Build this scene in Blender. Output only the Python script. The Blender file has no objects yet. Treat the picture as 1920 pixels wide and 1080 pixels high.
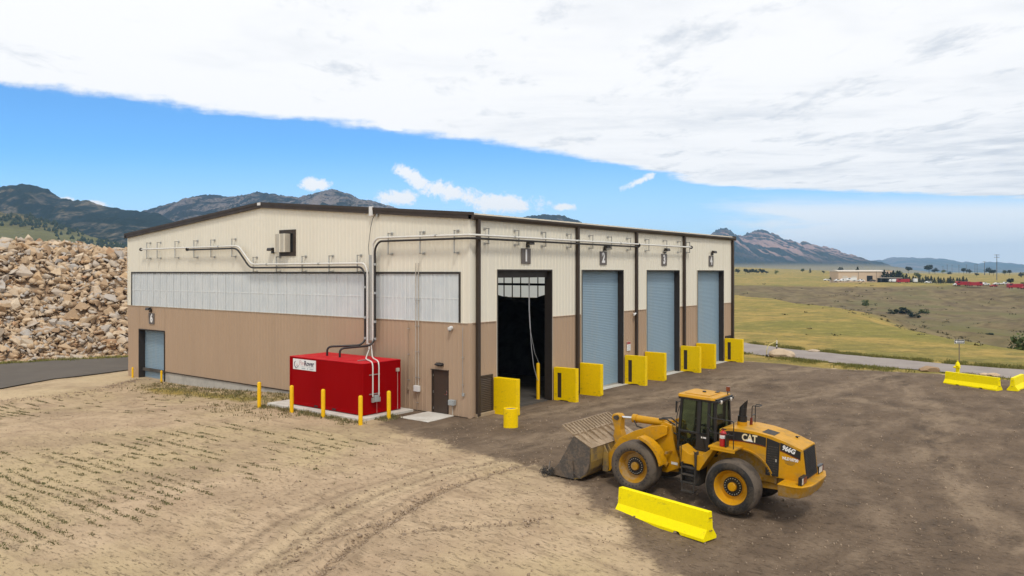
import bpy, bmesh, math, random
import numpy as np
from mathutils import Vector, Matrix, Euler
R = math.radians
random.seed(11)
rng = np.random.default_rng(11)
scene = bpy.context.scene
COL = scene.collection

# ------------------------------------------------------------------ camera
TH = R(37.95)                       # heading of the camera in the building's frame
CX, CY, CZ = -28.13, -24.48, 7.0
DV = np.array([math.cos(TH), math.sin(TH)])      # straight ahead
RV = np.array([math.sin(TH), -math.cos(TH)])     # to the right
cam_data = bpy.data.cameras.new('camera')
cam = bpy.data.objects.new('camera', cam_data)
COL.objects.link(cam)
cam.location = (CX, CY, CZ)
cam.rotation_euler = (R(90), 0, TH - R(90))
cam_data.sensor_width = 36.0
cam_data.lens = 1461.0 / 1920.0 * 36.0
cam_data.shift_y = -30.0 / 1920.0
cam_data.clip_start = 0.1
cam_data.clip_end = 60000
scene.camera = cam

# ------------------------------------------------------------------ world / sky
SUN_EL, SUN_AZ = R(55), R(229)      # azimuth: direction in xy the light comes from (math angle)
world = bpy.data.worlds.new('World')
scene.world = world
world.use_nodes = True
world.cycles.sampling_method = 'MANUAL'
world.cycles.sample_map_resolution = 512
WT = world.node_tree
WT.nodes.clear()


class NT:
    """small helper round a node tree"""
    def __init__(self, tree):
        self.t = tree

    def n(self, typ, **kw):
        nd = self.t.nodes.new(typ)
        for k, v in kw.items():
            setattr(nd, k, v)
        return nd

    def link(self, a, b):
        self.t.links.new(a, b)

    def put(self, sock, v):
        if isinstance(v, bpy.types.NodeSocket):
            self.t.links.new(v, sock)
        elif v is not None:
            if hasattr(sock, 'default_value'):
                try:
                    sock.default_value = v
                except Exception:
                    sock.default_value = tuple(v) + (1.0,)

    def math(self, op, a, b=None, c=None, clamp=False):
        nd = self.n('ShaderNodeMath', operation=op, use_clamp=clamp)
        self.put(nd.inputs[0], a)
        if b is not None: self.put(nd.inputs[1], b)
        if c is not None: self.put(nd.inputs[2], c)
        return nd.outputs[0]

    def vdot(self, a, vec):
        nd = self.n('ShaderNodeVectorMath', operation='DOT_PRODUCT')
        self.put(nd.inputs[0], a)
        nd.inputs[1].default_value = vec
        return nd.outputs['Value']

    def comb(self, x, y, z=0.0):
        nd = self.n('ShaderNodeCombineXYZ')
        self.put(nd.inputs[0], x); self.put(nd.inputs[1], y); self.put(nd.inputs[2], z)
        return nd.outputs[0]

    def noise(self, vec, scale, detail=4.0, rough=0.55, dist=0.0, dims='3D'):
        nd = self.n('ShaderNodeTexNoise', noise_dimensions=dims)
        if vec is not None: self.put(nd.inputs['Vector'], vec)
        nd.inputs['Scale'].default_value = scale
        nd.inputs['Detail'].default_value = detail
        nd.inputs['Roughness'].default_value = rough
        nd.inputs['Distortion'].default_value = dist
        return nd.outputs['Fac']

    def smooth(self, v, a, b, lo=0.0, hi=1.0):
        nd = self.n('ShaderNodeMapRange', interpolation_type='SMOOTHSTEP')
        self.put(nd.inputs['Value'], v)
        nd.inputs['From Min'].default_value = a
        nd.inputs['From Max'].default_value = b
        nd.inputs['To Min'].default_value = lo
        nd.inputs['To Max'].default_value = hi
        return nd.outputs[0]

    def mix(self, fac, a, b, blend='MIX'):
        nd = self.n('ShaderNodeMix', data_type='RGBA', blend_type=blend)
        self.put(nd.inputs[0], fac)
        self.put(nd.inputs[6], a if isinstance(a, bpy.types.NodeSocket) else tuple(a) + (1.0,) if len(a) == 3 else a)
        self.put(nd.inputs[7], b if isinstance(b, bpy.types.NodeSocket) else tuple(b) + (1.0,) if len(b) == 3 else b)
        return nd.outputs[2]

    def ramp(self, v, stops, interp='LINEAR'):
        nd = self.n('ShaderNodeValToRGB')
        cr = nd.color_ramp
        cr.interpolation = interp
        while len(cr.elements) < len(stops):
            cr.elements.new(0.5)
        for e, (p, c) in zip(cr.elements, stops):
            e.position = p
            e.color = (tuple(c) + (1.0,)) if not isinstance(c, (int, float)) else (c, c, c, 1.0)
        self.put(nd.inputs[0], v)
        return nd.outputs[0]


w = NT(WT)
SKY_STRENGTH = 0.10
out = w.n('ShaderNodeOutputWorld')
bg = w.n('ShaderNodeBackground')
bg.inputs['Strength'].default_value = SKY_STRENGTH
w.link(bg.outputs[0], out.inputs[0])
sky = w.n('ShaderNodeTexSky')
sky.sky_type = 'NISHITA'
sky.sun_disc = False
sky.sun_elevation = SUN_EL
sky.sun_rotation = R(90) - SUN_AZ
sky.altitude = 1600
sky.air_density = 1.0
sky.dust_density = 0.6
sky.ozone_density = 2.2
tc = w.n('ShaderNodeTexCoord')
dirv = tc.outputs['Generated']
dX = w.vdot(dirv, (RV[0], RV[1], 0))
dY = w.vdot(dirv, (DV[0], DV[1], 0))
dZ = w.vdot(dirv, (0, 0, 1))
dZc = w.math('MAXIMUM', dZ, 0.015)
pX = w.math('DIVIDE', dX, dZc)
pY = w.math('DIVIDE', dY, dZc)
pv = w.comb(pX, pY)
dYc = w.math('MAXIMUM', dY, 0.05)
u = w.math('DIVIDE', dX, dYc)
v = w.math('DIVIDE', dZ, dYc)
uv = w.comb(u, v)
front = w.smooth(dY, 0.05, 0.25)
# the cloud deck: a sheet with a long straight edge
tE = w.math('DIVIDE', w.math('ADD', pX, 16.0), 32.0, clamp=True)
edge_pts = [(-16, -6.0), (-8.0, 0.2), (-2.66, 4.10), (-1.68, 4.90), (0, 6.22), (1.2, 7.5), (2.45, 9.2), (4.5, 9.9), (6.57, 10.3), (16, 13.0)]
edge = w.ramp(tE, [((x + 16) / 32.0, (y + 8) / 24.0) for x, y in edge_pts])
edge = w.math('SUBTRACT', w.math('MULTIPLY', edge, 24.0), 8.0)
n_edge = w.noise(pv, 1.1, 5, 0.6)
n_edge2 = w.noise(pv, 0.35, 3, 0.5)
Fd = w.math('SUBTRACT', pY, edge)
Fd = w.math('ADD', Fd, w.math('MULTIPLY', w.math('SUBTRACT', n_edge, 0.5), 1.3))
Fd = w.math('ADD', Fd, w.math('MULTIPLY', w.math('SUBTRACT', n_edge2, 0.5), 0.5))
Fd = w.math('ADD', Fd, w.math('MULTIPLY', w.math('SUBTRACT', w.noise(uv, 30, 6, 0.7), 0.5), 0.5))
deck = w.smooth(Fd, 0.14, -0.30)
# grey patches in the deck
g1 = w.noise(w.comb(w.math('MULTIPLY', pX, 0.6), pY), 0.55, 5, 0.6, 0.4)
g2 = w.noise(pv, 1.9, 5, 0.65)
g3 = w.noise(w.comb(pX, w.math('MULTIPLY', pY, 0.5)), 1.9, 7, 0.68)
grey = w.math('MULTIPLY', w.smooth(w.math('ADD', g1, w.smooth(pX, -2.0, 2.5, -0.10, 0.03)), 0.42, 0.72), w.smooth(g2, 0.24, 0.68))
grey = w.math('MAXIMUM', w.math('MULTIPLY', grey, 0.9), w.math('MULTIPLY', w.smooth(w.math('ADD', g3, w.smooth(pX, -2.5, 0.5, -0.07, 0.0)), 0.50, 0.70), 0.72))
deckcol = w.mix(grey, (0.89, 0.89, 0.895), (0.52, 0.565, 0.63))
# small clouds and wisps low over the mountains
nb = w.math('SUBTRACT', w.noise(uv, 34, 8, 0.74, 0.3), 0.5)
blobs = [(590, 347, 44, 13, 0), (735, 371, 46, 17, 0), (775, 333, 55, 16, 30), (835, 358, 60, 20, 14), (940, 381, 78, 20, 4),
         (1060, 388, 24, 8, 0), (1200, 339, 36, 9, -25), (125, 374, 16, 6, 8), (190, 383, 26, 7, 5), (735, 240, 28, 5, 12)]
cum = None
for (bx_, by_, bw, bh, ba) in blobs:
    uu = w.math('SUBTRACT', u, (bx_ - 960) / 1461.0)
    vv = w.math('SUBTRACT', v, (510 - by_) / 1461.0)
    ca, sa = math.cos(R(-ba)), math.sin(R(-ba))
    a1 = w.math('MULTIPLY', w.math('ADD', w.math('MULTIPLY', uu, ca), w.math('MULTIPLY', vv, sa)), 1461.0 / bw)
    a2 = w.math('MULTIPLY', w.math('SUBTRACT', w.math('MULTIPLY', vv, ca), w.math('MULTIPLY', uu, sa)), 1461.0 / bh)
    rr = w.math('SQRT', w.math('ADD', w.math('MULTIPLY', a1, a1), w.math('MULTIPLY', a2, a2)))
    val = w.math('SUBTRACT', 1.0, rr)
    cum = val if cum is None else w.math('MAXIMUM', cum, val)
cum = w.math('ADD', cum, w.math('MULTIPLY', nb, 3.2))
cum = w.math('MULTIPLY', w.smooth(cum, -0.05, 0.55), front)
# wisps under the deck to the right
nw = w.noise(w.comb(w.math('MULTIPLY', u, 5.0), w.math('MULTIPLY', v, 38.0)), 1.0, 6, 0.6, 0.25)
wisp = w.smooth(w.math('ADD', nw, w.smooth(u, 0.18, 0.50, -0.20, 0.30)), 0.40, 0.66)
wisp = w.math('MULTIPLY', wisp, w.math('MULTIPLY', w.smooth(v, 0.105, 0.075), w.smooth(u, 0.16, 0.34)))
wisp = w.math('MULTIPLY', wisp, front)
hz = w.math('MULTIPLY', w.smooth(v, 0.17, 0.02, 0.0, 0.62), front)
skyc = w.mix(1.0, sky.outputs[0], (0.58, 1.06, 1.42), 'MULTIPLY')
K = 1.0 / SKY_STRENGTH
def kcol(c): return tuple(x * K for x in c)
skyc = w.mix(hz, skyc, kcol((0.66, 0.79, 0.90)))
skyc = w.mix(w.math('MULTIPLY', wisp, 0.9), skyc, kcol((0.86, 0.89, 0.92)))
skyc = w.mix(w.math('MULTIPLY', cum, 0.95), skyc, kcol((0.90, 0.90, 0.90)))
deckk = w.n('ShaderNodeVectorMath', operation='SCALE')
w.link(deckcol, deckk.inputs[0])
deckk.inputs['Scale'].default_value = K
skyc = w.mix(deck, skyc, deckk.outputs[0])
# below the horizon: plain ground tone
skyc = w.mix(w.smooth(dZ, 0.0, -0.03), skyc, kcol((0.42, 0.40, 0.35)))
w.link(skyc, bg.inputs['Color'])

sun_d = bpy.data.lights.new('sun', 'SUN')
sun_d.energy = 1.5
sun_d.angle = R(10)
sun_d.color = (1.0, 0.95, 0.86)
sun = bpy.data.objects.new('sun', sun_d)
COL.objects.link(sun)
sv = Vector((math.cos(SUN_AZ) * math.cos(SUN_EL), math.sin(SUN_AZ) * math.cos(SUN_EL), math.sin(SUN_EL)))
sun.rotation_euler = sv.to_track_quat('Z', 'Y').to_euler()
sun.location = (0, -30, 60)

scene.view_settings.view_transform = 'Standard'
scene.view_settings.look = 'None'
scene.view_settings.gamma = 1.0
scene.view_settings.use_curve_mapping = False
scene.view_settings.exposure = 0.25
scene.render.engine = 'CYCLES'
scene.cycles.use_denoising = True
scene.cycles.max_bounces = 8
scene.cycles.diffuse_bounces = 3
scene.cycles.glossy_bounces = 3
scene.cycles.transmission_bounces = 6
scene.cycles.transparent_max_bounces = 12
scene.cycles.volume_bounces = 1
scene.cycles.caustics_reflective = False
scene.cycles.caustics_refractive = False

# ------------------------------------------------------------------ numeric helpers
def sstep(a, b, x):
    t = np.clip((np.asarray(x, float) - a) / (b - a), 0, 1)
    return t * t * (3 - 2 * t)


def _hash(ix, iy, seed):
    n = (ix.astype(np.int64) * 374761393 + iy.astype(np.int64) * 668265263 + seed * 982451653) & 0xffffffff
    n = ((n ^ (n >> 13)) * 1274126177) & 0xffffffff
    n = n ^ (n >> 16)
    return (n & 0xffffff) / float(0x1000000)


def vnoise(x, y, seed=0):
    x = np.asarray(x, float); y = np.asarray(y, float)
    ix = np.floor(x); iy = np.floor(y)
    fx = x - ix; fy = y - iy
    fx = fx * fx * (3 - 2 * fx); fy = fy * fy * (3 - 2 * fy)
    a = _hash(ix, iy, seed); b = _hash(ix + 1, iy, seed)
    c = _hash(ix, iy + 1, seed); d = _hash(ix + 1, iy + 1, seed)
    return (a + (b - a) * fx) * (1 - fy) + (c + (d - c) * fx) * fy - 0.5


def fbm(x, y, oct=4, seed=0, gain=0.5):
    s = 0; a = 1.0
    for i in range(oct):
        s = s + a * vnoise(x, y, seed + i * 17)
        x = np.asarray(x) * 2.03 + 13.7; y = np.asarray(y) * 2.03 - 7.1; a *= gain
    return s


def ridged(x, y, oct=5, seed=0):
    s = 0; a = 1.0; tot = 0
    for i in range(oct):
        s = s + a * (1 - np.abs(vnoise(x, y, seed + i * 31)) * 4).clip(-1, 1)
        tot += a
        x = np.asarray(x) * 2.07 + 3.1; y = np.asarray(y) * 2.07 + 9.2; a *= 0.5
    return s / tot


def CAMW(X, Y):
    """lateral / depth as seen from where the photographer stood -> building frame"""
    return CX + DV[0] * Y + RV[0] * X, CY + DV[1] * Y + RV[1] * X


def polydist(x, y, pts):
    d = np.full(np.shape(x), 1e9)
    for (x0, y0), (x1, y1) in zip(pts[:-1], pts[1:]):
        vx, vy = x1 - x0, y1 - y0
        L = vx * vx + vy * vy
        t = np.clip(((x - x0) * vx + (y - y0) * vy) / L, 0, 1)
        d = np.minimum(d, np.hypot(x - x0 - t * vx, y - y0 - t * vy))
    return d


# ------------------------------------------------------------------ object helpers
LOC = {}          # root object -> its base, so that parts can be given in scene coordinates


def setp(o, label=None, cat=None, group=None, kind=None):
    if label: o['label'] = label
    if cat: o['category'] = cat
    if group: o['group'] = group
    if kind: o['kind'] = kind
    return o


def thing(name, label, cat, loc=(0, 0, 0), rotz=0.0, group=None):
    o = bpy.data.objects.new(name, None)
    o.empty_display_size = 0.3
    COL.objects.link(o)
    o.location = loc
    o.rotation_euler = (0, 0, rotz)
    LOC[o] = Vector(loc)
    return setp(o, label, cat, group)


def link_mesh(name, me, parent=None, loc=None):
    o = bpy.data.objects.new(name, me)
    COL.objects.link(o)
    if parent is not None:
        o.parent = parent
    if loc is not None:
        o.location = loc
    return o


class MB:
    """collects shapes, builds ONE mesh object"""
    def __init__(self):
        self.v = []; self.f = []; self.m = []; self.cur = 0

    def add(self, verts, faces):
        b = len(self.v)
        self.v += [tuple(p) for p in verts]
        for f in faces:
            self.f.append(tuple(i + b for i in f)); self.m.append(self.cur)
        return self

    def box(self, x0, x1, y0, y1, z0, z1):
        if x0 > x1: x0, x1 = x1, x0
        if y0 > y1: y0, y1 = y1, y0
        if z0 > z1: z0, z1 = z1, z0
        vs = [(x0, y0, z0), (x1, y0, z0), (x1, y1, z0), (x0, y1, z0), (x0, y0, z1), (x1, y0, z1), (x1, y1, z1), (x0, y1, z1)]
        return self.add(vs, [(0, 3, 2, 1), (4, 5, 6, 7), (0, 1, 5, 4), (1, 2, 6, 5), (2, 3, 7, 6), (3, 0, 4, 7)])

    def obox(self, c, s, M):
        hx, hy, hz = s[0] / 2, s[1] / 2, s[2] / 2
        vs = [Vector((sx * hx, sy * hy, sz * hz)) for sz in (-1, 1) for sx, sy in ((-1, -1), (1, -1), (1, 1), (-1, 1))]
        vs = [M @ p + Vector(c) for p in vs]
        return self.add(vs, [(0, 3, 2, 1), (4, 5, 6, 7), (0, 1, 5, 4), (1, 2, 6, 5), (2, 3, 7, 6), (3, 0, 4, 7)])

    def bar(self, p0, p1, wx, wy, up=(0, 0, 1)):
        p0 = Vector(p0); p1 = Vector(p1)
        d = (p1 - p0); L = d.length; d.normalize()
        upv = Vector(up)
        if abs(d.dot(upv)) > 0.95: upv = Vector((1, 0, 0))
        s = d.cross(upv).normalized(); t = s.cross(d)
        M = Matrix((d, s, t)).transposed()
        return self.obox((p0 + p1) / 2, (L, wx, wy), M)

    def cyl(self, p0, p1, r, seg=16, r1=None, caps=True):
        p0 = Vector(p0); p1 = Vector(p1)
        r1 = r if r1 is None else r1
        d = (p1 - p0).normalized()
        a = Vector((0, 0, 1)) if abs(d.z) < 0.9 else Vector((1, 0, 0))
        s = d.cross(a).normalized(); t = d.cross(s)
        vs = []
        for k in range(seg):
            an = 2 * math.pi * k / seg
            o = s * math.cos(an) + t * math.sin(an)
            vs.append(p0 + o * r)
        for k in range(seg):
            an = 2 * math.pi * k / seg
            o = s * math.cos(an) + t * math.sin(an)
            vs.append(p1 + o * r1)
        fs = [(k, (k + 1) % seg, seg + (k + 1) % seg, seg + k) for k in range(seg)]
        if caps:
            fs += [tuple(reversed(range(seg))), tuple(range(seg, 2 * seg))]
        return self.add(vs, fs)

    def tube(self, pts, r, seg=8):
        pts = [Vector(p) for p in pts]
        n = len(pts)
        dirs = []
        for i in range(n):
            a = pts[max(i - 1, 0)]; b = pts[min(i + 1, n - 1)]
            dirs.append((b - a).normalized())
        ref = Vector((0, 0, 1)) if abs(dirs[0].z) < 0.9 else Vector((1, 0, 0))
        s = dirs[0].cross(ref).normalized()
        vs = []
        for i in range(n):
            s = (s - dirs[i] * s.dot(dirs[i])).normalized()
            t = dirs[i].cross(s)
            for k in range(seg):
                an = 2 * math.pi * k / seg
                vs.append(pts[i] + (s * math.cos(an) + t * math.sin(an)) * r)
        fs = []
        for i in range(n - 1):
            for k in range(seg):
                fs.append((i * seg + k, i * seg + (k + 1) % seg, (i + 1) * seg + (k + 1) % seg, (i + 1) * seg + k))
        fs += [tuple(reversed(range(seg))), tuple(range((n - 1) * seg, n * seg))]
        return self.add(vs, fs)

    def prism(self, poly, axis, a, b):
        """polygon in the plane across axis, from a to b along it. axis 'y': poly=(x,z); 'x': poly=(y,z); 'z': poly=(x,y)"""
        def P(p, t):
            return {'y': (p[0], t, p[1]), 'x': (t, p[0], p[1]), 'z': (p[0], p[1], t)}[axis]
        n = len(poly)
        vs = [P(p, a) for p in poly] + [P(p, b) for p in poly]
        fs = [(k, (k + 1) % n, n + (k + 1) % n, n + k) for k in range(n)]
        fs += [tuple(range(n)), tuple(range(n, 2 * n))]
        return self.add(vs, fs)

    def strip(self, prof, thick, axis, a, b):
        """an open profile given a thickness, extruded"""
        pts = [Vector((p[0], p[1])) for p in prof]
        off = []
        for i in range(len(pts)):
            d = (pts[min(i + 1, len(pts) - 1)] - pts[max(i - 1, 0)]).normalized()
            off.append(pts[i] + Vector((-d.y, d.x)) * thick)
        n = len(pts)
        def P(p, t):
            return {'y': (p[0], t, p[1]), 'x': (t, p[0], p[1]), 'z': (p[0], p[1], t)}[axis]
        vs = [P(p, a) for p in pts] + [P(p, b) for p in pts] + [P(p, a) for p in off] + [P(p, b) for p in off]
        fs = []
        for i in range(n - 1):
            fs += [(i, i + 1, n + i + 1, n + i), (2 * n + i, 3 * n + i, 3 * n + i + 1, 2 * n + i + 1),
                   (i, 2 * n + i, 2 * n + i + 1, i + 1), (n + i, n + i + 1, 3 * n + i + 1, 3 * n + i)]
        fs += [(0, n, 3 * n, 2 * n), (n - 1, 3 * n - 1, 4 * n - 1, 2 * n - 1)]
        return self.add(vs, fs)

    def lathe(self, prof, centre, axis='z', seg=24, closed=False):
        """prof: (radius, height) list"""
        vs = []; n = len(prof)
        for k in range(seg):
            an = 2 * math.pi * k / seg
            c, s = math.cos(an), math.sin(an)
            for r, h in prof:
                p = {'z': (r * c, r * s, h), 'y': (r * c, h, r * s), 'x': (h, r * c, r * s)}[axis]
                vs.append((p[0] + centre[0], p[1] + centre[1], p[2] + centre[2]))
        fs = []
        m = n if closed else n - 1
        for k in range(seg):
            k2 = (k + 1) % seg
            for i in range(m):
                i2 = (i + 1) % n
                fs.append((k * n + i, k2 * n + i, k2 * n + i2, k * n + i2))
        return self.add(vs, fs)

    def mesh(self, name, mats, base=None, smooth=False, auto=None):
        me = bpy.data.meshes.new(name)
        vs = self.v
        if base is not None and (base[0] or base[1] or base[2]):
            vs = [(p[0] - base[0], p[1] - base[1], p[2] - base[2]) for p in vs]
        me.from_pydata(vs, [], self.f)
        if not isinstance(mats, (list, tuple)): mats = [mats]
        for m in mats: me.materials.append(m)
        if len(mats) > 1:
            me.polygons.foreach_set('material_index', self.m)
        bm = bmesh.new(); bm.from_mesh(me)
        bmesh.ops.recalc_face_normals(bm, faces=bm.faces)
        if auto is not None:
            for f in bm.faces: f.smooth = True
            for e in bm.edges:
                if len(e.link_faces) == 2 and e.calc_face_angle(0) > R(auto): e.smooth = False
        elif smooth:
            for f in bm.faces: f.smooth = True
        bm.to_mesh(me); bm.free()
        return me

    def build(self, name, mats, parent=None, smooth=False, auto=None, bevel=0.0, local=False):
        base = None
        if parent is not None and not local:
            q = parent
            while q is not None and q not in LOC: q = q.parent
            base = LOC.get(q)
        me = self.mesh(name, mats, base, smooth, auto)
        o = link_mesh(name, me, parent)
        if bevel > 0:
            b = o.modifiers.new('bevel', 'BEVEL')
            b.width = bevel; b.segments = 2; b.limit_method = 'ANGLE'; b.angle_limit = R(40)
            b.harden_normals = False
        return o


def copy_tree(o, parent=None):
    c = o.copy(); COL.objects.link(c); c.parent = parent
    for ch in list(o.children):
        copy_tree(ch, c)
    return c


def text_part(name, s, size, M, mat, parent, extrude=0.004, fat=0.0, sx=1.0, align='CENTER'):
    cu = bpy.data.curves.new('letters', 'FONT')
    cu.body = s; cu.size = size; cu.extrude = extrude; cu.offset = fat
    cu.align_x = align; cu.align_y = 'CENTER'; cu.resolution_u = 3
    tmp = bpy.data.objects.new('letters', cu)
    me = bpy.data.meshes.new_from_object(tmp)
    bpy.data.objects.remove(tmp)
    me.transform(M @ Matrix.Diagonal((sx, 1, 1, 1)))
    me.materials.clear(); me.materials.append(mat)
    me.name = name
    return link_mesh(name, me, parent)


# ------------------------------------------------------------------ materials
MATS = {}


def pmat(name, col, rough=0.6, metal=0.0, var=0.12, scale=3.0, col2=None, bump=0.0, bscale=40.0, spec=0.5, streak=False, coat=0.0, world_pos=False, patch=(0.42, 0.66), scuff=0.0):
    """painted / plain surface with uneven tone, uneven gloss and optional fine relief"""
    m = bpy.data.materials.new(name)
    m.use_nodes = True
    t = NT(m.node_tree); t.t.nodes.clear()
    o = t.n('ShaderNodeOutputMaterial'); b = t.n('ShaderNodeBsdfPrincipled')
    t.link(b.outputs[0], o.inputs[0])
    if world_pos:
        pos = t.n('ShaderNodeNewGeometry').outputs['Position']
    else:
        pos = t.n('ShaderNodeTexCoord').outputs['Object']
    vec = pos
    if streak:
        mp = t.n('ShaderNodeMapping'); mp.inputs['Scale'].default_value = (1, 1, 0.12)
        t.link(pos, mp.inputs[0]); vec = mp.outputs[0]
    n1 = t.noise(vec, scale, 5, 0.6)
    n2 = t.noise(vec, scale * 6.3, 4, 0.6)
    c2 = col2 if col2 else tuple(c * (1 - var * 2.2) for c in col)
    f = t.smooth(t.math('ADD', n1, t.math('MULTIPLY', t.math('SUBTRACT', n2, 0.5), 0.45)), patch[0], patch[1])
    if not col2:
        f = t.math('MULTIPLY', f, 0.75)
    c = t.mix(f, col, c2)
    if scuff:
        mps = t.n('ShaderNodeMapping'); mps.inputs['Scale'].default_value = (1.0, 1.0, 2.6); mps.inputs['Rotation'].default_value = (0.2, 0.15, 0.4)
        t.link(pos, mps.inputs[0])
        ns1 = t.noise(mps.outputs[0], 3.4, 7, 0.72); ns2 = t.noise(pos, 0.9, 3, 0.5)
        c = t.mix(t.math('MULTIPLY', t.math('MULTIPLY', t.smooth(ns1, 0.55, 0.66), t.smooth(ns2, 0.40, 0.60)), scuff), c, (0.10, 0.075, 0.045))
    hv = t.n('ShaderNodeHueSaturation')
    t.link(c, hv.inputs['Color'])
    t.link(t.smooth(n2, 0.2, 0.8, 1 - var, 1 + var), hv.inputs['Value'])
    t.link(hv.outputs[0], b.inputs['Base Color'])
    b.inputs['Metallic'].default_value = metal
    b.inputs['Specular IOR Level'].default_value = spec
    t.link(t.smooth(n1, 0.25, 0.75, max(0.03, rough - 0.1), min(1, rough + 0.12)), b.inputs['Roughness'])
    if coat: b.inputs['Coat Weight'].default_value = coat
    if bump > 0:
        bp = t.n('ShaderNodeBump')
        bp.inputs['Strength'].default_value = bump
        bp.inputs['Distance'].default_value = 0.02
        t.link(t.noise(pos, bscale, 5, 0.65), bp.inputs['Height'])
        t.link(bp.outputs[0], b.inputs['Normal'])
    MATS[name] = m
    return m


cream = pmat('cream_sheet', (0.80, 0.75, 0.63), 0.5, var=0.02, scale=0.4, streak=True, spec=0.3)
tan = pmat('tan_sheet', (0.45, 0.318, 0.215), 0.5, var=0.03, scale=0.5, streak=True, spec=0.25)
brown = pmat('brown_trim', (0.052, 0.036, 0.026), 0.45, var=0.06, scale=1.0, spec=0.3)
darkjamb = pmat('dark_jamb', (0.028, 0.021, 0.017), 0.55, var=0.08, scale=1.2)
blue = pmat('blue_curtain', (0.25, 0.355, 0.44), 0.42, var=0.03, scale=0.5, col2=(0.275, 0.355, 0.41), streak=True, spec=0.3)
liner = pmat('interior_shade', (0.014, 0.014, 0.014), 0.9, var=0.1)  # near-black colour carries the shade of the unlit interior
concrete = pmat('concrete', (0.46, 0.43, 0.38), 0.85, var=0.1, scale=1.5, bump=0.2, bscale=30)
padcon = pmat('pale_concrete', (0.62, 0.59, 0.53), 0.85, var=0.07, scale=1.2, col2=(0.5, 0.46, 0.40), bump=0.15, bscale=30)
galv = pmat('galvanised', (0.50, 0.49, 0.46), 0.4, metal=0.6, var=0.08, scale=4)
whitepipe = pmat('white_pipe', (0.70, 0.68, 0.63), 0.4, var=0.05, scale=2)
blackpipe = pmat('black_pipe', (0.018, 0.014, 0.013), 0.4, var=0.1, scale=2)
fixture = pmat('bronze_fixture', (0.025, 0.02, 0.018), 0.4, var=0.1)
whitep = pmat('white_plastic', (0.75, 0.74, 0.72), 0.45, var=0.03)
greyp = pmat('grey_box', (0.36, 0.38, 0.38), 0.5, var=0.06)
signgrey = pmat('sign_grey', (0.135, 0.115, 0.103), 0.55, var=0.05)
signwhite = pmat('sign_white', (0.80, 0.79, 0.78), 0.5, var=0.03)
yellow = pmat('safety_yellow', (0.93, 0.62, 0.0), 0.5, var=0.06, scale=1.6, col2=(0.70, 0.45, 0.01), patch=(0.54, 0.84), scuff=0.55, bump=0.06, bscale=18, spec=0.2)
yellow2 = pmat('bollard_yellow', (0.86, 0.50, 0.005), 0.45, var=0.05, scale=2, spec=0.25)
yellowb = pmat('barrier_yellow', (0.95, 0.77, 0.0), 0.6, var=0.05, scale=2.2, col2=(0.72, 0.56, 0.02), patch=(0.58, 0.9), scuff=0.45, bump=0.12, bscale=35, spec=0.15)
red = pmat('container_red', (0.30, 0.0008, 0.0016), 0.6, var=0.04, scale=0.8, col2=(0.275, 0.0006, 0.0014), streak=True, spec=0.04)
catyel = pmat('loader_yellow', (0.57, 0.275, 0.004), 0.45, var=0.08, scale=1.6, col2=(0.34, 0.20, 0.05), patch=(0.46, 0.78), scuff=0.5, spec=0.25)
catyel_d = pmat('loader_yellow_dusty', (0.40, 0.20, 0.014), 0.6, var=0.1, scale=2.0, col2=(0.33, 0.22, 0.10), bump=0.06, spec=0.15)
blackp = pmat('black_paint', (0.014, 0.013, 0.013), 0.4, var=0.15, scale=3)
blackd = pmat('black_dusty', (0.03, 0.026, 0.022), 0.7, var=0.2, scale=3, col2=(0.07, 0.055, 0.042))
rubber = pmat('tyre_rubber', (0.028, 0.026, 0.025), 0.8, var=0.15, scale=2.2, col2=(0.065, 0.053, 0.042), bump=0.2, bscale=25, spec=0.2)
rubberd = pmat('tyre_dusty', (0.125, 0.10, 0.078), 0.9, var=0.12, scale=2.5, col2=(0.07, 0.058, 0.048), bump=0.2, bscale=22, spec=0.1)
bucketm = pmat('worn_bucket', (0.26, 0.185, 0.112), 0.75, var=0.15, scale=2.2, col2=(0.35, 0.26, 0.17), bump=0.2, bscale=20)
buckets = pmat('bucket_steel', (0.10, 0.088, 0.078), 0.5, metal=0.3, var=0.2, scale=2.0, col2=(0.17, 0.13, 0.095), bump=0.15, bscale=20)
bucketback = pmat('bucket_back_paint', (0.36, 0.235, 0.06), 0.6, var=0.15, scale=2.0, col2=(0.16, 0.12, 0.075), bump=0.1)
chrome = pmat('chrome_rod', (0.75, 0.75, 0.75), 0.15, metal=1.0, var=0.02)
redp = pmat('red_paint', (0.45, 0.012, 0.012), 0.35, var=0.06)
lampred = pmat('red_lens', (0.16, 0.02, 0.012), 0.25, var=0.05)
lampwhite = pmat('clear_lens', (0.7, 0.66, 0.6), 0.2, var=0.05)
navy = pmat('print_dark', (0.03, 0.025, 0.06), 0.5, var=0.02)
printred = pmat('print_red', (0.55, 0.30, 0.31), 0.5, var=0.02)
printgrey = pmat('print_grey', (0.42, 0.47, 0.50), 0.5, var=0.02)
debris = pmat('dark_refuse', (0.03, 0.027, 0.024), 0.95, var=0.3, scale=1.5, bump=0.5, bscale=4)
floorm = pmat('interior_floor', (0.09, 0.078, 0.066), 0.9, var=0.2, scale=0.8, bump=0.3, bscale=6)
post_grey = pmat('sign_post', (0.22, 0.17, 0.13), 0.5, metal=0.3, var=0.1)
polem = pmat('steel_pole', (0.12, 0.13, 0.14), 0.6, var=0.1)
ropem = pmat('hoist_chain', (0.45, 0.45, 0.46), 0.5, var=0.05)


def mk(name):
    m = bpy.data.materials.new(name); m.use_nodes = True
    t = NT(m.node_tree); t.t.nodes.clear()
    o = t.n('ShaderNodeOutputMaterial')
    MATS[name] = m
    return m, t, o


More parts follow.
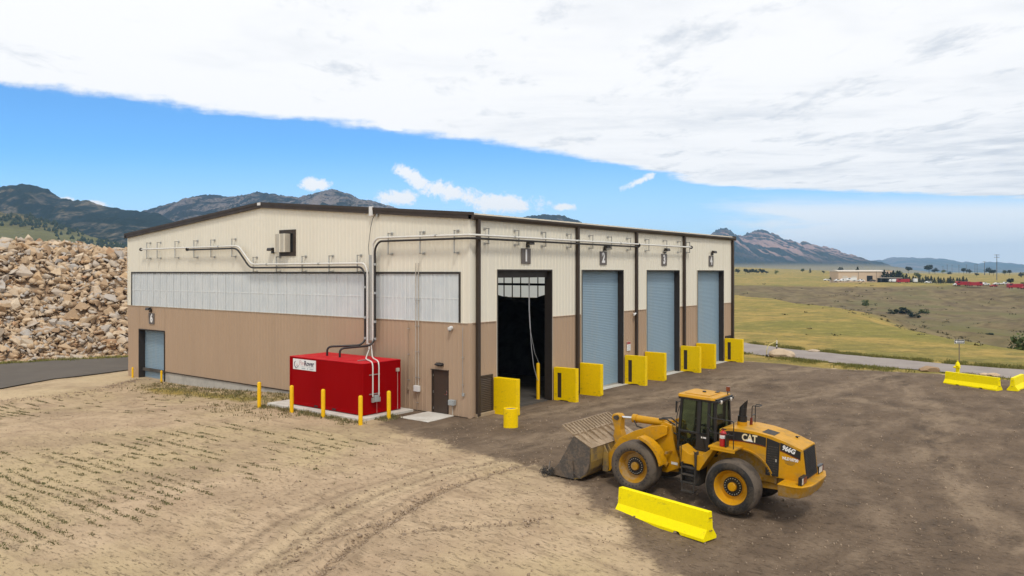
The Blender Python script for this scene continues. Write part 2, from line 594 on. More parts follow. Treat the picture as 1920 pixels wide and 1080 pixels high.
# translucent fibreglass wall light panels
panelm, t, o = mk('translucent_panel')
pos = t.n('ShaderNodeTexCoord').outputs['Object']
d1 = t.n('ShaderNodeBsdfPrincipled'); d1.inputs['Roughness'].default_value = 0.35
tr = t.n('ShaderNodeBsdfTranslucent')
nz = t.noise(pos, 0.9, 4, 0.6)
pc = t.mix(t.smooth(nz, 0.3, 0.7), (0.68, 0.725, 0.745), (0.76, 0.79, 0.795))
t.link(pc, d1.inputs['Base Color']); t.link(pc, tr.inputs['Color'])
ms = t.n('ShaderNodeMixShader'); ms.inputs[0].default_value = 0.16
t.link(d1.outputs[0], ms.inputs[1]); t.link(tr.outputs[0], ms.inputs[2]); t.link(ms.outputs[0], o.inputs[0])

# more translucent copy for the far end wall, brightening the band indoors
panel2, t, o = mk('bright_end_panel')
d1 = t.n('ShaderNodeBsdfDiffuse'); d1.inputs['Color'].default_value = (0.6, 0.62, 0.62, 1)
tr = t.n('ShaderNodeBsdfTranslucent'); tr.inputs['Color'].default_value = (0.86, 0.89, 0.88, 1)
ms = t.n('ShaderNodeMixShader'); ms.inputs[0].default_value = 0.8
t.link(d1.outputs[0], ms.inputs[1]); t.link(tr.outputs[0], ms.inputs[2]); t.link(ms.outputs[0], o.inputs[0])
# greenish cab glass
glass, t, o = mk('cab_glass')
tr = t.n('ShaderNodeBsdfTransparent'); tr.inputs[0].default_value = (0.46, 0.58, 0.46, 1)
gl = t.n('ShaderNodeBsdfGlossy'); gl.inputs['Roughness'].default_value = 0.03
fr = t.n('ShaderNodeFresnel'); fr.inputs[0].default_value = 1.45
ms = t.n('ShaderNodeMixShader')
t.link(t.math('MULTIPLY', fr.outputs[0], 0.7), ms.inputs[0])
t.link(tr.outputs[0], ms.inputs[1]); t.link(gl.outputs[0], ms.inputs[2]); t.link(ms.outputs[0], o.inputs[0])

# ------------------------------------------------------------------ ground
YARD_Y = [-40, -30, -22, -16.6, -14.1, -12.8, -9.1, -6.1, -1.7, 2.2, 3.3, 4.2, 40]
YARD_X = [-24, -18.5, -14.5, -11.5, -9.7, -8.4, -6.2, -5.7, -4.6, -3.6, -2.6, 3.0, 3.0]
RUTS = [([(-5.0, -7.6), (-8.6, -7.42), (-10.8, -7.6), (-12.8, -8.34), (-15.5, -9.3), (-18, -10.6), (-22, -12.5)], 0.20, 0.09),
        ([(-6.0, -6.4), (-8.6, -6.0), (-11.6, -6.1), (-14.4, -7.06), (-17.6, -8.8), (-22, -11)], 0.30, 0.035),
        ([(-7.0, -5.4), (-11.5, -5.0), (-15.0, -6.0), (-18.0, -7.7), (-23, -10)], 0.25, 0.03),
        ([(-13.6, -9.5), (-12.0, -10.6), (-10.6, -11.8)], 0.18, 0.03),
        ([(-12.8, -8.4), (-15.2, -8.2), (-18.5, -9.4), (-22, -11.4)], 0.25, 0.04),
        ([(-3, -24), (6, -19), (16, -17), (26, -14)], 0.45, 0.03),
        ([(-1.5, -26), (7, -21), (17, -19), (27, -16)], 0.45, 0.03),
        ([(4, -1.2), (5, -6), (9, -12), (18, -16)], 0.4, 0.03),
        ([(12, -2), (12.5, -7), (16, -13), (24, -17)], 0.4, 0.03)]
ROADR_C = [(120, 60), (80, 36), (60, 22), (47.5, 10.5), (42.0, 3.0), (39.4, -2.2), (37.6, -7.6), (36.4, -12.5), (35.4, -18.5), (34.3, -26), (32, -40), (25, -70), (10, -120)]
ROADR_W = 2.95
LOT = [(-60, 45), (-30, 37.5), (-17, 32.0), (-8.47, 33.2), (-4.37, 35.4), (1.0, 36.3), (8, 37.5), (25, 38), (60, 38), (60, 43), (30, 44.0), (5.5, 45.3), (-3.27, 48.8), (-14, 53.5), (-30, 61), (-60, 78)]
CREST = [(48, -200), (48, 60), (48, 84), (49.5, 97), (56, 128), (73, 204), (78, 262), (70, 330), (40, 400), (0, 470)]   # (depth-first below)


def ground_z(x, y, fine=True):
    x = np.asarray(x, float); y = np.asarray(y, float)
    vx, vy = x - CX, y - CY
    Y = vx * DV[0] + vy * DV[1]; X = vx * RV[0] + vy * RV[1]
    z = -0.7 * sstep(8, 27, y) * sstep(60, 34, np.abs(x)) - 0.45 * sstep(10, 30, y) * sstep(34, 60, np.abs(x))
    near = sstep(130, 60, np.hypot(vx, vy))
    z = z - 0.042 * np.clip(-11.6 - y, 0, 9) * sstep(20, 6, x)
    # keep the pads level
    pad = sstep(0.0, 3.0, np.maximum(np.maximum(-1 - x, x - 33), np.maximum(-2 - y, y - 35)))
    z = z + near * (0.05 + 0.95 * pad) * 0.16 * fbm(x * 0.13, y * 0.13, 3, 3)
    if fine:
        z = z + near * (0.25 + 0.75 * pad) * 0.035 * fbm(x * 0.9, y * 0.9, 4, 9)
        yard = sstep(-0.6, 0.9, x - np.interp(y, YARD_Y, YARD_X)) * sstep(31.4, 30.4, x)
        z = z + near * yard * (0.15 + 0.85 * pad) * 0.05 * (ridged(x * 0.35, y * 0.22, 4, 21) - 0.3)
        seeded = (1 - yard) * sstep(-2.5, -4, x) * sstep(-7.5, -3, y) * sstep(30, 26, y) * sstep(-30, -26, x)
        z = z + seeded * near * 0.014 * np.cos(x * 2 * math.pi / 0.45) * (0.6 + vnoise(x * 2, y * 0.5, 5))
        for pts, wd, dp in RUTS:
            d = polydist(x, y, pts)
            k = vnoise(x * 1.5, y * 1.5, 77) + 0.8
            z = z - dp * k * np.exp(-(d / wd) ** 2) + dp * 0.75 * k * np.exp(-((d - wd * 1.9) / (wd * 0.6)) ** 2)
        # berm of loose soil at the edge of the seeded field
        d = polydist(x, y, [(-14, 27.0), (-10.3, 27.4), (-5.75, 27.3), (-2.6, 29.2), (-0.8, 30.5)])
        z = z + 0.10 * np.exp(-(d / 0.35) ** 2) * (0.7 + fbm(x * 2, y * 2, 3, 4))
    inside = (x > 0.15) & (x < 31.8) & (y > 0.15) & (y < 33.4)
    z = np.where(inside, np.minimum(z, -0.25), z)
    # right of the road the field falls into a gully; a bench lies beyond it
    xc = np.interp(Y, [c[1] for c in CREST], [c[0] for c in CREST])
    dn = X - xc
    dn = dn + 9 * fbm(X * 0.02, Y * 0.02, 3, 41)
    edge_far = 505 + 55 * fbm(X * 0.004, Y * 0.004, 2, 51) - 0.10 * (X - 200)
    df = edge_far - Y
    gul = np.minimum(np.maximum(dn, 0) * 0.17, np.maximum(df, 0) * 0.072)
    gul = 17 * (1 - np.exp(-gul / 13.0))
    gul = gul * (1 + 0.35 * fbm(X * 0.015, Y * 0.015, 4, 61)) + sstep(1, 6, gul) * 4.2 * (1 - ridged(X * 0.014 + 0.007 * Y, Y * 0.007, 4, 63))
    z = z - gul * sstep(40, 75, Y) * (Y > 0)
    far = sstep(120, 700, np.hypot(vx, vy))
    z = z + far * 5.0 * fbm(X * 0.004, Y * 0.004, 3, 71)
    z = z + 16 * sstep(700, 1700, Y) * sstep(0.55, 0.2, X / np.maximum(Y, 1)) + 3.0 * sstep(560, 900, Y)
    z = z - 0.06 * sstep(ROADR_W + 0.6, ROADR_W, polydist(x, y, ROADR_C)) * near
    z = z - 0.05 * sstep(3.2, 2.6, np.abs(polydist(x, y, [(-60, 62), (-30, 48), (-9, 40.5), (3, 40.5), (30, 41), (60, 40.5)]))) * near
    return z


def gz(x, y): return float(ground_z(np.array([x]), np.array([y]))[0])


rad = [0.0, 3.0, 6.0, 9.0, 11.5]
while rad[-1] < 115: rad.append(rad[-1] * 1.0068)
while rad[-1] < 800: rad.append(rad[-1] * 1.02)
while rad[-1] < 10000: rad.append(rad[-1] * 1.08)
rad = np.array(rad[1:])
ang = np.concatenate([np.arange(-41, 41, 0.115), np.arange(41, 319, 3.0)])
A, RR = np.meshgrid(np.radians(ang), rad)
XX = RR * np.sin(A); YY = RR * np.cos(A)
gx, gy = CAMW(XX, YY)
gzv = ground_z(gx, gy)
nr, nc = gx.shape
co = np.stack([gx.ravel(), gy.ravel(), gzv.ravel()], 1)
centre = np.array([[CX, CY, gz(CX, CY)]])
co = np.concatenate([co, centre])
i, j = np.meshgrid(np.arange(nr - 1), np.arange(nc), indexing='ij')
j2 = (j + 1) % nc
quads = np.stack([i * nc + j, i * nc + j2, (i + 1) * nc + j2, (i + 1) * nc + j], -1).reshape(-1, 4)
tris = np.stack([np.arange(nc), np.full(nc, nr * nc), (np.arange(nc) + 1) % nc], -1)
quads = quads[:, ::-1]


def np_mesh(name, co, quads=None, tris=None):
    me = bpy.data.meshes.new(name)
    nq = 0 if quads is None else len(quads); nt = 0 if tris is None else len(tris)
    me.vertices.add(len(co)); me.vertices.foreach_set('co', np.asarray(co, np.float32).ravel())
    loops = []
    starts = []
    p = 0
    if nq: loops.append(np.asarray(quads).ravel()); starts.append(np.arange(nq) * 4); p = nq * 4
    if nt: loops.append(np.asarray(tris).ravel()); starts.append(p + np.arange(nt) * 3)
    loops = np.concatenate(loops).astype(np.int32); starts = np.concatenate(starts).astype(np.int32)
    me.loops.add(len(loops)); me.loops.foreach_set('vertex_index', loops)
    me.polygons.add(nq + nt); me.polygons.foreach_set('loop_start', starts)
    me.update(calc_edges=True); me.validate()
    return me


gme = np_mesh('ground', co, quads, tris)
gme.polygons.foreach_set('use_smooth', np.ones(len(gme.polygons), bool))
# what lies where: R dark gravel yard, G meadow, B dry brown slope, A bare pale track
x, y = co[:, 0], co[:, 1]
vx, vy = x - CX, y - CY
Yd = vx * DV[0] + vy * DV[1]; Xd = vx * RV[0] + vy * RV[1]
bx_ = np.interp(y, YARD_Y, YARD_X)
dark = sstep(-2.2, 2.2, x - bx_) * sstep(33.5, 29.5, x)
dark = dark * sstep(5.5, 3.0, y)
# loose pale soil trampled in front of the doors and at the far rim of the yard
meadow = sstep(29.8, 33.0, x) * sstep(34.5, 31.0, np.where(x < 33, y, 0)) + sstep(56, 64, np.hypot(x, y - 20)) * (y > 40) + sstep(120, 160, np.hypot(vx, vy))
meadow = np.clip(meadow, 0, 1)
# strip of weeds along the wall and the left lot
weeds = np.exp(-((x + 2.2) / 2.0) ** 2) * sstep(9, 13, y) * sstep(28.5, 25, y) * 0.6
weeds += sstep(2.6, 1.0, polydist(x, y, [(-14, 54.8), (-3, 50.2), (6, 46.8), (20, 45)])) * 0.6
meadow = np.clip(meadow + weeds, 0, 1)
xc = np.interp(Yd, [c[1] for c in CREST], [c[0] for c in CREST])
slope = sstep(-2, 22, Xd - xc) * sstep(540, 470, Yd) * sstep(60, 90, Yd)
track = sstep(2.6, 1.6, polydist(x, y, [(-30, 30.0), (-13, 29.3), (-8, 30.4), (-4, 32.3), (0.5, 33.8), (5, 35.2)]))
track = np.maximum(track, sstep(0.9, 0.3, polydist(x, y, RUTS[1][0])) * 0.6)
for pl_, wd_, k_ in (([(2, -1.5), (8, -3.2), (16, -4.5), (26, -5), (31, -7)], 2.2, 0.9), ([(-4, -5.5), (2, -6), (10, -8.5), (20, -11), (30, -12)], 1.3, 0.7), ([(-3, -22), (6, -19), (16, -17), (27, -13)], 1.2, 0.7), ([(12, -28), (14, -20), (18, -12), (22, -4)], 1.0, 0.5)):
    track = np.maximum(track, k_ * sstep(wd_, wd_ * 0.3, polydist(x, y, pl_)))
rutm = np.zeros(len(x))
for (pts_, wd_, dp_), st_ in zip(RUTS, (1.0, 0.8, 0.7, 0.7, 0.9, 0.35, 0.35, 0.35, 0.35)):
    d_ = polydist(x, y, pts_)
    ln_ = np.exp(-(d_ / (wd_ * 0.55)) ** 2) + 0.5 * np.exp(-((d_ - wd_ * 2.2) / (wd_ * 0.4)) ** 2)
    rutm = np.maximum(rutm, st_ * ln_)
ra = gme.attributes.new('rut', 'FLOAT', 'POINT'); ra.data.foreach_set('value', rutm.astype(np.float32))
att = gme.attributes.new('mask', 'FLOAT_COLOR', 'POINT')
att.data.foreach_set('color', np.stack([dark, meadow, slope, track], 1).astype(np.float32).ravel())

gm, t, o = mk('ground_soil')
b = t.n('ShaderNodeBsdfPrincipled'); t.link(b.outputs[0], o.inputs[0])
pos = t.n('ShaderNodeNewGeometry').outputs['Position']
at = t.n('ShaderNodeAttribute'); at.attribute_name = 'mask'
sp = t.n('ShaderNodeSeparateColor'); t.link(at.outputs['Color'], sp.inputs[0])
mR, mG, mB, mA = sp.outputs[0], sp.outputs[1], sp.outputs[2], at.outputs['Alpha']
nL = t.noise(pos, 0.11, 5, 0.6, 0.5)
nM = t.noise(pos, 0.55, 6, 0.62, 0.3)
nS = t.noise(pos, 3.2, 6, 0.65)
nF = t.noise(pos, 17.0, 5, 0.7)
# dirt
mp = t.n('ShaderNodeMapping'); mp.inputs['Scale'].default_value = (1.6, 0.42, 1.0); t.link(pos, mp.inputs[0])
nRow = t.noise(mp.outputs[0], 1.3, 6, 0.66)
dirt = t.mix(t.smooth(nM, 0.32, 0.70), (0.52, 0.385, 0.25), (0.40, 0.285, 0.183))
dirt = t.mix(t.smooth(nL, 0.40, 0.68), dirt, (0.47, 0.36, 0.205))
dirt = t.mix(t.math('MULTIPLY', t.smooth(nRow, 0.50, 0.66), 0.6), dirt, (0.28, 0.20, 0.125))
nRow2 = t.noise(mp.outputs[0], 9.0, 5, 0.72)
dirt = t.mix(t.math('MULTIPLY', t.smooth(nRow2, 0.57, 0.70), t.smooth(nL, 0.3, 0.6, 0.2, 0.6)), dirt, (0.195, 0.137, 0.083))
dirt = t.mix(t.math('MULTIPLY', t.smooth(nS, 0.56, 0.74), 0.45), dirt, (0.23, 0.165, 0.11))
dirt = t.mix(t.math('MULTIPLY', t.smooth(nF, 0.60, 0.72), 0.4), dirt, (0.64, 0.52, 0.38))
dirt = t.mix(t.math('MULTIPLY', mA, t.smooth(nM, 0.25, 0.6, 0.9, 0.55)), dirt, (0.56, 0.43, 0.265))
nL2 = t.noise(pos, 0.17, 6, 0.62, 0.3)
dirt = t.mix(t.math('MULTIPLY', t.smooth(nL2, 0.50, 0.66), 0.6), dirt, (0.31, 0.222, 0.143))
ar = t.n('ShaderNodeAttribute'); ar.attribute_name = 'rut'
dirt = t.mix(t.math('MULTIPLY', t.math('MULTIPLY', ar.outputs['Fac'], 0.95), t.smooth(nS, 0.30, 0.62, 0.25, 1.0)), dirt, (0.185, 0.13, 0.083))
# yard gravel
mp2 = t.n('ShaderNodeMapping'); mp2.inputs['Scale'].default_value = (0.55, 1.15, 1.0); mp2.inputs['Rotation'].default_value = (0, 0, R(-30)); t.link(pos, mp2.inputs[0])
nT = t.noise(mp2.outputs[0], 0.75, 9, 0.70, 0.2)
yardc = t.mix(t.smooth(nM, 0.30, 0.72), (0.118, 0.083, 0.056), (0.180, 0.128, 0.086))
yardc = t.mix(t.math('MULTIPLY', t.smooth(nT, 0.47, 0.70), 0.6), yardc, (0.265, 0.195, 0.132))
yardc = t.mix(t.math('MULTIPLY', t.smooth(nT, 0.47, 0.30), 0.55), yardc, (0.066, 0.050, 0.038))
yardc = t.mix(t.math('MULTIPLY', t.smooth(nL, 0.5, 0.7), 0.5), yardc, (0.215, 0.155, 0.108))
yardc = t.mix(t.math('MULTIPLY', t.smooth(nF, 0.64, 0.72), 0.5), yardc, (0.42, 0.36, 0.29))
yardc = t.mix(t.math('MULTIPLY', t.smooth(nF, 0.40, 0.30), 0.4), yardc, (0.06, 0.048, 0.04))
yardc = t.mix(t.math('MULTIPLY', mA, t.smooth(nT, 0.36, 0.62, 0.0, 0.85)), yardc, (0.30, 0.222, 0.148))
fD = t.smooth(t.math('ADD', mR, t.math('ADD', t.math('MULTIPLY', t.math('SUBTRACT', nM, 0.5), 0.9), t.math('MULTIPLY', t.math('SUBTRACT', nS, 0.5), 0.5))), 0.36, 0.66)
c = t.mix(fD, dirt, yardc)
# meadow
nG = t.noise(pos, 0.022, 7, 0.66, 0.8)
nG2 = t.noise(pos, 0.13, 7, 0.7, 0.5)
nG3 = t.noise(pos, 0.42, 8, 0.82)
mead = t.mix(t.smooth(nG2, 0.40, 0.60), (0.385, 0.265, 0.075), (0.225, 0.185, 0.048))
mead = t.mix(t.math('MULTIPLY', t.smooth(t.math('ADD', nG, t.math('MULTIPLY', t.math('SUBTRACT', nG3, 0.5), 0.5)), 0.46, 0.62), 0.7), mead, (0.175, 0.17, 0.036))
mead = t.mix(t.math('MULTIPLY', t.smooth(nG3, 0.50, 0.62), 0.65), mead, (0.155, 0.125, 0.05))
mead = t.mix(t.math('MULTIPLY', t.smooth(nG3, 0.48, 0.36), 0.5), mead, (0.45, 0.34, 0.12))
mead = t.mix(t.math('MULTIPLY', t.smooth(nS, 0.55, 0.75), 0.5), mead, (0.12, 0.105, 0.035))
mead = t.mix(t.math('MULTIPLY', t.smooth(nS, 0.42, 0.28), 0.35), mead, (0.47, 0.37, 0.15))
slo = t.mix(t.smooth(nG2, 0.36, 0.66), (0.115, 0.082, 0.044), (0.215, 0.165, 0.082))
slo = t.mix(t.smooth(nG, 0.46, 0.66), slo, (0.145, 0.128, 0.052))
slo = t.mix(t.math('MULTIPLY', t.smooth(nG3, 0.55, 0.75), 0.5), slo, (0.08, 0.062, 0.035))
fS = t.smooth(t.math('ADD', mB, t.math('MULTIPLY', t.math('SUBTRACT', nG2, 0.5), 0.5)), 0.3, 0.7)
mead = t.mix(fS, mead, slo)
fM = t.smooth(t.math('ADD', mG, t.math('ADD', t.math('MULTIPLY', t.math('SUBTRACT', nM, 0.5), 0.8), t.math('MULTIPLY', t.math('SUBTRACT', nS, 0.5), 0.6))), 0.36, 0.62)
c = t.mix(fM, c, mead)
t.link(c, b.inputs['Base Color'])
b.inputs['Roughness'].default_value = 0.95
b.inputs['Specular IOR Level'].default_value = 0.15
bp = t.n('ShaderNodeBump'); bp.inputs['Strength'].default_value = 0.9; bp.inputs['Distance'].default_value = 0.07
hh = t.math('ADD', t.math('MULTIPLY', nS, 0.9), t.math('MULTIPLY', nF, 0.35))
hh = t.math('ADD', hh, t.math('MULTIPLY', nRow, 1.2))
hh = t.math('SUBTRACT', hh, t.math('MULTIPLY', t.smooth(nRow2, 0.55, 0.70), 0.5))
t.link(hh, bp.inputs['Height']); t.link(bp.outputs[0], b.inputs['Normal'])
gme.materials.append(gm)
ground = link_mesh('ground', gme)
setp(ground, kind='structure')

# ------------------------------------------------------------------ roads
def road_mat(name, c1, c2, c3):
    m, t, o = mk(name)
    b = t.n('ShaderNodeBsdfPrincipled'); t.link(b.outputs[0], o.inputs[0])
    pos = t.n('ShaderNodeNewGeometry').outputs['Position']
    n1 = t.noise(pos, 0.35, 6, 0.6, 0.5); n2 = t.noise(pos, 14, 4, 0.7); n3 = t.noise(pos, 1.7, 5, 0.6)
    c = t.mix(t.smooth(n1, 0.35, 0.68), c1, c2)
    c = t.mix(t.math('MULTIPLY', t.smooth(n3, 0.55, 0.75), 0.5), c, c3)
    c = t.mix(t.math('MULTIPLY', t.smooth(n2, 0.58, 0.72), 0.35), c, c3)
    t.link(c, b.inputs['Base Color']); b.inputs['Roughness'].default_value = 0.9
    bp = t.n('ShaderNodeBump'); bp.inputs['Strength'].default_value = 0.3; bp.inputs['Distance'].default_value = 0.02
    t.link(n2, bp.inputs['Height']); t.link(bp.outputs[0], b.inputs['Normal'])
    return m


road_r = road_mat('road_grey', (0.30, 0.255, 0.225), (0.245, 0.205, 0.185), (0.36, 0.31, 0.26))
lot_m = road_mat('lot_asphalt', (0.088, 0.072, 0.056), (0.105, 0.086, 0.067), (0.145, 0.12, 0.088))


def catmull(pts, n):
    P = [np.array(p, float) for p in pts]
    P = [2 * P[0] - P[1]] + P + [2 * P[-1] - P[-2]]
    res = []
    for k in range(1, len(P) - 2):
        for q in range(n):
            s = q / n
            a, b_, c_, d_ = P[k - 1], P[k], P[k + 1], P[k + 2]
            res.append(0.5 * ((2 * b_) + (c_ - a) * s + (2 * a - 5 * b_ + 4 * c_ - d_) * s * s + (3 * b_ - a - 3 * c_ + d_) * s ** 3))
    res.append(P[-2])
    return np.array(res)


def ribbon(name, pts, half, mat, lift, cols=9, wob=0.25):
    c = catmull(pts, 10)
    d = np.gradient(c, axis=0); d /= np.linalg.norm(d, axis=1)[:, None]
    nrm = np.stack([-d[:, 1], d[:, 0]], 1)
    s = np.linspace(-1, 1, cols)
    V = []
    for k in range(len(c)):
        for q in s:
            hw = half + (wob * float(fbm(np.array([k * 0.35]), np.array([3.0 + (q > 0)]), 3, 13)[0]) if abs(q) > 0.9 else 0)
            p = c[k] + nrm[k] * q * hw
            V.append((p[0], p[1], 0.0))
    V = np.array(V)
    V[:, 2] = ground_z(V[:, 0], V[:, 1], fine=False) + lift
    e = np.tile(np.abs(s) > 0.99, len(c))
    V[e, 2] -= 0.03
    n = len(c)
    i, j = np.meshgrid(np.arange(n - 1), np.arange(cols - 1), indexing='ij')
    q = np.stack([i * cols + j, i * cols + j + 1, (i + 1) * cols + j + 1, (i + 1) * cols + j], -1).reshape(-1, 4)
    me = np_mesh(name, V, q)
    me.polygons.foreach_set('use_smooth', np.ones(len(me.polygons), bool))
    me.materials.append(mat)
    ob = link_mesh(name, me)
    return setp(ob, kind='structure')


ribbon('road', ROADR_C, ROADR_W, road_r, 0.085)
# asphalt lot behind the building's far corner
bm = bmesh.new()
vs = [bm.verts.new((p[0], p[1], 0)) for p in LOT]
bm.faces.new(vs)
bmesh.ops.triangulate(bm, faces=bm.faces)
bmesh.ops.subdivide_edges(bm, edges=[e for e in bm.edges if e.calc_length() > 3], cuts=4, use_grid_fill=True)
me = bpy.data.meshes.new('asphalt_lot'); bm.to_mesh(me); bm.free()
cc = np.zeros(len(me.vertices) * 3, np.float32); me.vertices.foreach_get('co', cc); cc = cc.reshape(-1, 3)
cc[:, 2] = ground_z(cc[:, 0], cc[:, 1], fine=False) + 0.075
me.vertices.foreach_set('co', cc.ravel())
me.materials.append(lot_m)
setp(link_mesh('asphalt_lot', me), kind='structure')

# ------------------------------------------------------------------ mountains
def mountain_mat(name, cols, fscale, vstretch, patch, rock_dir=None, dense=0.5, dot=None):
    m, t, o = mk(name)
    b = t.n('ShaderNodeBsdfPrincipled'); t.link(b.outputs[0], o.inputs[0])
    pos = t.n('ShaderNodeNewGeometry').outputs['Position']
    lat_ = t.vdot(pos, (RV[0], RV[1], 0)); dep_ = t.vdot(pos, (DV[0], DV[1], 0)); zz_ = t.vdot(pos, (0, 0, 1))
    vec_ = t.comb(lat_, t.math('MULTIPLY', zz_, 1.1), t.math('MULTIPLY', dep_, 0.22))
    n1 = t.noise(vec_, fscale * 1.6, 6, 0.62, 0.3)
    n2 = t.noise(vec_, fscale * 7, 6, 0.7)
    n3 = t.noise(vec_, fscale * 30, 4, 0.7)
    forest, rock, grass = cols
    c = t.mix(t.smooth(t.math('ADD', n1, t.math('MULTIPLY', t.math('SUBTRACT', n2, 0.5), 0.9)), patch[0], patch[1]), forest, rock)
    c = t.mix(t.smooth(t.math('ADD', n2, t.math('MULTIPLY', t.math('SUBTRACT', n3, 0.5), 0.6)), 0.5, 0.7), c, t.mix(0.6, forest, (0.012, 0.020, 0.014)))
    if rock_dir is not None:
        lat = t.vdot(pos, (RV[0], RV[1], 0)); zz = t.vdot(pos, (0, 0, 1))
        # slabs tilted to one side, standing one behind the other
        a = t.math('ADD', lat, t.math('MULTIPLY', zz, rock_dir))
        k = t.math('ADD', t.math('MULTIPLY', zz, 0.9), t.math('MULTIPLY', lat, -0.15))
        nn = t.noise(t.comb(t.math('MULTIPLY', a, 1 / 46.0), t.math('MULTIPLY', k, 1 / 180.0)), 1.0, 5, 0.6, 0.4)
        ns = t.noise(t.comb(t.math('MULTIPLY', a, 1 / 10.0), t.math('MULTIPLY', k, 1 / 120.0)), 1.0, 4, 0.6)
        hgt = t.math('MULTIPLY', t.smooth(zz, 36, 110), t.smooth(zz, 262, 215))
        lw = t.smooth(lat, 980, 1200)
        ff = t.smooth(t.math('ADD', nn, t.math('MULTIPLY', t.math('SUBTRACT', ns, 0.5), 0.25)), 0.47, 0.55)
        c = t.mix(t.math('MULTIPLY', ff, t.math('MULTIPLY', hgt, lw)), c, t.mix(ns, (0.42, 0.28, 0.24), (0.30, 0.19, 0.165)))
        c = t.mix(t.smooth(zz, 52, 22), c, grass)
    elif grass is not None:
        zz = t.vdot(pos, (0, 0, 1))
        f = t.smooth(t.math('ADD', zz, t.math('MULTIPLY', t.math('SUBTRACT', n1, 0.5), 120.0)), dense, dense - 40)
        c = t.mix(f, c, t.mix(t.smooth(n2, 0.3, 0.7), grass, tuple(g * 0.75 for g in grass)))
    t.link(c, b.inputs['Base Color'])
    b.inputs['Roughness'].default_value = 1.0
    b.inputs['Specular IOR Level'].default_value = 0.0
    bp = t.n('ShaderNodeBump'); bp.inputs['Strength'].default_value = 0.9; bp.inputs['Distance'].default_value = 14.0
    t.link(t.math('ADD', n2, t.math('MULTIPLY', n3, 0.5)), bp.inputs['Height']); t.link(bp.outputs[0], b.inputs['Normal'])
    return m


def mountain(name, ctrl, dist, front, mat, amp=0.16, seed=1, ncol=420, back=0.5, rough=1.0, wl=None, jag=2.6):
    """ctrl: skyline as (bearing in 1920-px units, height in the same units) for a crest at depth dist"""
    px = np.linspace(ctrl[0][0], ctrl[-1][0], ncol)
    sky = np.interp(px, [c[0] for c in ctrl], [c[1] for c in ctrl])
    k = np.ones(3) / 3; sky[1:-1] = np.convolve(sky, k, 'valid')
    sky = sky - jag * (0.8 * np.abs(fbm(px * 0.055, px * 0 + seed + 3, 3, seed + 9)) * 2 - 0.4 + fbm(px * 0.09, px * 0 + seed, 4, seed) + 0.6 * fbm(px * 0.45, px * 0 + seed, 2, seed + 2))
    rows_f = 90
    tt = np.concatenate([np.linspace(0, 1, rows_f), 1 + np.linspace(0.06, 1, 12)])
    T, PX = np.meshgrid(tt, px, indexing='ij')
    SK = np.tile(sky, (len(tt), 1))
    Y = np.where(T <= 1, dist - front * (1 - T), dist + front * back * (T - 1))
    X = (PX - 960) / 1461.0 * dist * (0.35 + 0.65 * Y / dist)
    # height of the crest
    Hc = 7 + (510 - SK) / 1461.0 * dist
    wl = wl or front * 0.45
    rn = ridged(X / wl, Y / wl, 6, seed)
    fn = fbm(X / wl * 2.2, Y / wl * 2.2, 5, seed + 5)
    prof = np.where(T <= 1, T ** 1.15, np.maximum(0, 1 - (T - 1) * 0.9))
    z = Hc * prof
    z = z + Hc * amp * np.minimum(4 * prof * (1 - prof), 1) * rn + Hc * amp * 0.35 * np.minimum(4 * prof * (1 - prof) + 0.12, 1) * fn * rough
    z = z - 14 * (T < 0.02)
    # nothing in front may rise above the skyline given
    lim = 7 + (510 - SK + 0.2) / 1461.0 * Y
    z = np.where(T < 1, np.minimum(z, lim), z)
    z = np.where(T > 1, np.minimum(z, Hc * 0.98), z)
    wx, wy = CAMW(X, Y)
    V = np.stack([wx.ravel(), wy.ravel(), z.ravel()], 1)
    n0, n1 = T.shape
    i, j = np.meshgrid(np.arange(n0 - 1), np.arange(n1 - 1), indexing='ij')
    q = np.stack([i * n1 + j, i * n1 + j + 1, (i + 1) * n1 + j + 1, (i + 1) * n1 + j], -1).reshape(-1, 4)
    me = np_mesh(name, V, q)
    me.polygons.foreach_set('use_smooth', np.ones(len(me.polygons), bool))
    me.materials.append(mat)
    ob = link_mesh(name, me)
    setp(ob, kind='structure')
    return wx, wy, z


mm_near = mountain_mat('foothill_cover', ((0.035, 0.045, 0.028), (0.20, 0.165, 0.085), (0.20, 0.19, 0.085)), 0.0058, 1, (0.46, 0.58), dense=105)
mm_mid = mountain_mat('forested_rock', ((0.014, 0.022, 0.016), (0.20, 0.165, 0.115), (0.15, 0.14, 0.07)), 0.0045, 1, (0.54, 0.70), dense=40)
mm_rock = mountain_mat('grey_rock_forest', ((0.022, 0.028, 0.026), (0.23, 0.19, 0.17), None), 0.0056, 1, (0.46, 0.60))
mm_flat = mountain_mat('slab_mountain', ((0.020, 0.030, 0.028), (0.06, 0.058, 0.05), (0.26, 0.21, 0.11)), 0.0036, 1, (0.50, 0.66), rock_dir=0.75)
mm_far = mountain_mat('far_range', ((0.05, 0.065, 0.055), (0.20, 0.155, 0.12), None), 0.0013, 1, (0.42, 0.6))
foot = mountain('foothill', [(-420, 360), (-200, 375), (-60, 392), (0, 398), (60, 406), (120, 425), (180, 447), (240, 460), (330, 480), (420, 505)], 1250, 800, mm_near, 0.12, 3, wl=240, jag=2.0)
mountain('hill_range', [(-500, 335), (-200, 345), (-60, 352), (0, 350), (47, 344), (90, 355), (115, 371), (144, 377), (162, 376), (202, 389), (240, 394), (274, 397), (300, 402), (360, 430), (430, 470)], 2100, 1000, mm_mid, 0.15, 8, wl=290)
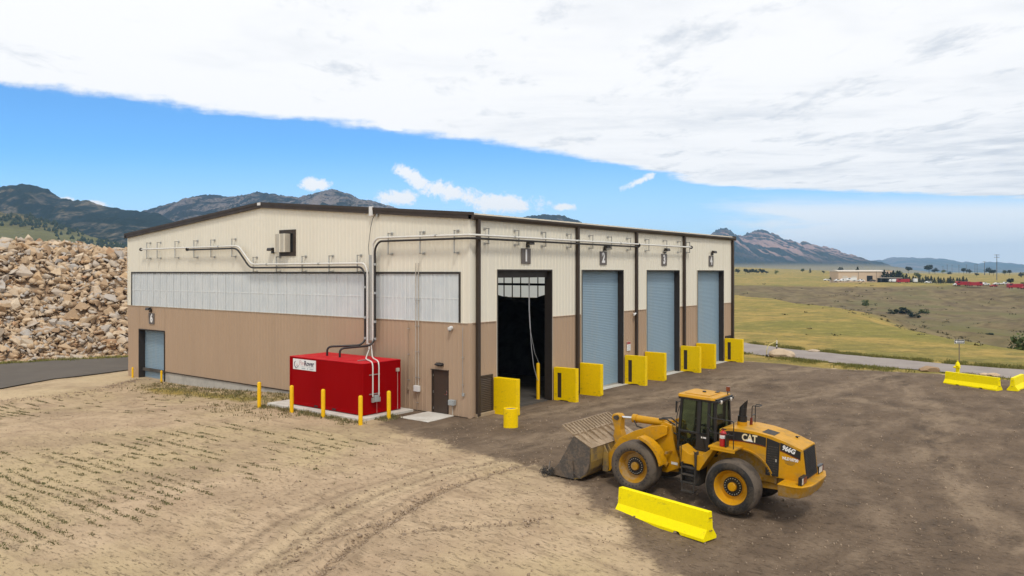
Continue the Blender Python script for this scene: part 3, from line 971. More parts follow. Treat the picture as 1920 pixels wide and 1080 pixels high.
mountain('rocky_mountain', [(160, 420), (230, 402), (280, 394), (320, 382), (380, 364), (405, 366), (430, 369), (455, 364), (480, 361), (520, 363), (560, 372), (590, 361), (608, 356), (622, 354), (640, 357), (655, 364), (675, 376), (700, 377), (720, 381), (750, 391), (800, 405), (880, 418), (940, 415), (975, 408), (1000, 404), (1025, 402), (1060, 406), (1085, 415), (1130, 440), (1200, 480)], 2900, 1300, mm_rock, 0.17, 14, wl=300, ncol=600)
mountain('slab_mountain', [(1150, 500), (1230, 470), (1290, 452), (1327, 441), (1343, 431), (1352, 428), (1362, 430), (1377, 440), (1395, 442), (1410, 435), (1420, 431.5), (1430, 433), (1442, 434), (1465, 445), (1495, 457), (1505, 454), (1515, 456), (1525, 460), (1540, 460), (1555, 467), (1566, 470), (1580, 479), (1600, 483), (1606, 483), (1625, 494), (1650, 502), (1690, 509)], 4600, 1600, mm_flat, 0.17, 23, ncol=760, wl=300, jag=3.6)
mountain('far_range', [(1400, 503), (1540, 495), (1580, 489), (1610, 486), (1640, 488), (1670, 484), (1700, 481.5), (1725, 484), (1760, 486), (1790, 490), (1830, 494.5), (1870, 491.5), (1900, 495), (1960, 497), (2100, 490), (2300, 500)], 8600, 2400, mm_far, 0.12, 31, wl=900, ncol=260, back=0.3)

# ------------------------------------------------------------------ the warehouse
LX, WY_, ZB, ZE, ZR = 31.97, 33.64, 4.55, 9.53, 10.92      # door wall length, gable length, colour break, eave, ridge
YR = WY_ / 2
PITCH = 0.9144 / 3
wh = thing('warehouse', 'large metal warehouse with cream upper and tan lower walls and four tall bay doors', 'building')


def roofline(yv): return ZE + (ZR - ZE) * (1 - abs(yv - YR) / YR)


def sheet(u0, u1, za, zb, place):
    """one ribbed sheet between u0 and u1; place(u, n, z) -> point; zb may be a function of u"""
    cols = [(u0, 0.0)]
    k = math.ceil((u0 - 0.10) / PITCH)
    while True:
        c = k * PITCH + 0.15
        if c - 0.05 > u1: break
        for du, n in ((-0.050, 0.0), (-0.024, 0.026), (0.024, 0.026), (0.050, 0.0)):
            if u0 + 0.004 < c + du < u1 - 0.004: cols.append((c + du, n))
        k += 1
    cols.append((u1, 0.0))
    cols.sort()
    m = MB()
    vs = []
    for uu, n in cols:
        zt = zb(uu) if callable(zb) else zb
        vs.append(place(uu, n, za)); vs.append(place(uu, n, zt))
    fs = [(2 * i, 2 * i + 2, 2 * i + 3, 2 * i + 1) for i in range(len(cols) - 1)]
    # turned edges at both laps
    b = len(vs)
    for uu in (cols[0], cols[-1]):
        zt = zb(uu[0]) if callable(zb) else zb
        vs.append(place(uu[0], -0.05, za)); vs.append(place(uu[0], -0.05, zt))
    fs.append((0, 1, b + 1, b)); e = 2 * (len(cols) - 1)
    fs.append((e, e + 1, b + 3, b + 2))
    m.add(vs, fs)
    return m


def clad(length, openings, place, zfoot, top):
    cuts = sorted(set([0.0, length] + [round(k * 0.9144, 4) for k in range(1, int(length / 0.9144) + 1)] + [q for o_ in openings for q in o_[:2]] + [f_[0] for f_ in zfoot[1:]]))
    for a, b in zip(cuts[:-1], cuts[1:]):
        if b - a < 0.03: continue
        mid = (a + b) / 2
        z0 = [f_[1] for f_ in zfoot if f_[0] <= mid][-1]
        lo = min(top(a), top(b)) if callable(top) else top
        blocks = sorted([(o_[2], o_[3]) for o_ in openings if o_[0] < mid < o_[1]])
        for (za, zb, mat) in ((z0, ZB, tan), (ZB, None, cream)):
            segs = [(za, zb)]
            for (oa, ob_) in blocks:
                ns = []
                for (p, q) in segs:
                    qq = 99 if q is None else q
                    if ob_ <= p or oa >= qq: ns.append((p, q)); continue
                    if oa > p + 0.02: ns.append((p, oa))
                    if ob_ < qq - 0.02: ns.append((ob_, q))
                segs = ns
            for (p, q) in segs:
                zt = (top if q is None else q)
                sheet(a + 0.002, b - 0.002, p + (0.0 if mat is tan else 0.0), zt, place).build('wall_panel', mat, wh)


DOORS = [(2.01, 6.77), (9.76, 14.53), (17.56, 22.38), (25.37, 30.15)]
DTOP = 7.13
LOUV = [(0.61, 1.63, 0.18, 1.94), (30.5, 31.6, 0.18, 1.94)]
door_open = [(a, b, -1, DTOP) for a, b in DOORS] + LOUV
placeD = lambda u_, n, z: (u_, -n, z)
placeG = lambda u_, n, z: (-n * (0.55 if n > 0 else 1), u_, z)
clad(LX, door_open, placeD, [(0, 0.02)], ZE)
WIN = (0.62, 33.08, ZB + 0.0, 6.97)
D6 = (28.32, 31.98, -1.0, 2.87)
gable_open = [(WIN[0], WIN[1], WIN[2], WIN[3]), D6, (1.39, 2.49, -1, 2.16), (13.46, 15.0, 7.94, 9.49)]
clad(WY_, gable_open, placeG, [(0, 0.02), (31.98, -0.75)], roofline)
# the two walls turned away: plain skins
MB().box(0.3, LX, WY_ - 0.04, WY_, 0.0, ZB).build('rear_wall_skirt', tan, wh)
MB().box(0.3, LX, WY_ - 0.04, WY_, ZB + 0.002, ZE).build('rear_wall', cream, wh)
m = MB(); m.prism([(0.02, 0), (WY_ - 0.05, 0), (WY_ - 0.05, ZB), (0.02, ZB)], 'x', LX - 0.04, LX); m.build('end_wall_skirt', tan, wh)
m = MB()
m.prism([(0.02, 6.99), (WY_ - 0.05, 6.99), (WY_ - 0.05, ZE), (YR, ZR), (0.02, ZE)], 'x', LX - 0.04, LX)
m.box(LX - 0.04, LX, 0.02, 0.6, ZB + 0.002, 6.988); m.box(LX - 0.04, LX, WY_ - 0.6, WY_ - 0.05, ZB + 0.002, 6.988)
m.build('end_wall', cream, wh)
# inner liner, near-black to carry the interior's shade
m = MB()
def linerwall(length, ops, place, top):
    cuts = sorted(set([0.25, length - 0.25] + [q for o_ in ops for q in o_[:2]]))
    for a, b in zip(cuts[:-1], cuts[1:]):
        mid = (a + b) / 2
        z = -0.2
        for (oa, ob_) in sorted([(o_[2], o_[3]) for o_ in ops if o_[0] < mid < o_[1]]):
            if oa > z: m.add([place(a, -0.2, z), place(b, -0.2, z), place(b, -0.2, oa), place(a, -0.2, oa)], [(0, 1, 2, 3)])
            z = max(z, ob_)
        m.add([place(a, -0.2, z), place(b, -0.2, z), place(b, -0.2, top(b)), place(a, -0.2, top(a))], [(0, 1, 2, 3)])
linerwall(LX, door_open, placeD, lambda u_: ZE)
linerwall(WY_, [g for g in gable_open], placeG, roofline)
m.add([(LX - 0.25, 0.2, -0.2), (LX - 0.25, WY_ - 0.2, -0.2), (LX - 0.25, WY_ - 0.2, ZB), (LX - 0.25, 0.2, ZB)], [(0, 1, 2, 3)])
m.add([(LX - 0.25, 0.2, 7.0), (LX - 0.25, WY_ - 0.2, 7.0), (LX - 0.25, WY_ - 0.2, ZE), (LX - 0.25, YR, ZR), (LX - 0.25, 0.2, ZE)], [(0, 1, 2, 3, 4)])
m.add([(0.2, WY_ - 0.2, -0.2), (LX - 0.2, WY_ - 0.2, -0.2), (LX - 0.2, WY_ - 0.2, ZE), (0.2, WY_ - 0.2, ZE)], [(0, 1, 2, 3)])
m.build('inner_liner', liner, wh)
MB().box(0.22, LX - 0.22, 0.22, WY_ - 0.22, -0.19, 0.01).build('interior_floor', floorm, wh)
# roof: two slopes with standing seams
for side in (0, 1):
    m = MB()
    y0, y1 = (-0.22, YR) if side == 0 else (WY_ + 0.22, YR)
    zA = ZE + 0.22
    zB_ = ZR + 0.26
    m.add([(-0.16, y0, zA), (LX + 0.16, y0, zA), (LX + 0.16, y1, zB_), (-0.16, y1, zB_),
           (-0.16, y0, zA - 0.08), (LX + 0.16, y0, zA - 0.08), (LX + 0.16, y1, zB_ - 0.08), (-0.16, y1, zB_ - 0.08)],
          [(0, 1, 2, 3), (4, 7, 6, 5), (0, 4, 5, 1), (2, 6, 7, 3), (0, 3, 7, 4), (1, 5, 6, 2)])
    sl = (zB_ - zA) / (y1 - y0)
    k = 0.3
    while k < LX:
        m.add([(k - 0.02, y0, zA + 0.005), (k + 0.02, y0, zA + 0.005), (k + 0.02, y0, zA + 0.07), (k - 0.02, y0, zA + 0.07),
               (k - 0.02, y1, zB_ + 0.005), (k + 0.02, y1, zB_ + 0.005), (k + 0.02, y1, zB_ + 0.07), (k - 0.02, y1, zB_ + 0.07)],
              [(0, 1, 2, 3), (0, 3, 7, 4), (1, 5, 6, 2), (3, 2, 6, 7)])
        k += 0.61
    m.build('roof', pmat('roof_sheet', (0.62, 0.57, 0.47), 0.45, var=0.04), wh)
# eave gutter and rake trims
for yy, s in ((0, -1), (WY_, 1)):
    m = MB()
    m.prism([(yy + s * 0.03, ZE - 0.02), (yy + s * 0.20, ZE + 0.0), (yy + s * 0.25, ZE + 0.12), (yy + s * 0.25, ZE + 0.21), (yy + s * 0.03, ZE + 0.21)], 'x', -0.17, LX + 0.2)
    m.build('gutter', brown, wh, bevel=0.008)
for xx, s in ((-0.17, 1), (LX + 0.17, -1)):
    for ya, yb in ((-0.26, YR - 0.003), (WY_ + 0.26, YR + 0.003)):
        za, zb2 = ZE - 0.02, ZR + 0.0
        m = MB()
        for lo, hi, x0, x1 in ((0.0, 0.19, 0.0, 0.14), (0.19, 0.34, -0.03, 0.16)):
            m.add([(xx + s * x0, ya, za + lo), (xx + s * x1, ya, za + lo), (xx + s * x1, ya, za + hi), (xx + s * x0, ya, za + hi),
                   (xx + s * x0, yb, zb2 + lo), (xx + s * x1, yb, zb2 + lo), (xx + s * x1, yb, zb2 + hi), (xx + s * x0, yb, zb2 + hi)],
                  [(0, 1, 2, 3), (4, 7, 6, 5), (0, 4, 5, 1), (1, 5, 6, 2), (2, 6, 7, 3), (3, 7, 4, 0)])
        m.build('rake_trim', brown, wh)
MB().box(-0.24, -0.205, YR - 0.16, YR + 0.16, ZR + 0.13, ZR + 0.30).build('ridge_cover', whitep, wh, bevel=0.01)
MB().box(-0.24, -0.12, 6.66, 6.90, roofline(6.8) - 0.12, roofline(6.8) + 0.38).build('rake_joint_cover', whitep, wh, bevel=0.01)
# corner trims
for (x0, x1, y0, y1) in ((-0.045, 0.0, -0.045, 0.11), (0.0, 0.11, -0.045, 0.0)):
    MB().box(x0, x1, y0, y1, 0.0, ZB).build('corner_trim', tan, wh)
    MB().box(x0, x1, y0, y1, ZB + 0.002, ZE).build('corner_trim', cream, wh)
MB().box(-0.045, 0.0, WY_ - 0.14, WY_ + 0.02, ZB + 0.002, ZE).build('corner_trim', cream, wh)
MB().box(LX - 0.06, LX + 0.05, -0.045, 0.0, ZB + 0.002, ZE).build('corner_trim', cream, wh)
MB().box(LX - 0.06, LX + 0.05, -0.045, 0.0, 0.0, ZB).build('corner_trim', tan, wh)
# thin ledge where cream meets tan
m = MB()
for a, b in zip([0.1] + [d[1] + 0.06 for d in DOORS], [d[0] - 0.06 for d in DOORS] + [LX - 0.06]):
    m.box(a, b, -0.042, 0.0, ZB - 0.02, ZB + 0.012)
m.build('belt_flashing', tan, wh)
MB().box(-0.044, 0.0, 0.1, WY_ - 0.1, ZB - 0.025, ZB + 0.0).build('belt_flashing', pmat('pale_flashing', (0.60, 0.53, 0.42), 0.5, var=0.04), wh)
# foundation shown where the ground falls away
MB().box(0.01, 0.3, 0.15, 28.3, -1.4, 0.0).build('foundation', concrete, wh)
MB().box(-0.05, 0.0, 0.12, 28.3, -0.03, 0.03).build('base_flashing', brown, wh)
MB().box(0.2, LX - 0.2, -0.01, 0.21, -0.6, -0.01).build('foundation', floorm, wh)
MB().box(0.35, 1.85, -0.16, -0.01, -0.3, 0.17).build('foundation_ledge', pmat('ledge_paint', (0.42, 0.32, 0.21), 0.8, var=0.06), wh, bevel=0.02)
# downspouts
for c_ in (0.46, 9.2, 16.05, 23.0, 31.78):
    m = MB(); m.box(c_ - 0.1, c_ + 0.1, -0.21, -0.045, 0.06, ZE - 0.0)
    m.build('downspout', brown, wh, bevel=0.015)
# roller doors
for k, (a, b) in enumerate(DOORS):
    d = MB()
    d.box(a - 0.02, a + 0.06, -0.055, 0.42, 0.0, DTOP); d.box(b - 0.06, b + 0.02, -0.055, 0.42, 0.0, DTOP)
    d.box(a + 0.06, b - 0.06, -0.055, 0.42, DTOP - 0.08, DTOP)
    jamb = d.build('door_frame', darkjamb, wh, bevel=0.006)
    m = MB(); m.box(a - 0.045, a - 0.021, -0.05, -0.036, 0.0, DTOP + 0.03); m.box(b + 0.021, b + 0.045, -0.05, -0.036, 0.0, DTOP + 0.03); m.box(a - 0.021, b + 0.021, -0.05, -0.036, DTOP + 0.002, DTOP + 0.03)
    m.build('frame_trim', cream, jamb)
    if k == 0:
        MB().box(a + 0.06, b - 0.06, 0.2, 0.41, DTOP - 0.42, DTOP - 0.08).build('rolled_curtain', darkjamb, wh)
        continue
    m = MB()
    z = 0.03; n = 0
    prof = []
    while z < DTOP - 0.1:
        prof += [(0.346, z), (0.335, z + 0.022), (0.335, z + 0.07), (0.346, z + 0.095)]
        z += 0.1; n += 1
    vs = []
    for (yy, zz) in prof: vs += [(a + 0.06, yy, zz), (b - 0.06, yy, zz)]
    m.add(vs, [(2 * i, 2 * i + 1, 2 * i + 3, 2 * i + 2) for i in range(len(prof) - 1)])
    cu = m.build('roller_curtain', blue, wh)
    MB().box(a + 0.07, b - 0.07, 0.30, 0.38, 0.012, 0.10).build('bottom_rail', galv, cu)
    MB().box(a - 0.1, b + 0.1, -0.30, 0.42, -0.3, 0.02).build('threshold', padcon, wh)
slatm = pmat('louvre_brown', (0.12, 0.088, 0.064), 0.45, var=0.05)
# louvre by bay 1 and its mate at the far corner
for (a, b, z0, z1) in LOUV:
    m = MB(); m.box(a - 0.02, a + 0.06, -0.06, 0.1, z0 - 0.03, z1 + 0.02); m.box(b - 0.06, b + 0.03, -0.06, 0.1, z0 - 0.03, z1 + 0.02)
    m.box(a + 0.06, b - 0.06, -0.06, 0.1, z1 - 0.06, z1 + 0.02); m.box(a + 0.06, b - 0.06, -0.06, 0.1, z0 - 0.03, z0 + 0.05)
    lf = m.build('louvre_frame', brown, wh)
    MB().box(a + 0.05, b - 0.05, 0.08, 0.1, z0, z1).build('louvre_back', liner, lf)
    zz = z0 + 0.09; proto = None
    while zz < z1 - 0.08:
        m = MB(); m.obox(((a + b) / 2, -0.005, zz), (b - a - 0.13, 0.11, 0.016), Matrix.Rotation(R(38), 3, 'X'))
        m.build('louvre_slat', slatm, lf)
        zz += 0.088
# translucent band in the gable
fr = MB()
fr.box(-0.055, 0.02, WIN[0] - 0.02, WIN[0] + 0.07, WIN[2] - 0.0, WIN[3] + 0.04); fr.box(-0.055, 0.02, WIN[1] - 0.07, WIN[1] + 0.02, WIN[2] + 0.0, WIN[3] + 0.04)
fr.box(-0.06, 0.02, WIN[0] + 0.07, WIN[1] - 0.07, WIN[3] - 0.06, WIN[3] + 0.04)
band = fr.build('window_frame', darkjamb, wh)
a = WIN[0] + 0.07
while a < WIN[1] - 0.1:
    b = min(a + 0.9144, WIN[1] - 0.07)
    if b - a > 0.1:
        mm = sheet(a + 0.004, b - 0.004, WIN[2], WIN[3] - 0.055, placeG)
        mm.v = [(p[0] * 1.25 if p[0] < 0 else p[0], p[1], p[2]) for p in mm.v]
        mm.build('light_panel', panelm, wh)
    a = b
MB().box(0.04, 0.12, WIN[0], WIN[1], 5.67, 5.77).build('window_girt', whitep, wh)
a = WIN[0] + 0.07
lapw = pmat('panel_lap_white', (0.76, 0.785, 0.785), 0.4, var=0.03)
while a < WIN[1] - 0.2:
    b = min(a + 0.9144, WIN[1] - 0.07)
    MB().box(-0.0245, -0.0185, b - 0.030, b + 0.030 if b < WIN[1] - 0.1 else b, WIN[2] + 0.01, WIN[3] - 0.06).build('panel_lap', lapw, wh)
    MB().box(-0.0205, -0.0175, a + 0.031, b - 0.031, 5.685, 5.735).build('panel_lap', lapw, wh)
    a = b
# the same band in the far end wall, seen through bay 1
a = 0.65
while a < WY_ - 0.7:
    MB().add([(LX - 0.02, a + 0.012, ZB + 0.01), (LX - 0.02, min(a + 1.03, WY_ - 0.6) - 0.012, ZB + 0.01), (LX - 0.02, min(a + 1.03, WY_ - 0.6) - 0.012, 6.985), (LX - 0.02, a + 0.012, 6.985)], [(0, 1, 2, 3)]).build('light_panel', panel2, wh)
    a += 1.03
m = MB(); a = 0.65
while a < WY_ - 0.7:
    m.box(LX - 0.16, LX - 0.035, a - 0.02, a + 0.02, ZB, 6.99); a += 1.03
m.build('window_mullions', liner, wh)
MB().box(LX - 0.24, LX - 0.17, 0.5, WY_ - 0.5, 5.70, 5.92).build('window_girt', liner, wh)
# door 6
a, b = D6[0], D6[1]
m = MB(); m.box(-0.055, 0.44, a, a + 0.07, -0.9, D6[3]); m.box(-0.055, 0.44, b - 0.07, b, -0.9, D6[3]); m.box(-0.055, 0.44, a + 0.07, b - 0.07, D6[3] - 0.08, D6[3])
m.build('door_frame', darkjamb, wh)
vs = []; prof = []; z = -0.72
while z < D6[3] - 0.15: prof += [(0.42, z), (0.40, z + 0.02), (0.40, z + 0.09), (0.42, z + 0.11)]; z += 0.115
for (xx, zz) in prof: vs += [(xx, a + 0.07, zz), (xx, b - 0.07, zz)]
m = MB(); m.add(vs, [(2 * i, 2 * i + 1, 2 * i + 3, 2 * i + 2) for i in range(len(prof) - 1)])
cu = m.build('roller_curtain', blue, wh)
MB().box(0.385, 0.43, a + 0.08, b - 0.08, -0.70, -0.64).build('bottom_rail', galv, cu)
MB().box(-0.3, 0.5, a - 0.05, b + 0.05, -1.4, -0.735).build('threshold', concrete, wh)
# personnel door
a, b = 1.39, 2.49
m = MB(); m.box(-0.05, 0.12, a, a + 0.055, 0.02, 2.16); m.box(-0.05, 0.12, b - 0.055, b, 0.02, 2.16); m.box(-0.05, 0.12, a + 0.055, b - 0.055, 2.10, 2.16)
m.box(-0.10, 0.0, a - 0.04, b + 0.04, 2.161, 2.19)
m.build('door_frame', brown, wh)
dr = MB().box(0.02, 0.07, a + 0.058, b - 0.058, 0.03, 2.097).build('door', pmat('door_brown', (0.058, 0.040, 0.028), 0.4, var=0.05), wh, bevel=0.004)
m = MB(); m.box(0.0, 0.02, a + 0.10, a + 0.15, 0.95, 1.18); m.cyl((0.0, a + 0.125, 1.0), (-0.06, a + 0.125, 1.0), 0.012, 8); m.bar((-0.055, a + 0.115, 1.0), (-0.055, a + 0.24, 1.0), 0.02, 0.02); m.cyl((0.0, a + 0.125, 1.14), (-0.02, a + 0.125, 1.14), 0.025, 10)
m.build('handle', chrome, dr)
for zz in (0.25, 1.06, 1.88):
    MB().box(0.0, 0.02, b - 0.075, b - 0.052, zz - 0.055, zz + 0.055).build('hinge', galv, dr)
MB().box(-0.04, 0.1, a + 0.055, b - 0.055, 0.0, 0.028).build('threshold', galv, wh)
# exhaust hood in the gable
m = MB(); a, b, z0, z1 = 13.46, 15.0, 7.94, 9.49
m.box(-0.06, 0.02, a, a + 0.2, z0, z1); m.box(-0.06, 0.02, b - 0.2, b, z0, z1); m.box(-0.06, 0.02, a + 0.2, b - 0.2, z1 - 0.22, z1); m.box(-0.06, 0.02, a + 0.2, b - 0.2, z0, z0 + 0.22)
vf = m.build('vent_frame', brown, wh)
m = MB(); m.box(-0.42, -0.061, a + 0.46, b - 0.08, z0 + 0.23, z1 - 0.24); hood = m.build('vent_hood', pmat('hood_shaded_cream', (0.50, 0.46, 0.38), 0.5, var=0.04), vf, bevel=0.01)  # darker cream stands for shading between the lighter ribs
m = MB(); m.box(-0.455, -0.421, a + 0.50, a + 0.56, z0 + 0.23, z1 - 0.24); m.box(-0.455, -0.421, b - 0.14, b - 0.08, z0 + 0.23, z1 - 0.24); m.box(-0.455, -0.421, (a + b) / 2 + 0.16, (a + b) / 2 + 0.22, z0 + 0.23, z1 - 0.24)
m.build('hood_rib', cream, wh)
MB().box(0.03, 0.1, a, b, z0, z1).build('vent_back', liner, wh)

# debris heap inside bay 1, rows of dark refuse
n = 46
V = []
for iy in range(n):
    for ix in range(n):
        xx = 14 + 17.3 * ix / (n - 1); yy = 6 + 26 * iy / (n - 1)
        ed = min(1, min(ix, n - 1 - ix * 0.999, iy, n - 1 - iy) / 9.0)
        V.append((xx, yy, 0.0 + 4.55 * max(0, ed) ** 0.8))
V = np.array(V)
V[:, 2] *= 1 + 0.22 * fbm(V[:, 0] * 0.6, V[:, 1] * 0.6, 4, 91)
i, j = np.meshgrid(np.arange(n - 1), np.arange(n - 1), indexing='ij')
q = np.stack([i * n + j, i * n + j + 1, (i + 1) * n + j + 1, (i + 1) * n + j], -1).reshape(-1, 4)
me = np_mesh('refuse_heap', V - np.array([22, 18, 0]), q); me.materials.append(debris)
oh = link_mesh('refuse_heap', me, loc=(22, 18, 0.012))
setp(oh, 'dark heap of refuse filling the back of the open first bay', 'refuse heap')

# ------------------------------------------------------------------ numbers, lamps and boxes on the walls
MD = lambda x_, z_, off: Matrix.Translation((x_, -off, z_)) @ Matrix.Rotation(R(90), 4, 'X')
MG = lambda y_, z_, off: Matrix.Translation((-off, y_, z_)) @ Matrix.Rotation(R(-90), 4, 'Z') @ Matrix.Rotation(R(90), 4, 'X')


def number_sign(txt, c_, z_, w_, h_, where, gable=False):
    loc = (-0.04, c_, z_) if gable else (c_, -0.04, z_)
    t_ = thing('number_sign', 'grey square plate with a white numeral %s' % where, 'sign', loc)
    if gable: MB().box(-0.06, -0.036, c_ - w_ / 2, c_ + w_ / 2, z_ - h_ / 2, z_ + h_ / 2).build('plate', signgrey, t_, bevel=0.004)
    else: MB().box(c_ - w_ / 2, c_ + w_ / 2, -0.06, -0.036, z_ - h_ / 2, z_ + h_ / 2).build('plate', signgrey, t_, bevel=0.004)
    Mx = (MG if gable else MD)(c_, z_ - 0.0, 0.065)
    o_ = text_part('numeral', txt, 0.82, Matrix.Translation(-Vector(loc)) @ Mx, signwhite, t_, 0.004, 0.036, 0.85)


for txt, c_, wh_ in zip('1234', (4.39, 12.1, 20.02, 27.76), ('over the open dark bay', 'over the blue door next to the open bay', 'over the middle of the three tall blue doors', 'over the tall blue door nearest the road')):
    number_sign(txt, c_, 7.83, 0.80, 0.80, wh_)
number_sign('6', 30.1, 3.67, 0.78, 0.78, 'over the low blue door in the gable', True)


def wall_lamp(c_, z_, label, gable=False):
    t_ = thing('wall_lamp', label, 'lamp', (-0.04, c_, z_) if gable else (c_, -0.04, z_), group='wall pack lamps')
    def B(n0, n1, u0, u1, z0, z1, m): 
        if gable: m.box(-n1, -n0, c_ + u0, c_ + u1, z_ + z0, z_ + z1)
        else: m.box(c_ + u0, c_ + u1, -n1, -n0, z_ + z0, z_ + z1)
    m = MB(); B(0.035, 0.13, -0.11, 0.11, -0.15, 0.10, m); m.build('back_box', fixture, t_)
    m = MB()
    if gable: m.prism([(-0.131, z_ + 0.0), (-0.36, z_ - 0.0), (-0.38, z_ + 0.04), (-0.33, z_ + 0.17), (-0.131, z_ + 0.19)], 'y', c_ - 0.22, c_ + 0.22)
    else: m.prism([(-0.131, z_ + 0.0), (-0.36, z_ - 0.0), (-0.38, z_ + 0.04), (-0.33, z_ + 0.17), (-0.131, z_ + 0.19)], 'x', c_ - 0.22, c_ + 0.22)
    m.build('lamp_head', fixture, t_, bevel=0.012)
    m = MB(); B(0.18, 0.33, -0.17, 0.17, -0.012, -0.002, m); m.build('lens', lampwhite, t_)


for k, c_ in enumerate((4.5, 12.25, 20.1, 27.9)):
    wall_lamp(c_, 8.43, 'small dark lamp high over %s' % ('the open dark bay', 'the blue door next to the open bay', 'the middle of the three tall blue doors', 'the tall blue door nearest the road')[k])
wall_lamp(30.2, 4.28, 'small dark lamp over the low blue door in the gable', True)
wall_lamp(15.6, 8.27, 'small dark lamp beside the brown framed vent in the gable', True)
# half-round lamp above the personnel door
t_ = thing('door_lamp', 'dark rounded lamp over the brown personnel door', 'lamp', (-0.04, 1.95, 2.45))
m = MB()
pr = [(0.0, 0)]
vs = []; seg = 14
prof = [(0.0, 0.10), (0.06, 0.098), (0.12, 0.085), (0.17, 0.055), (0.19, 0.0)]
for (n, hh) in prof:
    for k in range(seg):
        an = 2 * math.pi * k / seg
        vs.append((-0.036 - n, 1.95 + math.cos(an) * (0.27 - 0.35 * n), 2.45 + math.sin(an) * max(hh, 0.015) * 0.95))
fs = []
for i_ in range(len(prof) - 1):
    for k in range(seg): fs.append((i_ * seg + k, i_ * seg + (k + 1) % seg, (i_ + 1) * seg + (k + 1) % seg, (i_ + 1) * seg + k))
fs.append(tuple(range((len(prof) - 1) * seg, len(prof) * seg)))
m.add(vs, fs); m.build('lamp_body', fixture, t_, smooth=True)
MB().box(-0.05, -0.034, 1.72, 2.18, 2.37, 2.53).build('back_plate', fixture, t_)

# boxes and conduits near the personnel door
def conduit_box(name, label, cat, y0, y1, z0, z1, mat, dep=0.18, pipes=(), lid=True):
    t_ = thing(name, label, cat, (-0.03, (y0 + y1) / 2, z0))
    MB().box(-0.035 - dep, -0.036, y0, y1, z0, z1).build('box', mat, t_, bevel=0.012)
    if lid: MB().box(-0.046 - dep, -0.036 - dep, y0 + 0.02, y1 - 0.02, z0 + 0.02, z1 - 0.02).build('lid', mat, t_, bevel=0.004)
    for (yy, za, zb, r, m_) in pipes:
        mm = MB(); mm.cyl((-0.09, yy, za), (-0.09, yy, zb), r, 8); mm.build('conduit', m_, t_)
        for zc in np.arange(min(za, zb) + 0.4, max(za, zb) - 0.2, 1.3):
            MB().box(-0.12, -0.034, yy - 0.045, yy + 0.045, zc - 0.012, zc + 0.012).build('strap', galv, t_)
    return t_


thin = pmat('painted_conduit', (0.36, 0.26, 0.18), 0.5, var=0.06)
thin2 = pmat('pale_conduit', (0.50, 0.45, 0.38), 0.5, var=0.06)
conduit_box('meter_box', 'white box on the tan wall with two thin conduits rising from it', 'electrical box', 3.27, 3.62, 0.98, 1.28, whitep, 0.16,
            ((3.55, 1.28, 7.45, 0.022, thin2), (3.36, 1.28, 7.45, 0.022, thin2), (3.44, 0.02, 0.98, 0.02, thin)))
conduit_box('switch_box', 'small pale grey box low beside the personnel door', 'electrical box', 0.86, 1.22, 0.54, 0.80, greyp, 0.2,
            ((1.04, 0.02, 0.54, 0.025, thin2),))
conduit_box('outlet_box', 'tiny outlet box with thin conduit nearest the building corner', 'electrical box', 0.32, 0.45, 1.03, 1.18, greyp, 0.06,
            ((0.39, 1.18, 4.33, 0.016, galv),), False)
conduit_box('valve_box', 'tiny tan box with thin conduit between the white box and red container', 'electrical box', 4.05, 4.17, 1.0, 1.12, thin, 0.08,
            ((4.08, 1.12, 4.42, 0.02, thin),), False)
# cameras
t_ = thing('security_camera', 'white dome camera high on the tan gable wall near the corner', 'camera', (-0.04, 1.15, 4.24))
m = MB(); m.cyl((-0.036, 1.15, 4.28), (-0.12, 1.15, 4.28), 0.10, 14); m.build('mount', whitep, t_, auto=40)
m = MB(); m.lathe([(0.0, -0.13), (0.05, -0.12), (0.09, -0.08), (0.105, -0.02), (0.11, 0.06), (0.0, 0.07)], (-0.17, 1.15, 4.26), 'z', 16); m.build('dome', whitep, t_, auto=50)
m = MB(); m.lathe([(0.0, -0.142), (0.045, -0.135), (0.07, -0.105)], (-0.17, 1.15, 4.26), 'z', 14); m.build('lens', blackp, t_, smooth=True)
t_ = thing('security_camera', 'white bullet camera on the tan wall between bay doors 2 and 3', 'camera', (15.75, -0.05, 4.34))
m = MB(); m.cyl((15.8, -0.036, 4.33), (15.8, -0.12, 4.33), 0.05, 10); m.build('mount', whitep, t_)
m = MB(); m.cyl((15.86, -0.16, 4.36), (15.52, -0.24, 4.28), 0.055, 12); m.build('camera_body', whitep, t_, auto=40)
# paper notice
t_ = thing('wall_notice', 'white notice with a red heading on the tan wall right of bay door 2', 'sign', (15.17, -0.05, 2.03))
MB().box(14.95, 15.4, -0.052, -0.038, 2.03, 2.61).build('board', signwhite, t_)
MB().box(14.96, 15.39, -0.056, -0.0525, 2.44, 2.60).build('heading', pmat('notice_red', (0.40, 0.09, 0.08), 0.5, var=0.05), t_)
for zz in (2.36, 2.29, 2.22, 2.15, 2.08): MB().box(15.0, 15.35, -0.0555, -0.0525, zz - 0.012, zz + 0.012).build('print_line', printgrey, t_)

# ------------------------------------------------------------------ fire line pipework
def arc_path(pts, r=0.3, n=5):
    """round the corners of a polyline"""
    P = [Vector(p) for p in pts]
    res = [P[0]]
    for k in range(1, len(P) - 1):
        a_, b_, c_ = P[k - 1], P[k], P[k + 1]
        ra = min(r, (a_ - b_).length * 0.45, (c_ - b_).length * 0.45)
        p0 = b_ + (a_ - b_).normalized() * ra; p2 = b_ + (c_ - b_).normalized() * ra
        for q in range(n + 1):
            s = q / n
            res.append(p0 * (1 - s) ** 2 + b_ * 2 * s * (1 - s) + p2 * s * s)
    res.append(P[-1])
    return res


OFF = 0.36


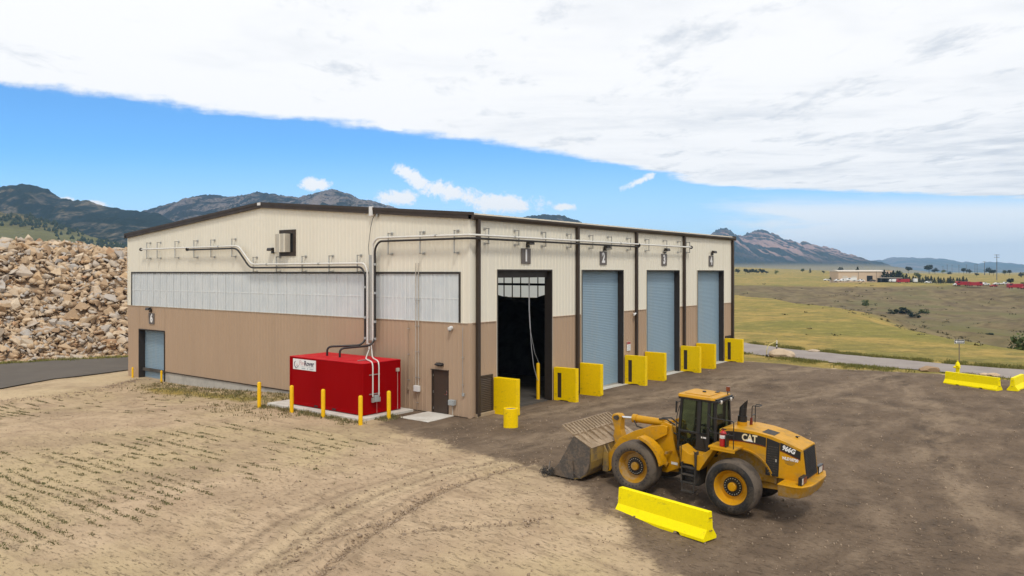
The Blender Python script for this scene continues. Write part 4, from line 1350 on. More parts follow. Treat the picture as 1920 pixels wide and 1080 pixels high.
def bracket(t_, c_, z0, z1, gable):
    m = MB()
    if gable:
        m.box(-OFF + 0.05, -OFF + 0.09, c_ - 0.03, c_ + 0.03, z0, z1)
        for zz in (z0, z1 - 0.05): m.box(-OFF + 0.05, -0.036, c_ - 0.028, c_ + 0.028, zz, zz + 0.05); m.box(-0.046, -0.036, c_ - 0.09, c_ + 0.09, zz - 0.03, zz + 0.08)
    else:
        m.box(c_ - 0.03, c_ + 0.03, -OFF + 0.05, -OFF + 0.09, z0, z1)
        for zz in (z0, z1 - 0.05): m.box(c_ - 0.028, c_ + 0.028, -OFF + 0.05, -0.036, zz, zz + 0.05); m.box(c_ - 0.09, c_ + 0.09, -0.046, -0.036, zz - 0.03, zz + 0.08)
    m.build('bracket', galv, t_)


def flange(t_, p, axis):
    m = MB(); d = Vector({'x': (1, 0, 0), 'y': (0, 1, 0), 'z': (0, 0, 1)}[axis])
    m.cyl(Vector(p) - d * 0.03, Vector(p) + d * 0.03, 0.12, 12); m.cyl(Vector(p) - d * 0.05, Vector(p) + d * 0.05, 0.07, 10)
    m.build('flange', blackp, t_, auto=40)


def coupling(t_, p, axis, mat=galv, r=0.075):
    m = MB(); d = Vector({'x': (1, 0, 0), 'y': (0, 1, 0), 'z': (0, 0, 1)}[axis])
    m.cyl(Vector(p) - d * 0.06, Vector(p) + d * 0.06, r, 10); m.build('coupling', mat, t_, auto=40)


XO = -OFF
gt = thing('gable_pipework', 'white and black pipe pair running left along the gable on wall brackets', 'pipework', (XO, 16.0, 8.0))
# white over black, from the far end to the riser and down
MBp = lambda pts, r, rr=0.35: MB().tube(arc_path(pts, rr), r, 10)
MBp([(XO, 31.0, 8.62), (XO, 18.75, 8.62), (XO, 17.35, 7.46), (XO, 7.1, 7.46), (XO, 6.86, 7.05), (XO, 6.86, 3.2)], 0.055).build('white_pipe', whitepipe, gt, auto=50)
MBp([(XO, 24.75, 8.48), (XO, 18.95, 8.48), (XO, 17.55, 7.26), (XO, 7.35, 7.26), (XO, 7.05, 6.9), (XO, 7.05, 3.35), (XO - 0.3, 7.12, 3.14), (-2.0, 8.13, 3.10), (-2.0, 8.13, 2.55)], 0.055, 0.4).build('black_pipe', blackpipe, gt, auto=50)
for c_ in (30.3, 28.85, 26.45, 24.05, 22.0, 19.6): bracket(gt, c_, 7.95, 9.10, True)
for c_ in (17.3, 14.95, 12.5, 10.1, 7.75): bracket(gt, c_, 7.0, 7.92, True)
flange(gt, (XO, 31.0, 8.62), 'y'); flange(gt, (XO, 24.75, 8.52), 'y')
for yy in (21.0, 15.8, 10.9): coupling(gt, (XO, yy, 8.62 if yy > 18 else 7.46), 'y')
for zz in (6.2, 4.6, 3.5): coupling(gt, (XO, 7.05, zz), 'z', greyp)
rt = thing('corner_pipework', 'white and black pipe pair wrapping the corner above bay doors 1 to 3', 'pipework', (XO, 3.0, 8.0))
MBp([(23.6, -OFF, 8.76), (-OFF, -OFF, 8.76), (XO, 6.10, 8.78), (XO, 6.44, 8.5), (XO, 6.44, 3.2)], 0.055).build('white_pipe', whitepipe, rt, auto=50)
MBp([(15.9, -OFF, 8.60), (-OFF, -OFF, 8.60), (XO, 5.95, 8.60), (XO, 6.28, 8.25), (XO, 6.28, 3.45), (XO - 0.3, 6.34, 3.16), (-2.1, 7.0, 3.08), (-2.1, 7.0, 2.55)], 0.055, 0.4).build('black_pipe', blackpipe, rt, auto=50)
for c_ in (1.05, 3.45, 5.82, 8.25, 10.55, 12.66, 15.0, 17.4, 19.95, 22.1, 23.5): bracket(rt, c_, 8.36, 9.14, False)
for c_ in (5.35, 3.05, 0.75): bracket(rt, c_, 7.9, 9.02, True)
flange(rt, (23.6, -OFF, 8.76), 'x'); flange(rt, (15.9, -OFF, 8.70), 'x')
for xx in (3.0, 8.9, 13.6): coupling(rt, (xx, -OFF, 8.76), 'x')
coupling(rt, (XO, 1.9, 8.78), 'y')
for zz in (7.4, 5.9, 4.4, 3.5): coupling(rt, (XO, 6.28, zz), 'z', greyp)
# riser back channel
MB().box(-0.30, -0.27, 6.48, 6.82, 3.4, 7.9).build('channel', galv, rt)
# drop wire from the rake
ct = thing('drop_cable', 'thin dark cable hanging from the rake joint to the pipe corner', 'cable', (-0.2, 6.7, 8.7))
MB().tube([(-0.06, 6.45, 9.98), (-0.15, 6.5, 10.02), (-0.2, 6.65, 9.8), (-0.22, 6.78, 9.3), (-0.25, 6.82, 8.9), (-0.3, 6.86, 8.3), (-0.3, 6.8, 7.9)], 0.016, 6).build('wire', blackp, ct)
MB().box(-0.12, -0.036, 6.36, 6.48, 9.92, 10.06).build('junction', galv, ct)
# hoist chain in bay 1
hc = thing('pull_chain', 'thin pale hoist chain looped down inside open bay door 1', 'chain', (6.2, 0.55, 0.0))
MB().tube([(5.55, 0.6, 6.7), (5.56, 0.6, 5.0), (5.75, 0.62, 3.0), (6.0, 0.65, 1.9), (6.35, 0.68, 1.15), (6.62, 0.7, 0.95)], 0.018, 6).build('chain', ropem, hc)
MB().tube([(5.52, 0.62, 6.7), (5.53, 0.62, 5.0), (5.62, 0.62, 4.0), (6.1, 0.65, 2.6), (6.62, 0.7, 1.9)], 0.012, 6).build('chain', ropem, hc)

# ------------------------------------------------------------------ red equipment container on its pad
cx0, cx1, cy0, cy1, cz0, cz1 = -3.25, -0.78, 3.92, 9.62, 0.16, 2.62
pd = MB(); pd.box(-3.72, -0.35, 3.45, 10.9, -0.5, 0.12)
po = pd.build('container_pad', padcon, None, bevel=0.02)
setp(po, 'long white concrete pad under the red container', 'concrete pad')
rc = thing('equipment_container', 'bright red steel container standing on a white pad beside the gable', 'container', ((cx0 + cx1) / 2, (cy0 + cy1) / 2, cz0))
MB().box(cx0 + 0.03, cx1 - 0.03, cy0 + 0.03, cy1 - 0.03, cz0 + 0.12, cz1 - 0.03).build('wall', red, rc, bevel=0.008)
m = MB()
for xx in (cx0, cx1 - 0.09):
    for yy in (cy0, cy1 - 0.09): m.box(xx, xx + 0.09, yy, yy + 0.09, cz0, cz1 - 0.002)
m.build('corner_post', red, rc, bevel=0.01)
m = MB()
for xx in (cx0 + 0.005, cx1 - 0.075): m.box(xx, xx + 0.07, cy0 + 0.09, cy1 - 0.09, cz0 + 0.0, cz0 + 0.14)
for yy in (cy0 + 0.005, cy1 - 0.075): m.box(cx0 + 0.09, cx1 - 0.09, yy, yy + 0.07, cz0 + 0.0, cz0 + 0.14)
m.build('base_rail', red, rc, bevel=0.008)
MB().box(cx0 + 0.004, cx1 - 0.004, cy0 + 0.004, cy1 - 0.004, cz1 - 0.03, cz1 + 0.012).build('roof', pmat('lit_top_red', (0.56, 0.006, 0.014), 0.5, var=0.06, scale=0.8, spec=0.15), rc, bevel=0.01)  # brighter red than the sides puts the light from above into the colour
for yy in (6.05, 7.45):
    m = MB(); m.box(cx0 - 0.003, cx0 + 0.05, yy - 0.14, yy + 0.14, cz0 + 0.03, cz0 + 0.12); m.build('forklift_pocket', blackp, rc)
# sign plate
sg = MB().box(cx0 + 0.004, cx0 + 0.028, 7.48, 9.33, 1.98, 2.52).build('sign_plate', signwhite, rc, bevel=0.003)
LB = Vector(LOC[rc])
def csign(yc, zc): return Matrix.Translation(-LB) @ Matrix.Translation((cx0 - 0.0, yc, zc)) @ Matrix.Rotation(R(-90), 4, 'Z') @ Matrix.Rotation(R(90), 4, 'X')
text_part('lettering', 'Fire', 0.34, csign(8.55, 2.32), printred, rc, 0.002, 0.0, 0.95, 'CENTER')
text_part('lettering', 'Rover', 0.34, csign(8.0, 2.32), navy, rc, 0.002, 0.008, 0.95, 'CENTER')
m = MB()
for k in range(7): m.box(cx0 - 0.002, cx0 + 0.003, 8.62 - k * 0.155 - 0.12, 8.62 - k * 0.155, 2.150, 2.172)
m.build('small_print', printgrey, rc)['kind'] = 'stuff'
m = MB()
for k in range(9):
    if k in (3, 5): continue
    m.box(cx0 - 0.002, cx0 + 0.003, 8.60 - k * 0.108 - 0.075, 8.60 - k * 0.108, 2.03, 2.10)
m.build('small_print', printgrey, rc)['kind'] = 'stuff'
# emblem: an open ring with a point, and a small mark inside
m = MB()
pts = []
for k in range(15):
    an = R(115 + k * 16)
    rr_ = 0.165 + (0.05 if k == 9 else 0)
    pts.append((cx0 - 0.001, 9.03 - math.cos(an) * rr_ * 1.05, 2.25 + math.sin(an) * rr_))
for p, q_ in zip(pts[:-1], pts[1:]): m.bar(p, q_, 0.006, 0.045, up=(1, 0, 0))
m.build('emblem', navy, rc)
MB().tube([(cx0 + 0.001, 9.06, 2.2), (cx0 + 0.001, 9.0, 2.17), (cx0 + 0.001, 8.95, 2.22), (cx0 + 0.001, 8.99, 2.27), (cx0 + 0.001, 9.04, 2.25)], 0.012, 5).build('emblem', printred, rc)
# conduits over the roof and down to the disconnect on the end
cl = thing('conduit_pair', 'pair of bright conduits dropping over the red container to a grey switch', 'conduit', (-0.5, 5.5, 0.2))
ye = cy0 - 0.07
MB().tube(arc_path([(XO, 6.74, 3.25), (XO, 6.72, 2.95), (-2.35, 4.75, 2.72), (-2.69, ye, 2.66), (-2.69, ye, 1.0)], 0.3), 0.034, 8).build('conduit', whitepipe, cl, auto=50)
MB().tube(arc_path([(XO, 6.56, 3.25), (XO, 6.54, 2.98), (-1.9, 4.75, 2.74), (-2.3, ye, 2.66), (-2.3, ye, 1.0)], 0.3), 0.034, 8).build('conduit', whitepipe, cl, auto=50)
for zz in (2.05, 1.12): MB().box(-2.86, -2.2, ye + 0.036, ye + 0.07, zz - 0.02, zz + 0.02).build('strut', galv, cl)
MB().box(-2.75, -2.0, 4.85, 4.9, 2.645, 2.69).build('strut', galv, cl)
MB().box(-2.62, -2.37, ye - 0.10, ye + 0.04, 0.74, 1.06).build('switch_box', greyp, cl, bevel=0.015)
for xx in (-2.69, -2.3): MB().box(xx - 0.065, xx + 0.065, ye - 0.06, ye + 0.06, 0.72, 0.95).build('fitting', galv, cl, bevel=0.02)
MB().cyl((-2.45, ye - 0.02, 0.14), (-2.45, ye - 0.02, 0.76), 0.018, 8).build('conduit', pmat('red_conduit', (0.45, 0.12, 0.10), 0.5, var=0.06), cl)
ob = thing('outlet_box', 'small beige box with thin conduit on the end of the red container', 'electrical box', (-1.0, cy0, 0.2))
MB().box(-1.10, -0.93, cy0 - 0.08, cy0 + 0.02, 2.05, 2.22).build('box', thin2, ob, bevel=0.01)
MB().cyl((-1.02, cy0 - 0.03, 0.16), (-1.02, cy0 - 0.03, 2.05), 0.016, 8).build('conduit', pmat('pink_conduit', (0.50, 0.26, 0.22), 0.5, var=0.06), ob)

# step pad at the personnel door
setp(MB().prism([(-1.95, 2.75), (-2.0, 0.85), (-0.02, 1.0), (-0.02, 2.75)], 'z', -0.3, 0.045).build('door_pad', padcon, None, bevel=0.015),
     'small white concrete step pad before the brown personnel door', 'concrete pad')

# ------------------------------------------------------------------ bollards
def bollard(x_, y_, label, h_=1.35, r_=0.098, zb=None, group='yellow bollards round the red container'):
    z_ = (gz(x_, y_) if zb is None else zb) - 0.25
    t_ = thing('bollard', label, 'bollard', (x_, y_, z_), group=group)
    pr_ = [(r_, 0), (r_, h_ + 0.19)] + [(r_ * math.cos(R(a_)), h_ + 0.19 + r_ * 0.75 * math.sin(R(a_))) for a_ in (20, 40, 60, 78)] + [(0.001, h_ + 0.19 + r_ * 0.75)]
    m_ = MB(); m_.lathe(pr_, (x_, y_, z_), 'z', 20); m_.build('sleeve', yellow2, t_, auto=60)
    m_ = MB(); m_.lathe([(r_ + 0.002, 0.20), (r_ + 0.03, 0.245), (r_ + 0.06, 0.262), (r_ + 0.16, 0.25)], (x_, y_, z_), 'z', 14); m_.build('soil_collar', gm, t_, smooth=True)


bollard(-4.32, 10.72, 'yellow bollard standing alone left of the red container')
bollard(-4.32, 7.98, 'yellow bollard before the sign end of the red container')
bollard(-4.17, 5.72, 'yellow bollard before the middle of the red container long side')
bollard(-4.21, 2.99, 'yellow bollard at the near corner of the red container')
bollard(-2.51, 2.93, 'yellow bollard before the short end of the red container')
bollard(-0.35, 32.25, 'thin yellow bollard left of low blue door six', 0.78, 0.07, group='yellow bollards at the low blue door')
bollard(-0.35, 28.15, 'thin yellow bollard right of low blue door six', 0.85, 0.07, group='yellow bollards at the low blue door')
bollard(6.55, 0.75, 'tall thin yellow bollard just inside open bay door one', 2.0, 0.10, zb=0.0, group='bollard in the open bay')
# stout pipe stub
t_ = thing('pipe_stub', 'stout yellow concrete filled pipe stub before the first push wall', 'bollard', (-0.5, -2.86, -0.2))
m = MB(); m.lathe([(0.33, -0.2), (0.33, 0.86), (0.315, 0.875), (0.275, 0.875), (0.27, 0.86), (0.27, 0.82)], (-0.5, -2.86, 0), 'z', 28); m.build('sleeve', yellow, t_, auto=40)
m = MB(); m.lathe([(0.27, 0.83), (0.15, 0.845), (0.001, 0.84)], (-0.5, -2.86, 0), 'z', 28); m.build('fill', pmat('rough_fill', (0.30, 0.26, 0.20), 0.95, var=0.25, scale=8, bump=0.6, bscale=14), t_, smooth=True)

# ------------------------------------------------------------------ yellow push walls either side of the bay doors
def push_wall(x0, label, slot, seed, L=1.42, H=1.80, T=0.30):
    r_ = random.Random(seed)
    z0 = -0.06
    t_ = thing('push_wall', label, 'push wall', (x0 + T / 2, -0.75, 0.0), group='yellow push walls flanking the bay doors')
    t_['kind'] = 'thing'
    y0, y1 = -0.08, -0.08 - L
    if not slot:
        m_ = MB(); m_.prism([(y0, z0), (y1 + 0.10, z0 + 0.0), (y1, z0 + 0.12), (y1, H), (y0, H)], 'x', x0, x0 + T)
        m_.build('wall', yellow, t_, bevel=0.015)
    else:
        s0, s1, sz0, sz1 = y0 - 0.22, y0 - 0.50, 0.16, H - 0.28
        m_ = MB()
        # ragged foot
        foot = [(y0, z0), (y0 - 0.22, z0 + 0.05 + 0.05 * r_.random()), (s1, z0 + 0.12), (y1 + 0.6, z0 + 0.10 + 0.06 * r_.random()), (y1 + 0.35, z0 + 0.03), (y1, z0 - 0.04)]
        a_ = MB()
        m_.prism([(y0, z0), (s0, z0 + 0.06), (s0, H), (y0, H)], 'x', x0, x0 + T)
        m_.prism([(s0, sz1), (s1, sz1), (s1, H), (s0, H)], 'x', x0, x0 + T)
        m_.prism([(s0, z0 + 0.06), (s1, z0 + 0.12), (s1, sz0), (s0, sz0)], 'x', x0, x0 + T)
        m_.prism([(s1, z0 + 0.12), (y1 + 0.55, z0 + 0.08 + 0.06 * r_.random()), (y1 + 0.3, z0 + 0.02), (y1, z0 - 0.02), (y1, H), (s1, H)], 'x', x0, x0 + T)
        me_ = m_
        w_ = me_.build('wall', yellow, t_)
        MB().box(x0 + 0.05, x0 + T - 0.05, s1 - 0.03, s0 + 0.03, sz0 - 0.02, sz1 + 0.02).build('slot_back', brown, t_)
    return t_


ordw = ['one', 'two', 'three', 'four']
for k, (a, b) in enumerate(DOORS):
    push_wall(a - 0.34, 'plain yellow push wall left of %s' % ['the open first bay door', 'the second bay door', 'the third bay door', 'the fourth bay door'][k], False, k)
    push_wall(b + 0.10, 'slotted yellow push wall right of %s' % ['the open first bay door', 'the second bay door', 'the third bay door', 'the fourth bay door by the road'][k], True, k + 10)

# ------------------------------------------------------------------ jersey barriers
def jersey(x_, y_, ang_, L, label):
    t_ = thing('jersey_barrier', label, 'barrier', (x_, y_, gz(x_, y_) - 0.02), ang_, group='yellow concrete barriers')
    P = [(-0.29, 0.0), (0.29, 0.0), (0.29, 0.08), (0.13, 0.30), (0.085, 0.76), (-0.085, 0.76), (-0.13, 0.30), (-0.29, 0.08)]
    m_ = MB()
    notch = [(-L * 0.22, 0.13), (L * 0.22, 0.13)]
    # body in slices so the drain notches are real openings at the foot
    cuts = [-L / 2, -L * 0.22 - 0.13, -L * 0.22 - 0.07, -L * 0.22 + 0.07, -L * 0.22 + 0.13, L * 0.22 - 0.13, L * 0.22 - 0.07, L * 0.22 + 0.07, L * 0.22 + 0.13, L / 2]
    lift = [0, 0, 0.075, 0.075, 0, 0, 0.075, 0.075, 0, 0]
    vs = []
    for c_, l_ in zip(cuts, lift):
        for (yy, zz) in P: vs.append((c_, yy, max(zz, l_)))
    n_ = len(P); fs = []
    for i_ in range(len(cuts) - 1):
        for k in range(n_): fs.append((i_ * n_ + k, i_ * n_ + (k + 1) % n_, (i_ + 1) * n_ + (k + 1) % n_, (i_ + 1) * n_ + k))
    fs += [tuple(range(n_)), tuple(range((len(cuts) - 1) * n_, len(cuts) * n_))]
    m_.add(vs, fs); m_.build('body', yellowb, t_, bevel=0.015, local=True)
    for s in (-1, 1):
        for zz in (0.26, 0.60):
            q_ = MB(); q_.tube([(s * (L / 2 - 0.02), -0.045, zz), (s * (L / 2 + 0.05), -0.03, zz), (s * (L / 2 + 0.05), 0.03, zz), (s * (L / 2 - 0.02), 0.045, zz)], 0.012, 6)
            q_.build('loop', pmat('loop_steel', (0.30, 0.19, 0.03), 0.6, metal=0.4, var=0.2) if 'loop_steel' not in MATS else MATS['loop_steel'], t_, local=True)


jersey(-8.10, -14.28, R(78.0), 3.18, 'yellow concrete barrier beside the wheel loader rear tyre')
jersey(26.78, -17.35, R(63), 3.4, 'long yellow concrete barrier in front of the yellow hydrant')
jersey(27.6, -19.62, R(-6), 2.6, 'short end of a yellow concrete barrier at the road mouth')

# hydrant
hx, hy = 32.6, -15.75
t_ = thing('fire_hydrant', 'yellow fire hydrant behind the long yellow barrier', 'hydrant', (hx, hy, gz(hx, hy)))
h0 = gz(hx, hy)
m = MB(); m.lathe([(0.19, 0.0), (0.19, 0.06), (0.13, 0.07), (0.12, 0.55), (0.17, 0.56), (0.17, 0.62), (0.14, 0.63), (0.13, 0.70), (0.09, 0.80), (0.04, 0.85), (0.035, 0.92), (0.001, 0.92)], (hx, hy, h0), 'z', 18); m.build('barrel', yellowb, t_, auto=40)
for an in (35, 125, 215):
    d_ = Vector((math.cos(R(an)), math.sin(R(an)), 0)); m = MB()
    m.cyl(Vector((hx, hy, h0 + 0.48)) + d_ * 0.1, Vector((hx, hy, h0 + 0.48)) + d_ * 0.24, 0.07, 10); m.cyl(Vector((hx, hy, h0 + 0.48)) + d_ * 0.24, Vector((hx, hy, h0 + 0.48)) + d_ * 0.29, 0.05, 6)
    m.build('nozzle', yellowb, t_, auto=40)

# one-way sign
sx, sy = 40.6, -14.7
s0 = gz(sx, sy)
t_ = thing('one_way_sign', 'one way arrow sign on a thin post beyond the road', 'sign', (sx, sy, s0))
MB().box(sx - 0.03, sx + 0.03, sy - 0.03, sy + 0.03, s0 - 0.1, s0 + 1.75).build('post', post_grey, t_)
# board turned toward the yard
An = TH - R(90) + R(2)
Ms = Matrix.Translation((-0.035 * math.cos(TH), -0.035 * math.sin(TH), 1.60)) @ Matrix.Rotation(An, 4, 'Z') @ Matrix.Rotation(R(90), 4, 'X')
def plate(poly, thick, mat_, name, off):
    m_ = MB(); m_.prism(poly, 'z', off, off + thick); m_.v = [tuple(Ms @ Vector(p)) for p in m_.v]
    return m_.build(name, mat_, t_, local=True)
plate([(-0.40, -0.14), (0.40, -0.14), (0.40, 0.14), (-0.40, 0.14)], 0.01, signwhite, 'border', 0.0)
plate([(-0.385, -0.122), (0.385, -0.122), (0.385, 0.122), (-0.385, 0.122)], 0.003, blackp, 'board', 0.0105)
plate([(-0.36, 0.0), (-0.22, -0.105), (-0.22, -0.055), (0.34, -0.055), (0.34, 0.055), (-0.22, 0.055), (-0.22, 0.105)], 0.003, signwhite, 'arrow', 0.014)
text_part('lettering', 'ONE WAY', 0.11, Ms @ Matrix.Translation((0.06, 0, 0.0185)), blackp, t_, 0.001, 0.0, 1.0)

# ------------------------------------------------------------------ wheel loader
LO = Vector((-4.78, -13.81)); LA = R(90.7)
wl = thing('wheel_loader', 'big yellow wheel loader parked with its bucket down toward the bays', 'loader', (LO.x, LO.y, -0.074), LA)
wl.rotation_euler = (0, R(-2.2), LA)
WX0 = [-4.10, -3.6, -3.44, -3.02, -2.55, -1.71, -1.38, -1.05, -0.86, 0.54, 0.9, 1.08, 1.59, 1.91, 2.73, 2.95, 3.3, 3.38, 3.85, 4.06, 4.53, 4.95, 5.22]
WX1 = [-3.76, -3.52, -3.40, -2.93, -2.47, -1.64, -1.35, -0.99, -0.75, 0.42, 0.73, 0.91, 1.38, 1.62, 2.38, 2.65, 2.93, 3.10, 3.55, 3.76, 4.22, 4.60, 4.82]


def lwarp(p):
    x_, y_, z_ = p
    if x_ < -0.97 and z_ > 1.155 and abs(y_) < 0.9: y_ *= float(np.interp(x_, [-3.6, -1.0], [0.74, 0.90]))
    elif -0.97 <= x_ < 0.7 and 1.4 < z_ and abs(y_) < 0.9: y_ *= 0.86
    return (float(np.interp(x_, WX0, WX1)), y_, z_)


def LP(m_, name, mat_, parent=None, warp=True, **kw):
    if warp: m_.v = [lwarp(p) for p in m_.v]
    return m_.build(name, mat_, parent or wl, local=True, **kw)

# wheels
def wheel(xc, side, dusty):
    y_out = 1.46 * side; y_in = 0.82 * side; s = side
    rim_r = 0.50
    prof = [(rim_r, y_in), (0.60, y_in - s * 0.02), (0.72, y_in + s * 0.02), (0.79, y_in + s * 0.09), (0.812, y_in + s * 0.2), (0.812, y_out - s * 0.2), (0.79, y_out - s * 0.085), (0.73, y_out - s * 0.02), (0.62, y_out + s * 0.005), (0.56, y_out - s * 0.005), (0.53, y_out - s * 0.03), (rim_r, y_out - s * 0.09)]
    m_ = MB(); m_.lathe(prof, (xc, 0, 0.80), 'y', 56)
    m_.m = [1 if (k % (len(prof) - 1)) in (3, 4, 5, 6) else 0 for k in range(len(m_.f))]
    w_ = LP(m_, 'wheel', [rubber if not dusty else rubberd, rubberd], warp=False, auto=35)
    q_ = MB()
    for k in range(30):
        an = 2 * math.pi * k / 30
        c_ = Vector((xc + 0.585 * math.cos(an), y_out + s * 0.0025, 0.80 + 0.585 * math.sin(an)))
        Mx = Matrix.Rotation(-an, 3, 'Y')
        pts = []
        for a_ in range(8):
            b_ = 2 * math.pi * a_ / 8
            pts.append(c_ + Mx @ Vector((0.030 * math.cos(b_), 0, 0.021 * math.sin(b_))))
        q_.add(pts + [p + Vector((0, -s * 0.03, 0)) for p in pts], [tuple(range(8))] + [(a_, (a_ + 1) % 8, 8 + (a_ + 1) % 8, 8 + a_) for a_ in range(8)])
    LP(q_, 'tyre_hole_shade', blackp, w_, warp=False)['kind'] = 'stuff'  # flush black ovals stand for the shade in the sidewall holes
    q_ = MB(); q_.lathe([(0.505, y_out - s * 0.06), (0.49, y_out - s * 0.07), (0.475, y_out - s * 0.10), (0.43, y_out - s * 0.26), (0.40, y_out - s * 0.30), (0.31, y_out - s * 0.30), (0.30, y_out - s * 0.27), (0.001, y_out - s * 0.27)], (xc, 0, 0.80), 'y', 40)
    LP(q_, 'rim', catyel if not dusty else catyel_d, w_, warp=False, auto=30)
    q_ = MB(); q_.lathe([(0.285, y_out - s * 0.268), (0.285, y_out - s * 0.255), (0.13, y_out - s * 0.25), (0.12, y_out - s * 0.26)], (xc, 0, 0.80), 'y', 32)
    LP(q_, 'hub_plate', blackp, w_, warp=False, auto=30)
    q_ = MB(); q_.lathe([(0.135, y_out - s * 0.25), (0.13, y_out - s * 0.18), (0.11, y_out - s * 0.16), (0.001, y_out - s * 0.155)], (xc, 0, 0.80), 'y', 24)
    LP(q_, 'hub_cap', catyel if not dusty else catyel_d, w_, warp=False, auto=30)
    q_ = MB()
    for k in range(20):
        an = 2 * math.pi * k / 20
        q_.cyl((xc + 0.235 * math.cos(an), y_out - s * 0.252, 0.80 + 0.235 * math.sin(an)), (xc + 0.235 * math.cos(an), y_out - s * 0.225, 0.80 + 0.235 * math.sin(an)), 0.015, 6)
    LP(q_, 'wheel_nuts', galv, w_, warp=False)['kind'] = 'stuff'
    return w_


for xc in (1.61, -1.61):
    for s in (1, -1): wheel(xc, s, xc > 0)
# axles
for xc in (1.61, -1.61):
    m = MB(); m.cyl((xc, -1.0, 0.80), (xc, 1.0, 0.80), 0.20, 14); m.cyl((xc, -0.25, 0.80), (xc, 0.25, 0.80), 0.34, 16); LP(m, 'axle', blackd, warp=False, auto=40)
# rear frame and engine enclosure
m = MB(); m.prism([(-3.2, 0.78), (-0.2, 0.62), (0.25, 0.7), (0.25, 1.2), (-3.2, 1.22)], 'y', -0.48, 0.48); LP(m, 'rear_frame', catyel_d, bevel=0.02)
side = [(-1.02, 1.55), (-1.02, 2.33), (-1.3, 2.405), (-1.75, 2.42), (-2.2, 2.40), (-2.6, 2.345), (-3.0, 2.245), (-3.43, 2.09), (-3.585, 1.16), (-2.42, 1.16)]
arch = [(-1.71 + 1.0 * math.cos(R(a_)), 0.80 + 1.0 * math.sin(R(a_))) for a_ in range(156, 40, -8)]
hood_poly = side[:9] + [(-2.80, 1.16)] + [p for p in arch if p[1] > 1.16] 
m = MB(); m.prism(hood_poly, 'y', -0.82, 0.82); hood = LP(m, 'engine_hood', catyel, bevel=0.035)
# wheel-arch linings
for s in (1, -1):
    m = MB(); m.strip([(-1.71 + 0.99 * math.cos(R(a_)), 0.80 + 0.99 * math.sin(R(a_))) for a_ in range(158, 52, -7)], 0.03, 'y', s * 0.5, s * 0.84)
    LP(m, 'rear_fender', catyel_d)
    # raised arch rim on the hood side
    m = MB(); m.strip([(-1.71 + 1.03 * math.cos(R(a_)), 0.80 + 1.03 * math.sin(R(a_))) for a_ in range(154, 40, -6)], 0.03, 'y', s * 0.81, s * 0.86)
    LP(m, 'arch_lip', catyel)
m = MB(); m.box(-2.75, -0.70, -0.52, 0.52, 0.95, 1.80); LP(m, 'inner_bulkhead', catyel_d)
# side decals and doors
def top_z(x_): return float(np.interp(-x_, [1.02, 1.3, 1.75, 2.2, 2.6, 3.0, 3.43], [2.33, 2.405, 2.42, 2.40, 2.345, 2.245, 2.09]))
for s in (1, -1):
    def stripe(xa, xb, dz0, dz1, y_, mat_, name):
        xs_ = np.linspace(xa, xb, 9)
        poly = [(x_, top_z(x_) - dz0) for x_ in xs_] + [(x_, top_z(x_) - dz1) for x_ in xs_[::-1]]
        m_ = MB(); m_.prism(poly, 'y', s * 0.815, s * y_); return LP(m_, name, mat_, hood)
    stripe(-1.08, -2.44, 0.085, 0.345, 0.826, blackp, 'decal_band')
    stripe(-1.08, -2.44, 0.348, 0.372, 0.827, lampred, 'decal_line')
    stripe(-2.86, -3.40, 0.075, 0.30, 0.826, blackp, 'decal_band')
    stripe(-2.86, -3.40, 0.303, 0.325, 0.827, lampred, 'decal_line')
    m = MB(); m.prism([(-2.46, 1.19), (-2.84, 1.19), (-2.85, 2.19), (-2.46, 2.285)], 'y', s * 0.815, s * 0.838); sc_ = LP(m, 'side_screen', blackp, hood, bevel=0.006)
    m = MB()
    for zz in np.arange(1.26, 2.1, 0.07): m.box(-2.80, -2.50, s * 0.838, s * 0.846, zz, zz + 0.03)
    LP(m, 'screen_bars', blackd, hood)
    m = MB(); m.box(-2.78, -2.74, s * 0.838, s * 0.855, 1.62, 1.70); LP(m, 'latch', galv, hood)
def side_text(txt, size, x_, z_, mat_, rot, sx_, fat):
    Mx = Matrix.Translation((x_, 0.832, z_)) @ Matrix.Rotation(R(180), 4, 'Z') @ Matrix.Rotation(R(90), 4, 'X') @ Matrix.Rotation(R(rot), 4, 'Z')
    o_ = text_part('lettering', txt, size, Mx, mat_, hood, 0.003, fat, sx_)
    for v_ in o_.data.vertices: v_.co = lwarp(v_.co)
    return o_
creamtxt = pmat('decal_cream', (0.78, 0.66, 0.40), 0.5, var=0.03)
side_text('CAT', 0.285, -1.945, 2.185, creamtxt, 0, 0.82, 0.010)
m = MB(); m.prism([(-1.83, 2.092), (-2.07, 2.092), (-1.95, 2.185)], 'y', 0.834, 0.8385); LP(m, 'decal_triangle', signwhite, hood)
side_text('966G', 0.19, -3.10, 2.03, signwhite, -15, 0.82, 0.008)
side_text('WLD10730', 0.115, -3.14, 1.76, signwhite, -3, 0.76, 0.005)
m = MB()
for k, (wd, zz) in enumerate(((0.30, 1.715), (0.27, 1.675), (0.24, 1.635), (0.15, 1.60))): m.box(-3.14 - wd / 2, -3.14 + wd / 2, 0.821, 0.824, zz - 0.012, zz + 0.012)
LP(m, 'small_print', pmat('faded_print', (0.28, 0.16, 0.02), 0.6, var=0.1), hood)['kind'] = 'stuff'
